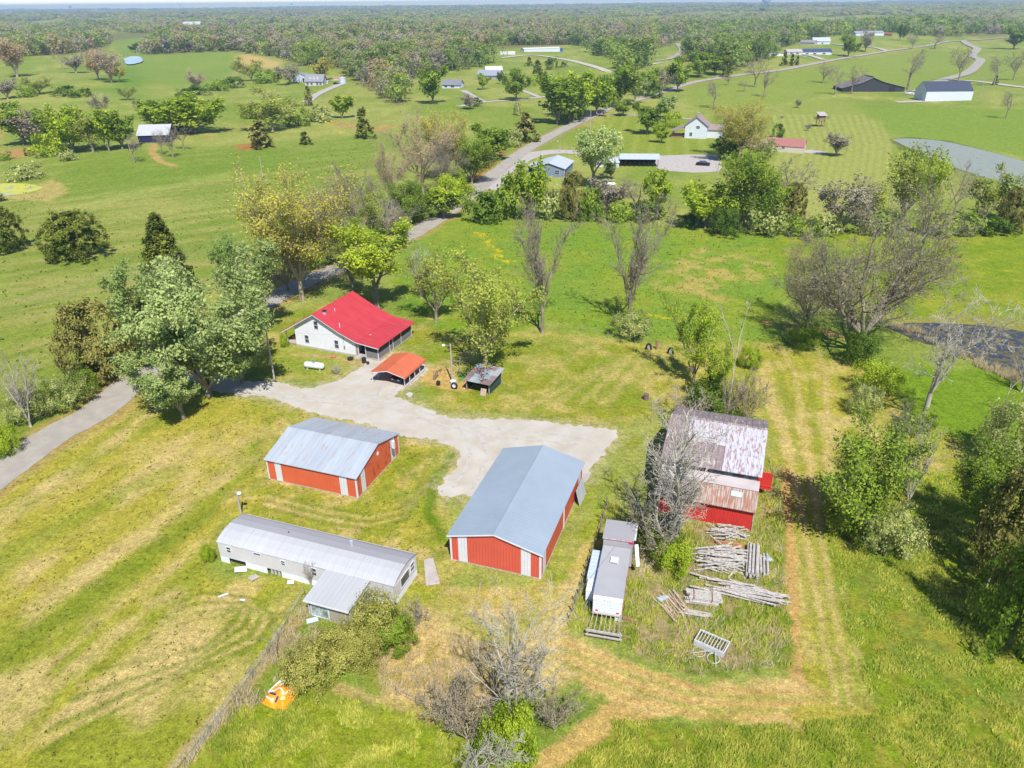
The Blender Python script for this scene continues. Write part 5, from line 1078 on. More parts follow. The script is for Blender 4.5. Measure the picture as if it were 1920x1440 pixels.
# far prototypes
FARK = ['green', 'lime', 'deep', 'olive', 'rust', 'pink', 'grey', 'gold']
for j, lf in enumerate(FARK):
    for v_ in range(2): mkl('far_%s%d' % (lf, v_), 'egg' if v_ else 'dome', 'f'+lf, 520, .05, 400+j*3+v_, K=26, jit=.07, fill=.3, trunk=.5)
mkl('far_cedar0', 'cone', 'fdeep', 200, .08, 450, K=26, jit=.05)
CROWNLESS = {}
TR = random.Random(99); NTREE = [0]
BUSHY = ('bush', 'shrub', 'brush', 'bamboo', 'ivy')
def tree(key, label, px, ty, w_, cat_=None, group=None, loc=None, hh=None, wm_=None, rz_=None):
    tm, cm, pw = PR[key]
    g_ = loc if loc is not None else G(*px); h_ = hh or hat(g_, ty); wm = wm_ or (w_/ppm(g_)*(1.22 if key.startswith('mid_') and 'cedar' not in key else 1.0) if w_ else pw*h_); s_ = wm/pw
    s_ = min(max(s_, h_*.45), h_*2.2)
    bush = any(b_ in key for b_ in BUSHY); nm = 'bush' if bush else ('cedar_tree' if 'cedar' in key else ('bare_tree' if ('bare' in key or 'dead' in key or 'twiggy' in key) else 'tree'))
    t_ = thing(nm, label, cat_ or ('bush' if bush else 'tree'), g_, TR.uniform(0, 6.28) if rz_ is None else rz_, group)
    if key.startswith('far_') and h_ < 0: pass
    a_ = link('stem' if bush else 'trunk', tm, t_); a_.scale = (s_, s_, h_)
    if cm: b_ = link('foliage' if bush else 'crown', cm, t_); b_.scale = (s_, s_, h_)
    NTREE[0] += 1; return t_
T = tree
# --- around the farmhouse and the road
T('poplar0', 'tall silver-green poplar over the driveway mouth, its crown hiding the road', (392, 742), 466, 250)
T('poplar1', 'silver-green poplar standing between the road and the farmhouse pole', (467, 628), 432, 130)
T('poplar1', 'silver-green poplar at the left of the tall one, with a pale straight trunk', (300, 688), 478, 150)
T('poplar0', 'low silver-green tree filling the gap at the service pole foot', (455, 718), 600, 140)
T('poplar1', 'lowest silver-green growth on the lawn below the tall poplar, beside the road', (345, 785), 640, 150)
T('cedar0', 'dark olive cedar rising behind the silver poplars', (318, 540), 402, 92)
T('browncedar0', 'large brownish cedar beside the road left of the poplars', (190, 708), 560, 130)
T('browncedar0', 'brown cedar half hidden between the two big silver poplars', (262, 650), 545, 90)
T('cedar1', 'broad dark cedar cluster alone in the left pasture', (143, 484), 393, 118)
T('cedar1', 'dark cedar cut by the left edge of the picture', (8, 470), 386, 90)
T('creambush0', 'cream-flowering shrub by the road below the brown cedar', (128, 762), 702, 95)
T('creambush0', 'pale cream-green shrub at the road left of the larger one', (55, 790), 726, 75)
T('twiggy0', 'thin bare tree above the roadside shrubs at the left edge', (58, 800), 655, 85)
T('limebush0', 'bright green low bush at the left picture edge by the road', (12, 850), 796, 62)
T('shrub0', 'green bush between the cream shrubs and the brown cedar', (160, 738), 690, 60)
T('goldtree0', 'great round golden-budding tree at the road behind the farmhouse', (567, 562), 293, 205)
T('bigbare1', 'wide bare grey tree in front of the golden-budding tree', (540, 545), 430, 135)
T('limetree0', 'slender bright green tree just behind the red farmhouse roof', (707, 580), 415, 165)
T('bare1', 'thin bare tree behind the ridge of the red roof', (662, 545), 455, 70)
T('olivetree0', 'spreading yellow-green tree standing behind the tin-roofed coop', (910, 698), 472, 205)
T('olivetree1', 'yellow-green half-bare tree left of the spreading one', (818, 602), 462, 130)
T('twiggy0', 'grey twiggy sapling on the pasture right of the road trees', (790, 560), 450, 80)
T('bare3', 'tall bare grey tree at the pasture fence, left of a pair', (1017, 624), 358, 132, rz_=.5)
T('bare3', 'tall bare grey tree with ivy at its foot, right of a pair', (1178, 612), 352, 140, rz_=3.0)
T('creambush0', 'round cream-green ivy bush at the foot of the right bare tree', (1181, 632), 580, 80)
T('bigbare0', 'huge many-limbed budding bare tree by the lily pond', (1612, 662), 292, 290, rz_=.8)
T('bigbare1', 'broad low bare tree left of the huge budding tree', (1512, 616), 425, 160)
T('shrub0', 'dark green bush under the broad low bare tree', (1507, 650), 606, 60)
T('deepbush0', 'dark ivy bush at the trunk of the huge budding tree', (1608, 682), 618, 70)
T('limebush0', 'bright green bushes right below the huge budding tree', (1640, 735), 672, 90)
T('creambush0', 'rounded cream-green bush at the mown lawn edge below the bright bushes', (1618, 775), 720, 66)
T('dead0', 'forked dead silver tree leaning over the green bank', (1730, 790), 520, 190)
T('shrub0', 'scrubby bush round the base of the forked dead tree', (1715, 806), 760, 70)
T('dead1', 'small fallen-looking dead tree above the cream bush at the right edge', (1878, 775), 705, 60)
T('twiggy0', 'grey thicket by the pond at the right picture edge', (1915, 735), 640, 70)
T('dead1', 'vine-wrapped dead tree with white upper limbs behind the old barn', (1362, 792), 560, 90)
T('brush0', 'shaggy vines clothing the vine-wrapped dead tree', (1365, 793), 690, 60)
T('sapling0', 'bright green open tree left of the vine-wrapped dead tree', (1300, 720), 558, 130)
T('sapling0', 'lower lime-green sapling between the fence and the old barn', (1330, 765), 640, 110)
T('limebush0', 'small lime bush right of the vine-wrapped dead tree', (1405, 690), 642, 44)
T('deepbush0', 'dark undergrowth left of the vine-wrapped trunk', (1330, 785), 715, 100)
T('brush0', 'reddish-grey bare brush right behind the old barn roof', (1290, 800), 722, 110)
T('brush0', 'bare brush on the right of the vine-wrapped dead tree', (1400, 790), 680, 70)
T('dead1', 'short broken tree stub between the gravel and the old barn', (1222, 792), 735, 36)
T('bare2', 'large bare tree rising in front of the old red barn', (1262, 1040), 742, 215, rz_=1.0)
T('twiggy0', 'many-stemmed grey tree beside the trunk in front of the old barn', (1240, 1045), 880, 170)
T('brush0', 'pale tangled brush at the foot of the bare tree by the old barn', (1225, 1040), 930, 120)
T('shrub0', 'green shrub behind the cargo box under the bare tree', (1232, 1030), 960, 90)
T('limebush0', 'yellow-green weeds bush at the root of the bare tree by the old barn', (1262, 1070), 1010, 80)
T('sapling1', 'large leafy green tree clump on the lawn right of the old barn', (1610, 1010), 785, 170)
T('creambush0', 'cream-green shrub in the lower front of the leafy clump', (1660, 1040), 945, 115)
T('shrub0', 'dark green shrub on the left side of the leafy clump', (1590, 1000), 890, 100)
T('twiggy0', 'slender bare tree rising behind the leafy clump', (1700, 950), 780, 90)
T('bare1', 'thin bare tree at the back of the leafy clump', (1655, 930), 745, 60)
T('creambush0', 'big cream-blossomed bush at the right edge above the dark cedar', (1905, 880), 742, 150)
T('sapling1', 'tall green tree at the left side of the right-edge thicket', (1830, 1010), 830, 130)
T('browncedar0', 'dark brown-green cedar in the right-edge thicket', (1885, 1100), 870, 150)
T('cedar1', 'dark olive cedar at the right picture edge', (1945, 1050), 830, 140)
T('shrub0', 'dense green tree mass low in the right-edge thicket', (1890, 1210), 1010, 150)
T('sapling1', 'leafy green tree at the lower right edge', (1925, 1240), 960, 150)
T('dead1', 'bare white branches reaching left out of the right-edge thicket', (1850, 1100), 1020, 80)
T('bare2', 'ivy-clad dead tree with white forked limbs at the bottom centre', (965, 1400), 1085, 185, rz_=2.2)
T('limebush0', 'bright green ivy mass wrapping the dead tree at the bottom', (955, 1445), 1320, 85)
T('limebush0', 'ivy and green growth left of the ivy-clad trunk at the bottom edge', (935, 1460), 1375, 110)
T('brush0', 'pale bare twigs bush left of the ivy-clad dead tree', (878, 1390), 1265, 130)
T('brush0', 'grey bare brush right of the ivy-clad dead tree', (1040, 1370), 1270, 100)
T('dead0', 'dead white branches at the very bottom edge below the ivy', (900, 1500), 1345, 170, rz_=.4)
T('brush0', 'tangle of grey stems on the straw grass left of the ivy tree', (840, 1350), 1270, 110)
T('bamboo0', 'olive-tan bush touching the right corner of the sunroom', (712, 1205), 1108, 105)
T('bamboo0', 'olive-tan bush below the sunroom door', (640, 1235), 1172, 105)
T('bamboo0', 'olive-tan bush above the orange raft', (582, 1285), 1205, 105)
T('shrub0', 'greener bush at the right end of the hedge by the sunroom', (745, 1215), 1150, 80)
T('bamboo0', 'small olive-tan bush in the middle of the hedge by the sunroom', (678, 1240), 1165, 80)
T('brush0', 'dry brown brush at the right corner of the mobile home', (780, 1175), 1120, 60)
T('dead1', 'small bare sapling on the chain-link fence line', (520, 1235), 1180, 50)
T('dead1', 'tiny bare sapling on the lower chain-link fence line', (447, 1325), 1272, 40)
T('twiggy0', 'bare shrub growing against the mobile home window', (583, 1100), 1050, 34)
T('limebush0', 'yellow-green bush at the left end of the mobile home', (392, 1052), 1018, 26)
T('twiggy0', 'small bare shrub on the lawn right of the gas tank', (632, 702), 680, 30)
T('limebush0', 'narrow green shrub at the front porch of the farmhouse', (534, 650), 624, 18)
T('rusttree0', 'tan-budded bare tree in the thicket left of the dark-trunked one', (735, 395), 250, 95)
T('bare3', 'upright bare tree between the golden tree and the road bend', (668, 470), 300, 85)
T('olivetree1', 'pale yellow-green open tree in the roadside thicket', (700, 455), 345, 90)
T('bare0', 'bare grey tree at the near side of the roadside thicket', (600, 500), 345, 90)
T('sapling1', 'green leafy tree in the roadside belt above the lime slender tree', (765, 425), 335, 75)
T('brush0', 'grey undergrowth beneath the roadside thicket', (650, 470), 400, 110)
T('brush0', 'grey undergrowth between the thicket and the road', (735, 440), 378, 100)
T('shrub0', 'green undergrowth along the road below the tan-budded tree', (790, 410), 355, 70)
T('bare3', 'slim bare tree right beside the road under the power cables', (762, 470), 372, 55)
T('shrub0', 'green roadside bush opposite the slender bright green tree', (585, 500), 440, 70)
# --- rows between the fields
T('bare1', 'grey bare tree left of the rust-tinted one by the road', (640, 440), 330, 90)
T('bare0', 'slim grey tree in the bare thicket at the road', (690, 420), 318, 70)
T('twiggy0', 'grey thicket of thin trees in front of the road bend', (600, 445), 350, 90)
T('twiggy0', 'grey thicket right of the golden-budding tree', (725, 430), 350, 80)
T('rusttree0', 'tall bare tree with tan buds and dark trunk beside the road', (793, 366), 198, 165)
T('goldtree0', 'orange-budding tree behind the tall dark-trunked one', (838, 340), 194, 100)
T('bare0', 'bare brown-grey tree right of the dark trunk', (835, 380), 255, 80)
T('sapling1', 'bright green leafy tree at the road right of the bare ones', (885, 345), 252, 85)
T('mid_green0', 'dark leafy tree above the road verge', (925, 300), 234, 55)
T('limebush0', 'lime bush beside the road under the tan-budded tree', (850, 385), 320, 80)
T('mid_lime0', 'small bright green tree standing in front of the road', (832, 410), 352, 60)
T('mid_shrub0', 'green bush below the orange-budding tree', (815, 400), 365, 50)
T('limetree0', 'bright green roadside tree left of the lime slender one', (655, 500), 418, 100)
for i, (x, y_, ty, w_, ky, lb) in enumerate([
 (905, 415, 355, 60, 'mid_shrub2', 'dark green bush at the left end of the pasture hedgerow'), (945, 412, 345, 60, 'mid_shrub0', 'green bush second from the left of the pasture hedgerow'),
 (990, 412, 300, 62, 'mid_lime1', 'lime-green tree at the left of the grey-blue house'), (1030, 410, 350, 55, 'mid_shrub1', 'pale bush in the hedgerow below the grey-blue house'),
 (1073, 412, 318, 52, 'browncedar0', 'brown-green cedar in the hedgerow below the grey-blue house'), (1105, 415, 345, 50, 'mid_shrub0', 'green bush right of the hedgerow cedar'),
 (1140, 400, 330, 60, 'mid_grey0', 'grey budding tree in the hedgerow'), (1190, 405, 325, 70, 'mid_bare0', 'bare grey tree in the hedgerow behind the pair of bare trees'),
 (1232, 400, 322, 44, 'mid_lime0', 'slim lime tree ending the left hedgerow'), (1215, 412, 372, 60, 'mid_shrub2', 'dark bush beneath the slim lime tree'),
 (1160, 412, 372, 50, 'mid_shrub0', 'green bush between two bare hedgerow trees'),
 (1322, 428, 340, 78, 'mid_lime1', 'round bright lime tree in the pasture hedgerow'), (1388, 432, 268, 118, 'sapling1', 'big leafy green tree topping the pasture hedgerow'),
 (1430, 420, 310, 60, 'mid_green1', 'green tree right of the big leafy hedgerow tree'), (1355, 300, 255, 55, 'mid_deep0', 'dark green tree left above the big leafy hedgerow tree'),
 (1300, 425, 395, 40, 'mid_shrub2', 'dark bush at the foot of the round lime tree'), (1360, 442, 385, 60, 'deepbush0', 'dark undergrowth below the big leafy hedgerow tree'),
 (1440, 440, 385, 66, 'mid_shrub1', 'pale green bush in the hedgerow right of the big leafy tree'), (1482, 415, 340, 52, 'browncedar0', 'rust-brown cedar in the pasture hedgerow'),
 (1472, 400, 290, 90, 'mid_bare1', 'bare tree fanning out behind the rust-brown cedar'), (1505, 445, 400, 56, 'mid_shrub0', 'green hedgerow bush below the rust-brown cedar'),
 (1545, 440, 398, 50, 'mid_shrub1', 'cream bush in the hedgerow left of the huge budding tree'), (1580, 435, 325, 90, 'mid_grey1', 'grey-brown budding tree behind the huge budding tree'),
 (1690, 420, 270, 90, 'mid_olive1', 'thin-leaved tree in front of the grey pond'), (1730, 440, 285, 90, 'sapling0', 'light green tree at the near shore of the grey pond'),
 (1785, 415, 300, 60, 'mid_bare0', 'bare dark-trunked tree at the near shore of the grey pond'), (1840, 420, 310, 60, 'mid_olive0', 'pale green young tree by the grey pond'),
 (1880, 415, 325, 55, 'mid_silver0', 'silvery young tree by the grey pond'), (1895, 435, 350, 60, 'browncedar0', 'brown cedar at the right end of the pond hedgerow'),
 (1925, 430, 300, 60, 'mid_bare1', 'bare tree at the right picture edge by the pond'), (1650, 440, 390, 70, 'mid_shrub0', 'green hedgerow bush beneath the thin-leaved tree'),
 (1760, 440, 400, 70, 'mid_shrub3', 'bright hedgerow bush by the light green tree'), (1815, 440, 398, 66, 'mid_shrub0', 'green hedgerow bush right of the bare dark trunk'),
 (1870, 440, 405, 50, 'mid_shrub2', 'dark hedgerow bush below the silvery young tree'), (1620, 425, 340, 60, 'mid_olive1', 'olive budding tree in the middle of the right hedgerow'),
 (1112, 350, 232, 112, 'willow0', 'pale green willow between the grey-blue house and the long open shed'), (1145, 335, 300, 40, 'mid_silver1', 'small silvery tree right of the pale willow'),
 (1213, 251, 194, 42, 'mid_green0', 'round green lawn tree with dark shadow'), (1240, 268, 234, 26, 'mid_lime0', 'small lime tree on the striped lawn'),
 (1247, 222, 180, 40, 'mid_silver0', 'silvery tree behind the gravel lane of the white house'), (1262, 238, 206, 36, 'mid_shrub3', 'bright green round tree beside the white house'),
 (1168, 217, 186, 30, 'mid_green1', 'small tree at the lane junction'), (1385, 300, 182, 115, 'goldtree0', 'great orange-gold tree right of the white house'),
 (1410, 300, 240, 60, 'mid_pink0', 'pinkish budding tree below the orange-gold one'), (1400, 262, 222, 40, 'mid_lime1', 'lime sprout at the edge of the orange-gold tree'),
 (1457, 259, 231, 22, 'mid_shrub2', 'dense dark thuja on the lawn above the red-roofed shed'), (1567, 292, 246, 38, 'mid_grey0', 'small grey tree right of the red-roofed shed'),
 (1515, 245, 232, 12, 'mid_grey1', 'tiny brown sapling under the deer stand'), (1495, 202, 185, 12, 'mid_grey0', 'tiny sapling on the striped lawn'), (1466, 222, 217, 12, 'mid_grey1', 'tiny sapling left of the deer stand'),
 (1338, 203, 145, 36, 'mid_bare0', 'lone bare tree on the pasture above the white house'), (1365, 160, 138, 18, 'mid_bare1', 'small bare tree near the road bend'),
 (1415, 163, 105, 40, 'mid_bare0', 'bare tree with ivy base by the far road'), (1432, 182, 120, 32, 'mid_bare1', 'bare tree right of the ivy-based one'), (1395, 172, 150, 22, 'mid_bare0', 'thin bare sapling left of the bare pair'),
 (1543, 156, 115, 44, 'mid_bare1', 'bushy bare tree above the black barn'), (1565, 178, 122, 34, 'mid_bare0', 'bare tree at the left corner of the black barn'), (1596, 176, 118, 34, 'mid_bare1', 'bare tree in front of the black barn'),
 (1701, 168, 85, 46, 'mid_bare0', 'tall bare tree between the black barn and the white barn'), (1797, 152, 82, 46, 'mid_bare1', 'tall bare tree behind the white barn'), (1863, 160, 100, 36, 'mid_bare0', 'forked bare tree right of the winding lane'),
 (1900, 150, 92, 40, 'mid_bare1', 'bare tree near the right edge beside the lane'), (1865, 159, 142, 12, 'mid_cedar0', 'small green cone at the foot of the forked bare tree'), (1886, 222, 165, 32, 'mid_bare0', 'lone bare tree on the pasture above the grey pond'),
 (1710, 92, 62, 26, 'mid_bare1', 'bare tree beside the far road top'), (1752, 92, 60, 30, 'mid_bare0', 'round bare tree left of the lane top'), (1900, 92, 50, 34, 'mid_green0', 'dark green tree at the far lane top'),
 (490, 277, 226, 48, 'mid_cedar1', 'ragged brown cedar on the bare-soil slope'), (573, 271, 247, 27, 'mid_cedar0', 'small bushy cedar on the left pasture'), (684, 260, 203, 38, 'mid_cedar0', 'dark cedar beside the pasture pole'),
 (985, 266, 210, 50, 'mid_cedar1', 'tall dark cedar at the road verge'), (965, 275, 240, 30, 'mid_shrub1', 'pale bush left of the roadside cedar'), (970, 216, 188, 16, 'mid_shrub1', 'tiny round tree on the neighbour lawn'),
 (968, 188, 132, 42, 'mid_green1', 'leafy tree with dark trunk on the neighbour lawn'), (905, 168, 138, 22, 'mid_lime0', 'bright round tree before the grey-roofed neighbour house'), (937, 157, 134, 16, 'mid_deep0', 'small green tree on the neighbour lawn'), (1015, 152, 130, 18, 'mid_deep1', 'green round tree on the far lawn'),
 (812, 195, 125, 42, 'mid_green0', 'green tree at the corner of the low neighbour house'), (882, 205, 175, 30, 'mid_grey0', 'grey spreading tree beside the neighbour drive'), (895, 200, 182, 18, 'mid_shrub2', 'small dark bush right of the grey spreading tree'),
 (1045, 233, 140, 66, 'mid_green0', 'tall green tree at the left of the roadside row'), (1085, 222, 132, 78, 'mid_lime1', 'broad bright tree in the roadside row'), (1118, 214, 142, 56, 'mid_green1', 'green tree right of the broad bright one'),
 (1072, 228, 165, 50, 'mid_shrub2', 'dark bush at the foot of the roadside row'), (1160, 200, 122, 56, 'mid_green0', 'loose green tree where the road bends'), (1190, 192, 135, 40, 'mid_silver1', 'pale green tree where the road bends'), (1215, 180, 128, 40, 'mid_green1', 'green tree past the road bend'),
 (1242, 172, 125, 34, 'mid_grey1', 'grey tree past the road bend'), (1270, 172, 108, 36, 'mid_green0', 'green tree over the upper road'), (1140, 202, 160, 34, 'mid_shrub0', 'bush under the roadside trees'), (1225, 184, 160, 30, 'mid_shrub2', 'dark bush by the upper road'),
 (1310, 145, 95, 36, 'mid_green1', 'green tree at the wood edge over the upper road'), (1340, 140, 100, 40, 'mid_green0', 'dark green tree at the wood edge'), (1362, 145, 108, 20, 'mid_cedar0', 'narrow cedar at the wood edge near the cottages'),
 (1470, 124, 98, 14, 'mid_cedar0', 'left one of three small cedars by the road'), (1484, 123, 101, 12, 'mid_cedar0', 'middle one of three small cedars by the road'), (1494, 122, 104, 10, 'mid_cedar0', 'right one of three small cedars by the road'),
 (1590, 106, 64, 34, 'mid_green1', 'round green tree beside the navy-roofed cottage'), (1622, 97, 54, 28, 'mid_grey1', 'dark round bare tree right of the cottage'), (1687, 76, 44, 20, 'mid_deep0', 'dark green tree by the farthest white house'),
 (366, 250, 178, 140, 'mid_lime1', 'wide lime-green tree above the navy barn'), (306, 246, 186, 60, 'mid_green0', 'green tree left of the wide lime one'), (275, 228, 188, 30, 'mid_lime0', 'bright small tree above the navy barn roof'), (340, 245, 205, 50, 'mid_shrub2', 'dark bush beneath the wide lime tree'),
 (325, 296, 236, 40, 'mid_bare1', 'pale bare tree at the track beside the navy barn'), (345, 280, 232, 36, 'mid_bare0', 'bare white-limbed tree right of the navy barn'), (252, 305, 248, 36, 'mid_bare0', 'bare tree left of the farm track'), (305, 290, 240, 24, 'mid_bare1', 'thin bare sapling in front of the navy barn'),
 (512, 246, 168, 104, 'mid_olive0', 'broad olive tree on the far pasture edge'), (470, 222, 190, 30, 'mid_shrub0', 'bush left of the broad olive tree'), (560, 236, 200, 44, 'mid_shrub0', 'green bush right of the broad olive tree'), (600, 228, 196, 44, 'mid_shrub1', 'pale bush along the far pasture edge'), (642, 222, 178, 38, 'mid_lime0', 'bright lime tree at the end of the bush row'), (580, 198, 160, 18, 'mid_cedar1', 'narrow cedar beside the curved neighbour drive'),
 (46, 270, 196, 60, 'mid_green0', 'green tree at the left of the navy barn grove'), (78, 272, 205, 55, 'mid_grey0', 'grey-green tree in the navy barn grove'), (110, 284, 208, 60, 'mid_green1', 'leafy tree second in the navy barn grove'), (140, 286, 196, 60, 'mid_lime1', 'tall bright tree in the navy barn grove'),
 (175, 285, 200, 60, 'mid_olive0', 'olive tree in the navy barn grove'), (205, 284, 205, 50, 'mid_lime0', 'bright tree left of the navy barn'), (230, 280, 215, 44, 'mid_green0', 'green tree touching the navy barn'), (100, 292, 244, 50, 'mid_shrub3', 'bright bush below the grove'), (128, 301, 280, 30, 'mid_shrub1', 'pale round bush below the grove'),
 (190, 215, 172, 30, 'mid_grey1', 'grey tree above the grove'), (55, 292, 275, 18, 'mid_shrub0', 'small bush left of the grove'), (8, 300, 282, 30, 'mid_shrub0', 'bush at the left edge above the algae pond'), (50, 336, 305, 52, 'mid_shrub1', 'dark-leaved bush right above the algae pond'), (0, 378, 355, 20, 'mid_cedar0', 'small bush at the left edge by the algae pond'),
 (15, 186, 148, 44, 'mid_grey0', 'brownish tree at the left edge of the hedge'), (75, 176, 142, 46, 'mid_olive1', 'olive-grey tree in the left hedge'), (120, 180, 160, 40, 'mid_shrub2', 'dark bush in the left hedge'), (50, 182, 160, 30, 'mid_shrub0', 'green bush in the left hedge'), (150, 182, 164, 34, 'mid_shrub0', 'green bush at the right of the left hedge'), (168, 181, 165, 12, 'mid_cedar0', 'tiny cedar ending the left hedge'),
 (33, 145, 74, 46, 'mid_rust0', 'rust-topped tree at the left edge of the far pasture'), (118, 130, 94, 24, 'mid_bare0', 'thin bare tree on the far left pasture'), (143, 137, 100, 32, 'mid_grey0', 'round grey bare tree on the far left pasture'), (185, 150, 90, 50, 'mid_rust1', 'rusty bare tree left of the far pond'), (210, 155, 95, 46, 'mid_pink1', 'pale brown tree next to the rusty one'), (225, 150, 124, 24, 'mid_gold1', 'yellow-budding small tree near the far pond'),
 (240, 188, 162, 32, 'mid_olive1', 'olive bush-like tree on the pasture swale'), (262, 208, 184, 20, 'mid_grey1', 'small grey tree on the pasture swale'), (255, 98, 80, 18, 'mid_deep0', 'round dark tree above the far pond'), (372, 170, 128, 34, 'mid_pink0', 'tan bare tree at the hedge below the hayfield'), (472, 152, 104, 50, 'mid_olive0', 'pale olive tree in front of the hayfield'),
 (345, 183, 165, 30, 'mid_shrub2', 'dark hedge bush at the left of the hayfield hedge'), (375, 178, 158, 36, 'mid_shrub2', 'second dark bush in the hayfield hedge'), (410, 170, 148, 38, 'mid_shrub0', 'green bush in the hayfield hedge'), (440, 164, 142, 36, 'mid_shrub2', 'third dark bush in the hayfield hedge'), (500, 155, 130, 40, 'mid_shrub0', 'bush at the right of the hayfield hedge'), (522, 148, 126, 20, 'mid_cedar0', 'cedar at the right end of the hayfield hedge'),
 (545, 158, 118, 44, 'mid_grey1', 'dark grey bare tree left of the grey-roofed house'), (606, 152, 108, 42, 'mid_gold1', 'orange tree behind the grey-roofed house'),
 (992, 124, 107, 16, 'mid_cedar0', 'dark cedar below the far drive, first from the left'), (1008, 138, 112, 20, 'mid_cedar0', 'dark cedar below the far drive, second from the left'), (1035, 130, 106, 24, 'mid_shrub2', 'broad dark cedar below the far drive'), (1058, 126, 115, 12, 'mid_shrub2', 'small dark round cedar below the far drive'), (965, 138, 127, 14, 'mid_shrub0', 'small round bush on the far lawn'),
]): tree(ky, lb, (x, y_), ty, w_)
# ------------------------------------------------------------------ far buildings
def bmat(k_, c_, **kw): return M('paint_'+k_, tuple(S(c_)*.62), kw.pop('rough', .7), kw.pop('var', .06), 1, **kw)
def house(name, label, cat_, nl, nrr, fr, ey, ry, wallc, roofc, axis='x', over=.35, wins=(), sidew=(), D=None, e=None, r=None, group=None, chim=None, doors=(), wmat=None):
    q = FR(nl, nrr, fr); W_ = q.W; D_ = D or q.D; e_ = e or q.h(0, 0, ey)
    m_ = (D_ if axis == 'x' else W_)/2
    r_ = r or (hat(q.o+(q.x*W_/2+q.y*m_ if axis == 'x' else q.x*m_), ry))
    r_ = max(r_, e_+.35*m_*.6)
    t_ = thing(name, label, cat_, q.o, q.a, group); wm_, rm_ = wmat or bmat(*wallc), bmat(*roofc)
    s_ = min(1, .12)
    if axis == 'x':
        MB().box(0, W_, 0, s_, -.6, e_).build('wall', wm_, t_); MB().box(0, W_, D_-s_, D_, -.6, e_).build('wall', wm_, t_)
        for x in (0, W_-s_): MB().prism([(s_, -.6), (D_-s_, -.6), (D_-s_, e_), (m_, r_-.1), (s_, e_)], x, x+s_, 'x').build('gable_wall', wm_, t_)
        sl = (r_-e_)/m_; MB().slab([(-over, e_-over*sl), (m_, r_), (D_+over, e_-over*sl)], .12, -over, W_+over, 'x').build('roof', rm_, t_)
    else:
        for y_ in (0, D_-s_): MB().prism([(0, -.6), (W_, -.6), (W_, e_), (m_, r_-.1), (0, e_)], y_, y_+s_).build('gable_wall', wm_, t_)
        for x in (0, W_-s_): MB().box(x, x+s_, s_, D_-s_, -.6, e_).build('wall', wm_, t_)
        sl = (r_-e_)/m_; MB().slab([(-over, e_-over*sl), (m_, r_), (W_+over, e_-over*sl)], .12, -over, D_+over).build('roof', rm_, t_)
    for a_, b_, z0, z1 in wins: window(t_, 'x', a_*W_, b_*W_, z0, z1, 0)
    for a_, b_, z0, z1 in sidew: window(t_, 'y', a_*D_, b_*D_, z0, z1, W_)
    for a_, b_, h_ in doors: MB().box(a_*W_, b_*W_, -.06, 0, 0, h_).build('door', m_dark, t_)
    if chim:
        cx_, cy_ = chim; k_ = MB().box(cx_*W_-.5, cx_*W_+.5, cy_*D_-.4, cy_*D_+.4, r_-1.5, r_+.9).build('chimney', bmat('stone', (190, 170, 150)), t_); MB().box(cx_*W_-.6, cx_*W_+.6, cy_*D_-.5, cy_*D_+.5, r_+.9, r_+1.05).build('chimney_cap', m_found, k_)
    return q, t_, e_, r_
gab = house('white_barn', 'white metal barn with dark navy roof at the head of the pasture', 'barn', (1750, 193), (1821.5, 188), (1795, 175), 171, 152, ('white', (232, 238, 248)), ('navy_roof', (70, 78, 100)), 'x', .1, D=13)
MB().box(-.08, 0, 4.5, 8.5, 0, 3.2).build('barn_door', bmat('white2', (214, 222, 234)), gab[1])
q = FR((1593, 175.5), (1695, 172), (1684, 164)); W_, D_ = q.W, 16.0
t = thing('black_barn', 'long low black tobacco barn with patchy dark roof on the hill pasture', 'barn', q.o, q.a); bb = M('black_boards', (.035, .037, .045), .8, .3, .8, ribs=(0, .4, .03)); br = M('charcoal_roof', (.12, .10, .11), .8, .35, .3, col2=(.22, .20, .21), k2=.6)
pf = [(0, 2.4), (W_*.3, 5.2), (W_*.47, 8.0), (W_*.64, 5.6), (W_, 2.6)]
for y_ in (0, D_-.2): MB().prism([(0, -.5), (W_, -.5)]+[(a, z-.1) for a, z in reversed(pf)], y_, y_+.2).build('gable_wall', bb, t)
MB().box(0, .2, .2, D_-.2, -.5, 2.3).build('side_wall', bb, t); MB().box(W_-.2, W_, .2, D_-.2, -.5, 2.5).build('side_wall', bb, t)
MB().slab([(-.5, 2.15)]+pf[1:-1]+[(W_+.5, 2.4)], .15, -.5, D_+.5).build('roof', br, t)
for i in range(7): MB().box(W_*.47-.3, W_*.47+.3, 1+i*2.1, 1.9+i*2.1, 7.95, 8.5).build('ridge_vent', bb, t)
MB().box(3, 5, -.05, 0, 0, 2.2).build('barn_door', m_dark, t); MB().box(W_-9, W_-5.5, -.05, 0, 0, 3).build('barn_door', m_dark, t)
g_ = house('long_shed', 'long cream shed with red-brown roof beside the orange tree', 'shed', (1435, 283), (1506, 288), (1512, 281), 271, 259, ('cream', (226, 214, 200)), ('redbrown_roof', (176, 118, 112)), 'x', .15, wins=((.42, .5, 1.2, 2.0),), D=5.5)
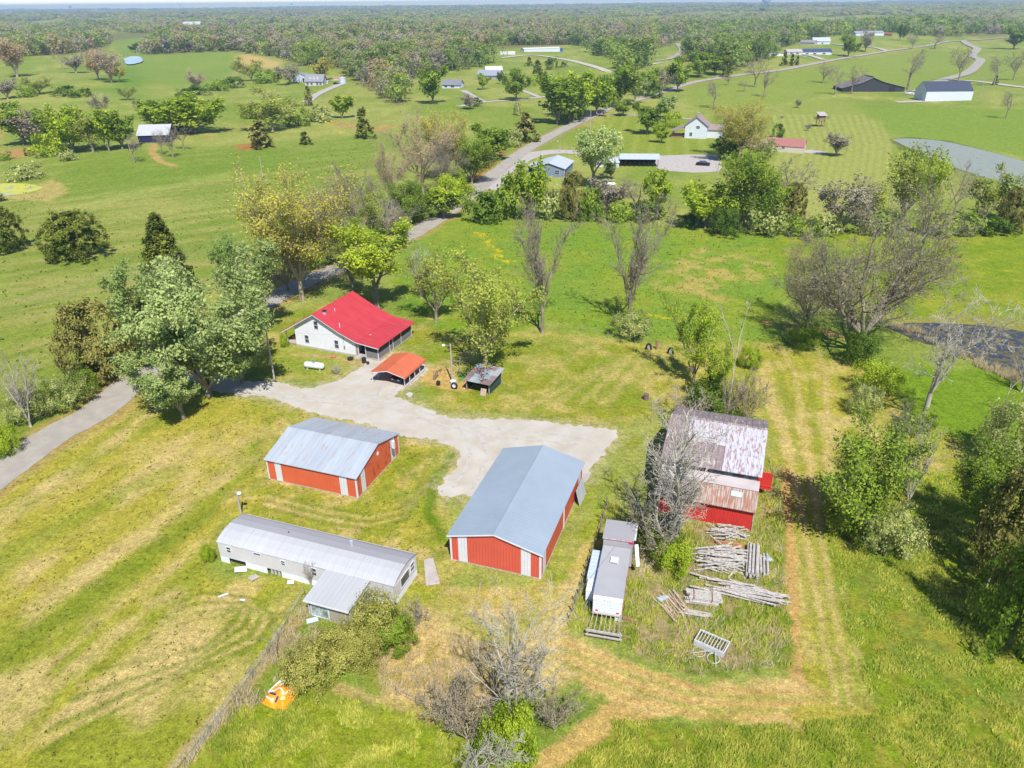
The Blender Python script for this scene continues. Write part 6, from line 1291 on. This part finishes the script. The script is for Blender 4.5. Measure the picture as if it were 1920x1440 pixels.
# white house with brown roofs
qq, t, e_, r_ = house('white_house', 'white two-storey house with brown roof and corner porch', 'house', (1283, 259), (1324, 260.5), (1336, 246), 234, 219, ('white', (240, 240, 246)), ('brown_roof', (166, 146, 146)), 'y', .45, wins=((.22, .34, .9, 2.2), (.5, .66, 3.7, 4.7)), chim=(.5, .5), D=10)
W_, D_ = qq.W, 10
MB().slab([(-5.5, 2.3), (0, 4.0)], .12, .4, D_).build('porch_roof', bmat('brown_roof', (166, 146, 146)), t); MB().box(-5.3, 0, .6, D_, 0, .3).build('porch_floor', m_wood2, t)
for y_ in (.7, 3.5, 6.5, 9.5): MB().box(-5.2, -5.05, y_, y_+.15, .3, 2.4).build('porch_post', m_wood2, t)
MB().box(-5.3, -5.2, .6, D_, .9, 1.0).box(-5.3, 0, .55, .62, .9, 1.0).build('railing', m_wood2, t)
MB().box(W_, W_+6, 3, 9, 0, 3.2).build('garage', bmat('white', (240, 240, 246)), t); MB().slab([(2.6, 3.1), (6, 4.8), (9.4, 3.1)], .12, W_-.1, W_+6.3, 'x').build('garage_roof', bmat('brown_roof', (166, 146, 146)), t)
# grey-blue house and the long open shed
qq, t, e_, r_ = house('blue_house', 'grey-blue house with pale roof close to the road', 'house', (1000, 329.5), (1058, 333), (1068, 320), 313, 305, ('greyblue', (140, 156, 186)), ('pale_roof', (196, 206, 222)), 'y', .4, wins=((.22, .38, .9, 2.1), (.7, .84, .9, 2.1)), D=13)
MB().box(-.1, .05, -.12, .02, -.3, e_).box(qq.W-.05, qq.W+.1, -.12, .02, -.3, e_).build('corner_board', m_trim, t)
MB().slab([(-3, 2.1), (0, 3.0)], .1, 4, 11).build('side_porch_roof', bmat('pale_roof', (196, 206, 222)), t); MB().box(-2.8, -2.6, 4, 11, 0, 2.1).build('porch_wall', bmat('greyblue', (140, 156, 186)), t)
q = FR((1165, 314), (1233, 313), (1235, 301)); W_, D_ = q.W, 8.0
t = thing('open_shed', 'long open-fronted shed with pale metal roof beside the concrete yard', 'shed', q.o, q.a)
MB().slab([(-.5, 2.5), (D_/2, 3.5), (D_+.5, 2.5)], .1, -.6, W_+.6, 'x').build('roof', bmat('pale_roof', (196, 206, 222)), t)
for i in range(9): MB().box(i*W_/8-.08, i*W_/8+.08, 0, .16, 0, 2.6).build('post', m_dark, t)
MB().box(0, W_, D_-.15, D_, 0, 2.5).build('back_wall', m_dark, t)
t2 = house('low_shed', 'small white low shed between the willow and the open shed', 'shed', (1118, 313), (1160, 314), (1163, 305), 304, 299, ('white', (232, 236, 244)), ('pale_roof', (196, 206, 222)), 'x', .2)
house('navy_barn', 'navy-walled farm shed with grey tin roof among the left grove', 'shed', (262, 267), (318, 267), (330, 256), 253, 233, ('navy', (40, 44, 90)), ('grey_tin', (196, 198, 206)), 'x', .4, D=11)
g1 = house('grey_roof_house', 'far white house with grey mansard roof and dormers', 'house', (577, 160), (606, 160), (607, 154), 153, 138, ('offwhite', (220, 220, 226)), ('grey_roof', (150, 152, 160)), 'x', .5, wins=((.08, .2, .6, 2), (.3, .42, .6, 2), (.62, .74, .6, 2), (.8, .92, .6, 2)), D=9, e=3.2, r=7.2)
for x in (.3, .5, .7): MB().box(x*g1[0].W-.7, x*g1[0].W+.7, 1.2, 2.6, 4.2, 5.6).build('dormer', bmat('offwhite', (220, 220, 226)), g1[1])
house('gable_annex', 'pale blue-white gabled house wing with dark doorway, left of the mansard house', 'house', (556, 153), (575, 154), (577, 148), 143, 137, ('paleblue', (214, 226, 244)), ('grey_roof', (150, 152, 160)), 'y', .3, doors=((.72, .95, 2.6),), D=8)
q_ = G(643, 157); t = thing('grain_bin', 'round pale blue fuel bin by the far driveway', 'grain bin', q_); MB().lathe([(2.4, 0), (2.4, 3.6)], (0, 0, 0), (0, 0, 1), 20).build('drum', bmat('paleblue', (214, 226, 244)), t, smooth=True); MB().lathe([(2.5, 3.6), (0, 4.8)], (0, 0, 0), (0, 0, 1), 20).build('cone_roof', bmat('grey_tin', (196, 198, 206)), t, smooth=True)
house('red_roof_shed', 'small shed with terracotta roof behind the pale blue bin', 'shed', (626, 150), (640, 150), (641, 147), 147, 144, ('offwhite', (220, 220, 226)), ('terracotta', (214, 140, 110)), 'x', .2, D=6)
house('white_shed', 'tiny white shed just right of the mansard house', 'shed', (609, 157), (615, 157), (616, 154), 153, 150, ('white', (232, 238, 248)), ('grey_tin', (196, 198, 206)), 'x', .2, D=5)
house('far_barn', 'blue-grey metal barn alone on the skyline field', 'barn', (346, 51), (376, 51), (380, 48.5), 46, 40.5, ('bluegrey', (150, 166, 200)), ('grey_tin', (190, 194, 206)), 'x', .3, D=16)
house('hip_house', 'grey pyramid-roofed house at the foot of the central wood', 'house', (884, 104), (918, 105), (920, 101), 100, 91, ('offwhite', (220, 220, 226)), ('slate', (160, 166, 186)), 'x', .5, D=14, wins=((.2, .3, .8, 2), (.6, .7, .8, 2)))
house('neighbour_house', 'grey-roofed brick house with pale upper storey beyond the lawn', 'house', (902, 148), (934, 149), (943, 143), 140, 131, ('brickgrey', (190, 184, 186)), ('slate', (150, 154, 176)), 'x', .5, D=9, wins=((.2, .3, .7, 2), (.6, .7, .7, 2)))
house('pale_garage', 'pale long-roofed garage behind the grey-roofed brick house', 'garage', (912, 139), (942, 137), (944, 132), 131, 124, ('offwhite', (220, 220, 226)), ('pale_roof2', (226, 226, 230)), 'x', .3, D=7)
house('low_house', 'low white house with dark grey roof below the central wood', 'house', (832, 165), (862, 165.5), (868, 160), 158, 149, ('white', (232, 238, 248)), ('grey_roof2', (136, 138, 150)), 'x', .5, D=8, wins=((.15, .3, .7, 2), (.5, .7, .7, 2)))
for x0, x1, lb, c_ in ((938, 950, 'white box truck parked by the far house', (236, 240, 250)), (952, 966, 'white camper parked right of the box truck', (228, 232, 244))):
    house('parked_trailer', lb, 'trailer', (x0, 102.5), (x1, 102.5), (x1+1, 101), 98, 96.5, ('white', c_), ('white', c_), 'x', .05, D=2.6)
house('long_white_shed', 'long white shed at the top of the far sloping meadow', 'shed', (1008, 100), (1050, 97), (1053, 94.5), 92, 89, ('white', (232, 238, 248)), ('pale_roof2', (226, 226, 230)), 'x', .2, D=9)
house('blue_end_shed', 'small bright blue container at the right end of the long white shed', 'container', (1050, 97), (1055, 96.5), (1056, 95), 91, 90, ('strongblue', (40, 90, 190)), ('strongblue', (40, 90, 190)), 'x', .05, D=4)
house('cottage', 'small white cottage with low lilac-grey roof at the wood edge', 'house', (1446, 105.5), (1469, 105), (1471, 102), 101, 96.5, ('white', (238, 240, 248)), ('lilac', (170, 166, 190)), 'y', .4, D=10, doors=((.3, .6, 2.2),))
house('cottage', 'cream cottage with dull grey roof, middle of the three in a row', 'house', (1481, 103), (1504, 103), (1506, 99), 97, 92, ('offwhite', (226, 222, 216)), ('warmgrey', (190, 184, 186)), 'x', .4, D=9, wins=((.2, .35, .7, 2), (.6, .75, .7, 2)))
house('cottage', 'white cottage with navy roof beside the far road', 'house', (1521, 104), (1559, 103), (1562, 99), 97, 91, ('white', (238, 242, 250)), ('navyroof', (70, 84, 120)), 'x', .4, D=10, wins=((.15, .25, .7, 2), (.4, .5, .7, 2), (.7, .8, .7, 2)))
house('ranch_house', 'long white house with pale roof above the three cottages', 'house', (1528, 84), (1556, 83), (1560, 80), 77, 70, ('white', (238, 242, 250)), ('pale_roof', (196, 206, 222)), 'x', .5, D=12, wins=((.5, .6, .7, 2),))
house('ranch_house', 'tan low house with grey roof partly behind trees left of the white one', 'house', (1504, 84), (1526, 85), (1528, 81), 79, 75, ('tanw', (200, 186, 176)), ('grey_roof', (150, 152, 160)), 'x', .4, D=9)
house('garage_house', 'white garage with dark doorway on the far top lawn', 'garage', (1637, 68), (1657, 67), (1658, 64), 62, 58, ('white', (232, 236, 244)), ('slate', (150, 154, 176)), 'x', .4, D=10, doors=((.3, .65, 2.6),))
house('shed_small', 'weathered brown shed by the far top lawn', 'shed', (1664, 67), (1672, 67), (1673, 65), 64, 62, ('rusty', (150, 70, 60)), ('rusty', (150, 80, 70)), 'x', .2, D=5)
for i, (x, y_, w_, h_, lb) in enumerate([(28, 17.5, 26, 3, 'pale long warehouse roofs at the far left skyline'), (60, 18.5, 14, 2.4, 'second pale warehouse at the far left skyline'), (178, 21.5, 14, 2, 'white factory building in the distant town, left one'), (197, 23.5, 22, 2.2, 'broad white factory building in the distant town'), (250, 25, 10, 2.2, 'small bright white building in the distant town'), (725, 9.5, 14, 1.5, 'pale distant building over the central woods'), (1150, 8, 40, 2, 'cream distant buildings on the centre skyline'), (1655, 16, 12, 3, 'white distant house in the right-hand woods'), (1500, 9, 22, 1.6, 'pale distant roofs beside the blue-legged tower')]):
    g_ = G(x, y_); k_ = 1/ppm(g_); t_ = thing('distant_building', lb, 'building', g_); wd, hh = w_*k_, max(4, h_*k_)
    MB().box(-wd/2, wd/2, 0, wd*.4, -5, hh).build('wall', bmat('white', (232, 238, 248)), t_); MB().slab([(-1, hh), (wd*.2, hh+2), (wd*.4+1, hh)], .3, -wd/2-1, wd/2+1, 'x').build('roof', bmat('pale_roof2', (226, 226, 230)), t_)
def wtower(label, x, yb, yt, w_, c_, legs=5, blue=False):
    g_ = G(x, yb); h_ = hat(g_, yt); h_ = max(h_, 25); rr_ = max(4, w_/2/ppm(g_)); t_ = thing('water_tower', label, 'water tower', g_); m = bmat('tower_%d' % c_[0], c_)
    MB().lathe([(0, h_-rr_*1.5), (rr_*.6, h_-rr_*1.35), (rr_, h_-rr_*.75), (rr_*.9, h_-rr_*.3), (rr_*.5, h_-.1*rr_), (0, h_)], (0, 0, 0), (0, 0, 1), 16).build('tank', m, t_, smooth=True)
    lm = bmat('legblue', (120, 190, 220)) if blue else m
    MB().tube((0, 0, 0), (0, 0, h_-rr_*1.4), rr_*.12).build('riser', lm, t_)
    for i in range(legs): a = i*2*math.pi/legs; MB().tube((math.cos(a)*rr_*1.1, math.sin(a)*rr_*1.1, 0), (math.cos(a)*rr_*.85, math.sin(a)*rr_*.85, h_-rr_*.7), rr_*.07).build('leg', lm, t_)
wtower('white bulb water tower on the left skyline', 132, 17, 10, 6, (240, 240, 244)); wtower('thin white water tower left of the centre skyline', 339, 15, 5, 3, (232, 238, 240)); wtower('small white water tower on the centre-left skyline', 547, 12, 6, 4, (236, 238, 240))
wtower('large water tower with pale blue legs over the right woods', 1436, 9, -14, 16, (190, 214, 232), blue=True)
g_ = G(1552, 14); h_ = 34; t_ = thing('lattice_mast', 'red lattice mast above the right woods', 'mast', g_)
for a, b in ((-1.5, -1.5), (1.5, -1.5), (1.5, 1.5), (-1.5, 1.5)): MB().tube((a, b, 0), (a*.3, b*.3, h_), .5, n=4).build('leg', bmat('mast_red', (170, 70, 60)), t_)
# deer stand
g_ = G(1537, 237); h_ = hat(g_, 211); t_ = thing('deer_stand', 'raised wooden hunting stand with grey roof on crossed legs', 'hunting stand', g_, .1)
for a, b in ((-1.2, -1.2), (1.2, -1.2), (1.2, 1.2), (-1.2, 1.2)): MB().tube((a, b, 0), (a, b, h_*.55), .13).build('leg', m_wood2, t_)
MB().tube((-1.2, -1.2, 0), (1.2, -1.2, h_*.5), .08).tube((1.2, -1.2, 0), (-1.2, -1.2, h_*.5), .08).build('cross_brace', m_wood2, t_)
MB().box(-2.6, 2.6, -2, 2, h_*.55, h_*.58).build('deck', m_wood2, t_); MB().box(-1.4, 1.4, -1.3, 1.3, h_*.58, h_*.82).build('cabin', m_wood2, t_)
MB().hexa([(-1.8, -1.9, h_*.80), (1.8, -1.9, h_*.80), (1.8, 1.7, h_), (-1.8, 1.7, h_)], (0, 0, .12)).build('roof', bmat('warmgrey', (190, 184, 186)), t_)
for s_ in (-1, 1): MB().box(s_*2.55-.05, s_*2.55+.05, -2, 2, h_*.66, h_*.69).box(s_*2.55-.05, s_*2.55+.05, -2, -1.9, h_*.58, h_*.7).build('railing', m_wood2, t_)
# second gas tank, far car, mailbox, picnic scraps
g_ = G(1143, 350); t_ = thing('gas_tank', 'white propane tank in the grass below the pale willow', 'gas tank', g_, -.05)
MB().lathe([(0, -1.7), (.35, -1.6), (.5, -1.25), (.5, 1.25), (.35, 1.6), (0, 1.7)], (0, 0, .75), (1, 0, 0), 16).build('tank', m_whitep, t_, smooth=True)
for x in (-1, 1): MB().box(x-.1, x+.1, -.3, .3, 0, .35).build('foot', m_found, t_)
def car(label, px, rz_, c_):
    t_ = thing('parked_car', label, 'car', G(*px), rz_); pm = bmat('car_%d_%d' % (c_[0], c_[2]), c_, rough=.3)
    MB().prism([(-2.2, .3), (-2.2, .8), (-1.4, .95), (1.7, .95), (2.2, .8), (2.2, .3)], -.9, .9, 'x').build('body', pm, t_)
    MB().add([(-.8, -1.2, .95), (.8, -1.2, .95), (.8, 1.6, .95), (-.8, 1.6, .95), (-.65, -.6, 1.45), (.65, -.6, 1.45), (.65, 1.1, 1.45), (-.65, 1.1, 1.45)], [(0, 1, 5, 4), (1, 2, 6, 5), (2, 3, 7, 6), (3, 0, 4, 7), (4, 5, 6, 7)]).build('windows', glass(), t_)
    for a in (-.85, .85):
        for b in (-1.4, 1.4): MB().lathe([(0, -.1), (.34, -.1), (.34, .1), (0, .1)], (a, b, .34), (1, 0, 0), 12).build('wheel', m_black, t_)
car('white car parked between the black barn and the white barn', (1704, 175.5), 1.5, (240, 242, 250)); car('dark car on the concrete yard by the orange-gold tree', (1318, 310), 1.2, (40, 40, 50)); car('red vehicle beside the far top lawn shed', (1667, 67.5), 1.4, (170, 40, 40)); car('silver car at the cottage drive', (1508, 106.5), 1.5, (220, 222, 230)); car('dark car on the far curved driveway by the pale bin', (630, 158), .8, (50, 55, 70))
car('blue car coming down the upper road under the trees', (1262, 157), .3, (60, 90, 130))
# ------------------------------------------------------------------ woods: single trees nearest, one mass beyond
NOGO = [[(880, 90), (960, 85), (1060, 85), (1150, 120), (1150, 145), (1060, 115), (960, 112), (880, 108)]]
def inpoly(x, y, P):
    c_ = False; n_ = len(P)
    for i in range(n_):
        x0, y0 = P[i]; x1, y1 = P[(i+1) % n_]
        if (y0 > y) != (y1 > y) and x < (x1-x0)*(y-y0)/(y1-y0)+x0: c_ = not c_
    return c_
WOODS = {   # pixel outline of where the trees stand: (outline, weights per kind)
 'left wood': ([(-40, 112), (60, 106), (130, 101), (205, 84), (198, 66), (120, 52), (-40, 60)], 'green green lime olive green rust deep pink grey'.split()),
 'central wood': ([(268, 104), (330, 100), (438, 96), (530, 108), (560, 124), (640, 128), (664, 152), (705, 172), (742, 200), (762, 194), (752, 160), (800, 132), (862, 128), (878, 100), (960, 90), (1060, 84), (1170, 92), (1230, 92), (1290, 70), (1290, 44), (1000, 40), (640, 44), (560, 62), (440, 64), (300, 66)], 'green grey lime pink olive green deep rust grey cedar'.split()),
 'right wood': ([(1290, 120), (1330, 132), (1380, 132), (1450, 108), (1440, 96), (1520, 72), (1640, 58), (1700, 64), (1760, 70), (1930, 62), (1960, 44), (1290, 44)], 'green deep green lime grey green deep'.split()),
 'meadow edge': ([(1080, 100), (1130, 96), (1200, 108), (1215, 128), (1150, 140), (1180, 112)], 'green deep lime green'.split()),
 'neighbour': ([(770, 160), (800, 138), (905, 128), (930, 118), (900, 110), (880, 118), (800, 128)], 'green deep grey green lime'.split()),
}
LBL = dict(green='mid-green tree in the distant wood', lime='bright lime tree in the distant wood', deep='dark green tree in the distant wood', olive='yellow-olive budding tree in the distant wood', rust='rust-brown budding tree in the distant wood', pink='pinkish-tan budding tree in the distant wood', grey='grey leafless tree in the distant wood', gold='golden tree in the distant wood', cedar='dark pointed cedar in the distant wood')
WNM = {'left wood': 'the left-hand wood', 'central wood': 'the long central wood', 'right wood': 'the wood behind the cottages', 'meadow edge': 'the copse by the sloping meadow', 'neighbour': 'the belt behind the low white house'}
cand = []; wr = random.Random(5)
for wn, (P, kinds) in WOODS.items():
    xs = [p_[0] for p_ in P]; ys = [p_[1] for p_ in P]; W3 = [G(*p_) for p_ in P]; wx = [v_.x for v_ in W3]; wy = [v_.y for v_ in W3]
    sp = 11.5; x = min(wx)
    while x < max(wx):
        y_ = min(wy)
        while y_ < max(wy):
            X_ = x+wr.uniform(-4, 4); Y_ = y_+wr.uniform(-4, 4); r_ = math.hypot(X_, Y_)
            if wr.random() < min(1, 1000/max(r_, 1)) and r_ < 1700:
                z_ = float(hgt(X_, Y_)); px, py = proj((X_, Y_, z_))
                if inpoly(px, py, P) and not any(inpoly(px, py, n_) for n_ in NOGO): cand.append((r_, X_, Y_, z_, kinds[int((float(fbm(X_/60, Y_/60, 91))*2.2+wr.random()*.9) % 1*len(kinds))], wn))
            y_ += sp
        x += sp
cand.sort()
print('wood trees', len(cand))
NIND = 300
ekey = [k_ for k_ in PR if k_.startswith('far_')]
for r_, X_, Y_, z_, kd, wn in cand[:NIND]:
    key = 'far_cedar0' if kd == 'cedar' else 'far_%s%d' % (kd, wr.randint(0, 1)); h_ = wr.uniform(11, 20)*(.75 if kd == 'cedar' else 1)
    tree(key, LBL[kd].replace('the distant wood', WNM[wn]), None, None, None, group=kd+' trees of '+WNM[wn], loc=Vector((X_, Y_, z_-.1)), hh=h_, wm_=h_*wr.uniform(.85, 1.2) if kd != 'cedar' else h_*.5)
# the rest of the woods as one mass
def mass(name, label, items, seed):
    g_ = np.random.default_rng(seed); byk = {}
    for (X_, Y_, z_, h_, w_, kd, nl) in items: byk.setdefault(kd, []).append((X_, Y_, z_, h_, w_, nl))
    Vs = []; Fs = []; Ts = []; Ms = []; off = 0; kl = list(byk)
    for mi, kd in enumerate(kl):
        for (X_, Y_, z_, h_, w_, nl) in byk[kd]:
            V, F, T_ = crown_lumps('dome' if g_.random() < .5 else 'egg', nl, .15 if nl < 60 else (.08 if nl > 150 else .10), int(g_.integers(1e6)), 14, .09, .2)
            V = V*[w_, w_, h_]+[X_, Y_, z_-.5]; T_ = np.clip(T_+g_.uniform(-.3, .3), 0, 1)
            Vs.append(V); Fs.append(F+off); Ts.append(T_); Ms.append(np.full(len(F), mi)); off += len(V)
    me_ = np_mesh(name, np.vstack(Vs), np.vstack(Fs), None, tint=np.concatenate(Ts))
    for kd in kl: me_.materials.append(LM['fdeep' if kd == 'cedar' else 'f'+kd])
    me_.polygons.foreach_set('material_index', np.concatenate(Ms).astype(np.int32)); me_.update()
    return tag(link(name, me_), label, 'woodland', None, 'stuff')
items = [(X_, Y_, z_, wr.uniform(11, 18), wr.uniform(13, 19), kd, 190 if r_ < 1250 else 110) for r_, X_, Y_, z_, kd, wn in cand[NIND:]]
OPEN = [[(330, 50), (460, 50), (640, 42), (640, 60), (560, 56), (400, 60), (300, 66)], [(200, 92), (200, 62), (300, 62), (300, 90)], [(660, 20), (700, 19), (700, 24), (640, 25)], [(1640, 66), (1700, 62), (1960, 62), (1960, 72), (1640, 76)], [(590, 22), (650, 20), (650, 26), (590, 28)], [(0, 22), (30, 21), (30, 24), (0, 26)], [(1310, 20), (1350, 19), (1350, 23), (1310, 24)]]
KW = 'green lime green grey olive green deep pink lime grey rust olive'.split()
r_ = 1150.0
while r_ < 12500:
    st = max(13, r_*.013); an = -48.0
    dn = math.degrees(max(11, r_*.0085)/r_)
    while an < 48:
        a_ = R(an+wr.uniform(-.5, .5)*dn); q_ = r_+wr.uniform(-.5, .5)*st; X_, Y_ = q_*math.sin(a_), q_*math.cos(a_); z_ = float(hgt(X_, Y_)); px, py = proj((X_, Y_, z_))
        an += dn
        if -60 < px < 1980 and not any(inpoly(px, py, P) for P in OPEN):
            if py > 62 or (r_ < 1700 and any(inpoly(px, py, P) for P, _ in WOODS.values())): continue
            cl = float(fbm(X_/420, Y_/420, 77))
            if r_ > 2600 and cl > .62: continue
            if r_ > 1500 and float(fbm(X_/330, Y_/260, 78)) > .565: continue
            sz = max(13, r_*.010)
            items.append((X_, Y_, z_, wr.uniform(9, 14) if r_ < 4000 else wr.uniform(11, 17), sz*1.25, KW[int((float(fbm(X_/260, Y_/160, 91))*2.5+wr.random()*.5) % 1*len(KW))], 60 if r_ < 2400 else 34))
    r_ += st
print('mass items', len(items))
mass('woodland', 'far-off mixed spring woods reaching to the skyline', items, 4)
# ------------------------------------------------------------------ tall weeds and grass tufts
def tufts(name, label, P, n_, h0, h1, mat, seed, lean=.5, wd=.035, blades=5):
    g_ = np.random.default_rng(seed); W3 = gp(P); a = np.array(W3); X_ = g_.uniform(a[:, 0].min(), a[:, 0].max(), n_); Y_ = g_.uniform(a[:, 1].min(), a[:, 1].max(), n_)
    k_ = (poly_sd(X_, Y_, W3) > 0) & (fbm(X_/1.6, Y_/1.6, seed) > .44); X_, Y_ = X_[k_], Y_[k_]; m = len(X_)
    X_ = np.repeat(X_, blades)+g_.normal(0, .07, m*blades); Y_ = np.repeat(Y_, blades)+g_.normal(0, .07, m*blades); m = len(X_)
    hh = g_.uniform(h0, h1, m); d = g_.normal(0, lean*.5, (m, 2))*hh[:, None]+np.array([.25, .1])*lean*hh[:, None]; b_ = g_.normal(0, 1, (m, 2)); b_ /= np.linalg.norm(b_, axis=1, keepdims=True)
    b_ *= wd*g_.uniform(.6, 1.4, (m, 1)); z0 = np.zeros(m)
    V = np.stack([np.stack([X_-b_[:, 0], Y_-b_[:, 1], z0], 1), np.stack([X_+b_[:, 0], Y_+b_[:, 1], z0], 1), np.stack([X_+d[:, 0]+b_[:, 0]*.2, Y_+d[:, 1]+b_[:, 1]*.2, hh], 1), np.stack([X_+d[:, 0]-b_[:, 0]*.2, Y_+d[:, 1]-b_[:, 1]*.2, hh], 1)], 1).reshape(-1, 3)
    T_ = np.repeat(np.clip(g_.normal(.5, .2, m)+(fbm(X_/1.2, Y_/1.2, seed+5)-.5)*1.6, 0, 1), 4)
    return tag(link(name, np_mesh(name, V, np.arange(m*4).reshape(m, 4), mat, tint=T_)), label, 'grass', None, 'stuff')
gl_ = leafmat('fresh_grass', (.36, .46, .05), (.72, .70, .17), .55); gs_ = leafmat('dead_grass', (.5, .42, .24), (.72, .62, .42), .5)
tufts('tall_grass', 'rank green grass and weeds in the junk yard behind the old barn', JY, 12000, .15, .5, gl_, 5)
tufts('dead_weeds', 'dead pale weed stems in the junk yard behind the old barn', JY, 9500, .15, .55, gs_, 6, 1.1, .02, 4)
tufts('bottom_grass', 'lush ungrazed grass along the bottom edge', [(1040, 1460), (1150, 1350), (1330, 1370), (1600, 1345), (1930, 1340), (2000, 1500), (1000, 1500)], 16000, .12, .35, gl_, 7)
tufts('bank_grass', 'uncut grass and weeds below the sunroom hedge', [(330, 1460), (440, 1330), (560, 1290), (700, 1320), (830, 1350), (900, 1500)], 14000, .12, .35, gl_, 8)
tufts('hedge_weeds', 'mixed weeds along the overgrown chain-link fence', [(330, 1460), (420, 1320), (520, 1190), (570, 1130), (600, 1180), (560, 1290), (440, 1340)], 5000, .2, .6, gs_, 9, .8, .025, 4)
tufts('east_grass', 'long green grass on the slope right of the mown path', EG, 26000, .1, .3, gl_, 10, wd=.04)
tufts('straw_tufts', 'coarse dry straw tufts on the ground round the dead tree', [(720, 1310), (700, 1220), (790, 1170), (880, 1200), (1000, 1230), (1030, 1280), (900, 1340)], 7000, .08, .25, gs_, 11)
tufts('fence_weeds', 'weeds along the leaning fence left of the camper', [(1060, 1180), (1100, 1060), (1135, 940), (1160, 950), (1110, 1180)], 4000, .15, .5, gl_, 12)
tufts('reeds', 'tan reeds along the bank of the lily pond', [(1655, 606), (1700, 622), (1780, 664), (1860, 702), (1930, 728), (1930, 705), (1860, 684), (1780, 648), (1720, 618)], 5000, .4, .9, gs_, 13)
gd_ = leafmat('dark_weeds', (.08, .11, .02), (.20, .26, .04))
tufts('pasture_weeds', 'small dark weed tufts scattered over the left pasture', [(0, 380), (100, 300), (430, 300), (700, 260), (720, 300), (430, 420), (330, 600), (120, 700), (0, 800)], 2600, .12, .35, gd_, 21, .6, .12, 5)
tufts('meadow_weeds', 'scattered weed tufts over the middle pasture', [(870, 410), (1260, 425), (1460, 440), (1500, 520), (1430, 640), (1280, 640), (1000, 600), (760, 590)], 2600, .1, .3, gd_, 22, .6, .07, 5)
tufts('lawn_weeds', 'scattered weed tufts on the mown lawns', [(0, 920), (270, 760), (470, 745), (700, 800), (850, 850), (830, 1050), (800, 1160), (400, 960), (380, 1080), (560, 1150), (330, 1440), (0, 1440)], 3000, .05, .16, gd_, 23, .6, .05, 5)
tufts('gravel_weeds', 'small weeds coming up through the edges of the gravel yard', GRV, 900, .04, .12, gl_, 31, .6, .03, 4)
# ------------------------------------------------------------------ haze
hz = MB().box(-13800, 13800, -13800, 13800, float(TZ.min())-1.5, 75).build('haze', (hm := bpy.data.materials.new('haze')))
hm.use_nodes = True; n = hm.node_tree; n.nodes.remove(n.nodes['Principled BSDF']); v_ = n.nodes.new('ShaderNodeVolumePrincipled')
v_.inputs['Color'].default_value = (.55, .75, 1, 1); v_.inputs['Density'].default_value = 1.35e-4; v_.inputs['Anisotropy'].default_value = .2
n.links.new(v_.outputs[0], n.nodes['Material Output'].inputs['Volume']); tag(hz, 'thin blue spring haze over the far country', 'haze', None, 'stuff')
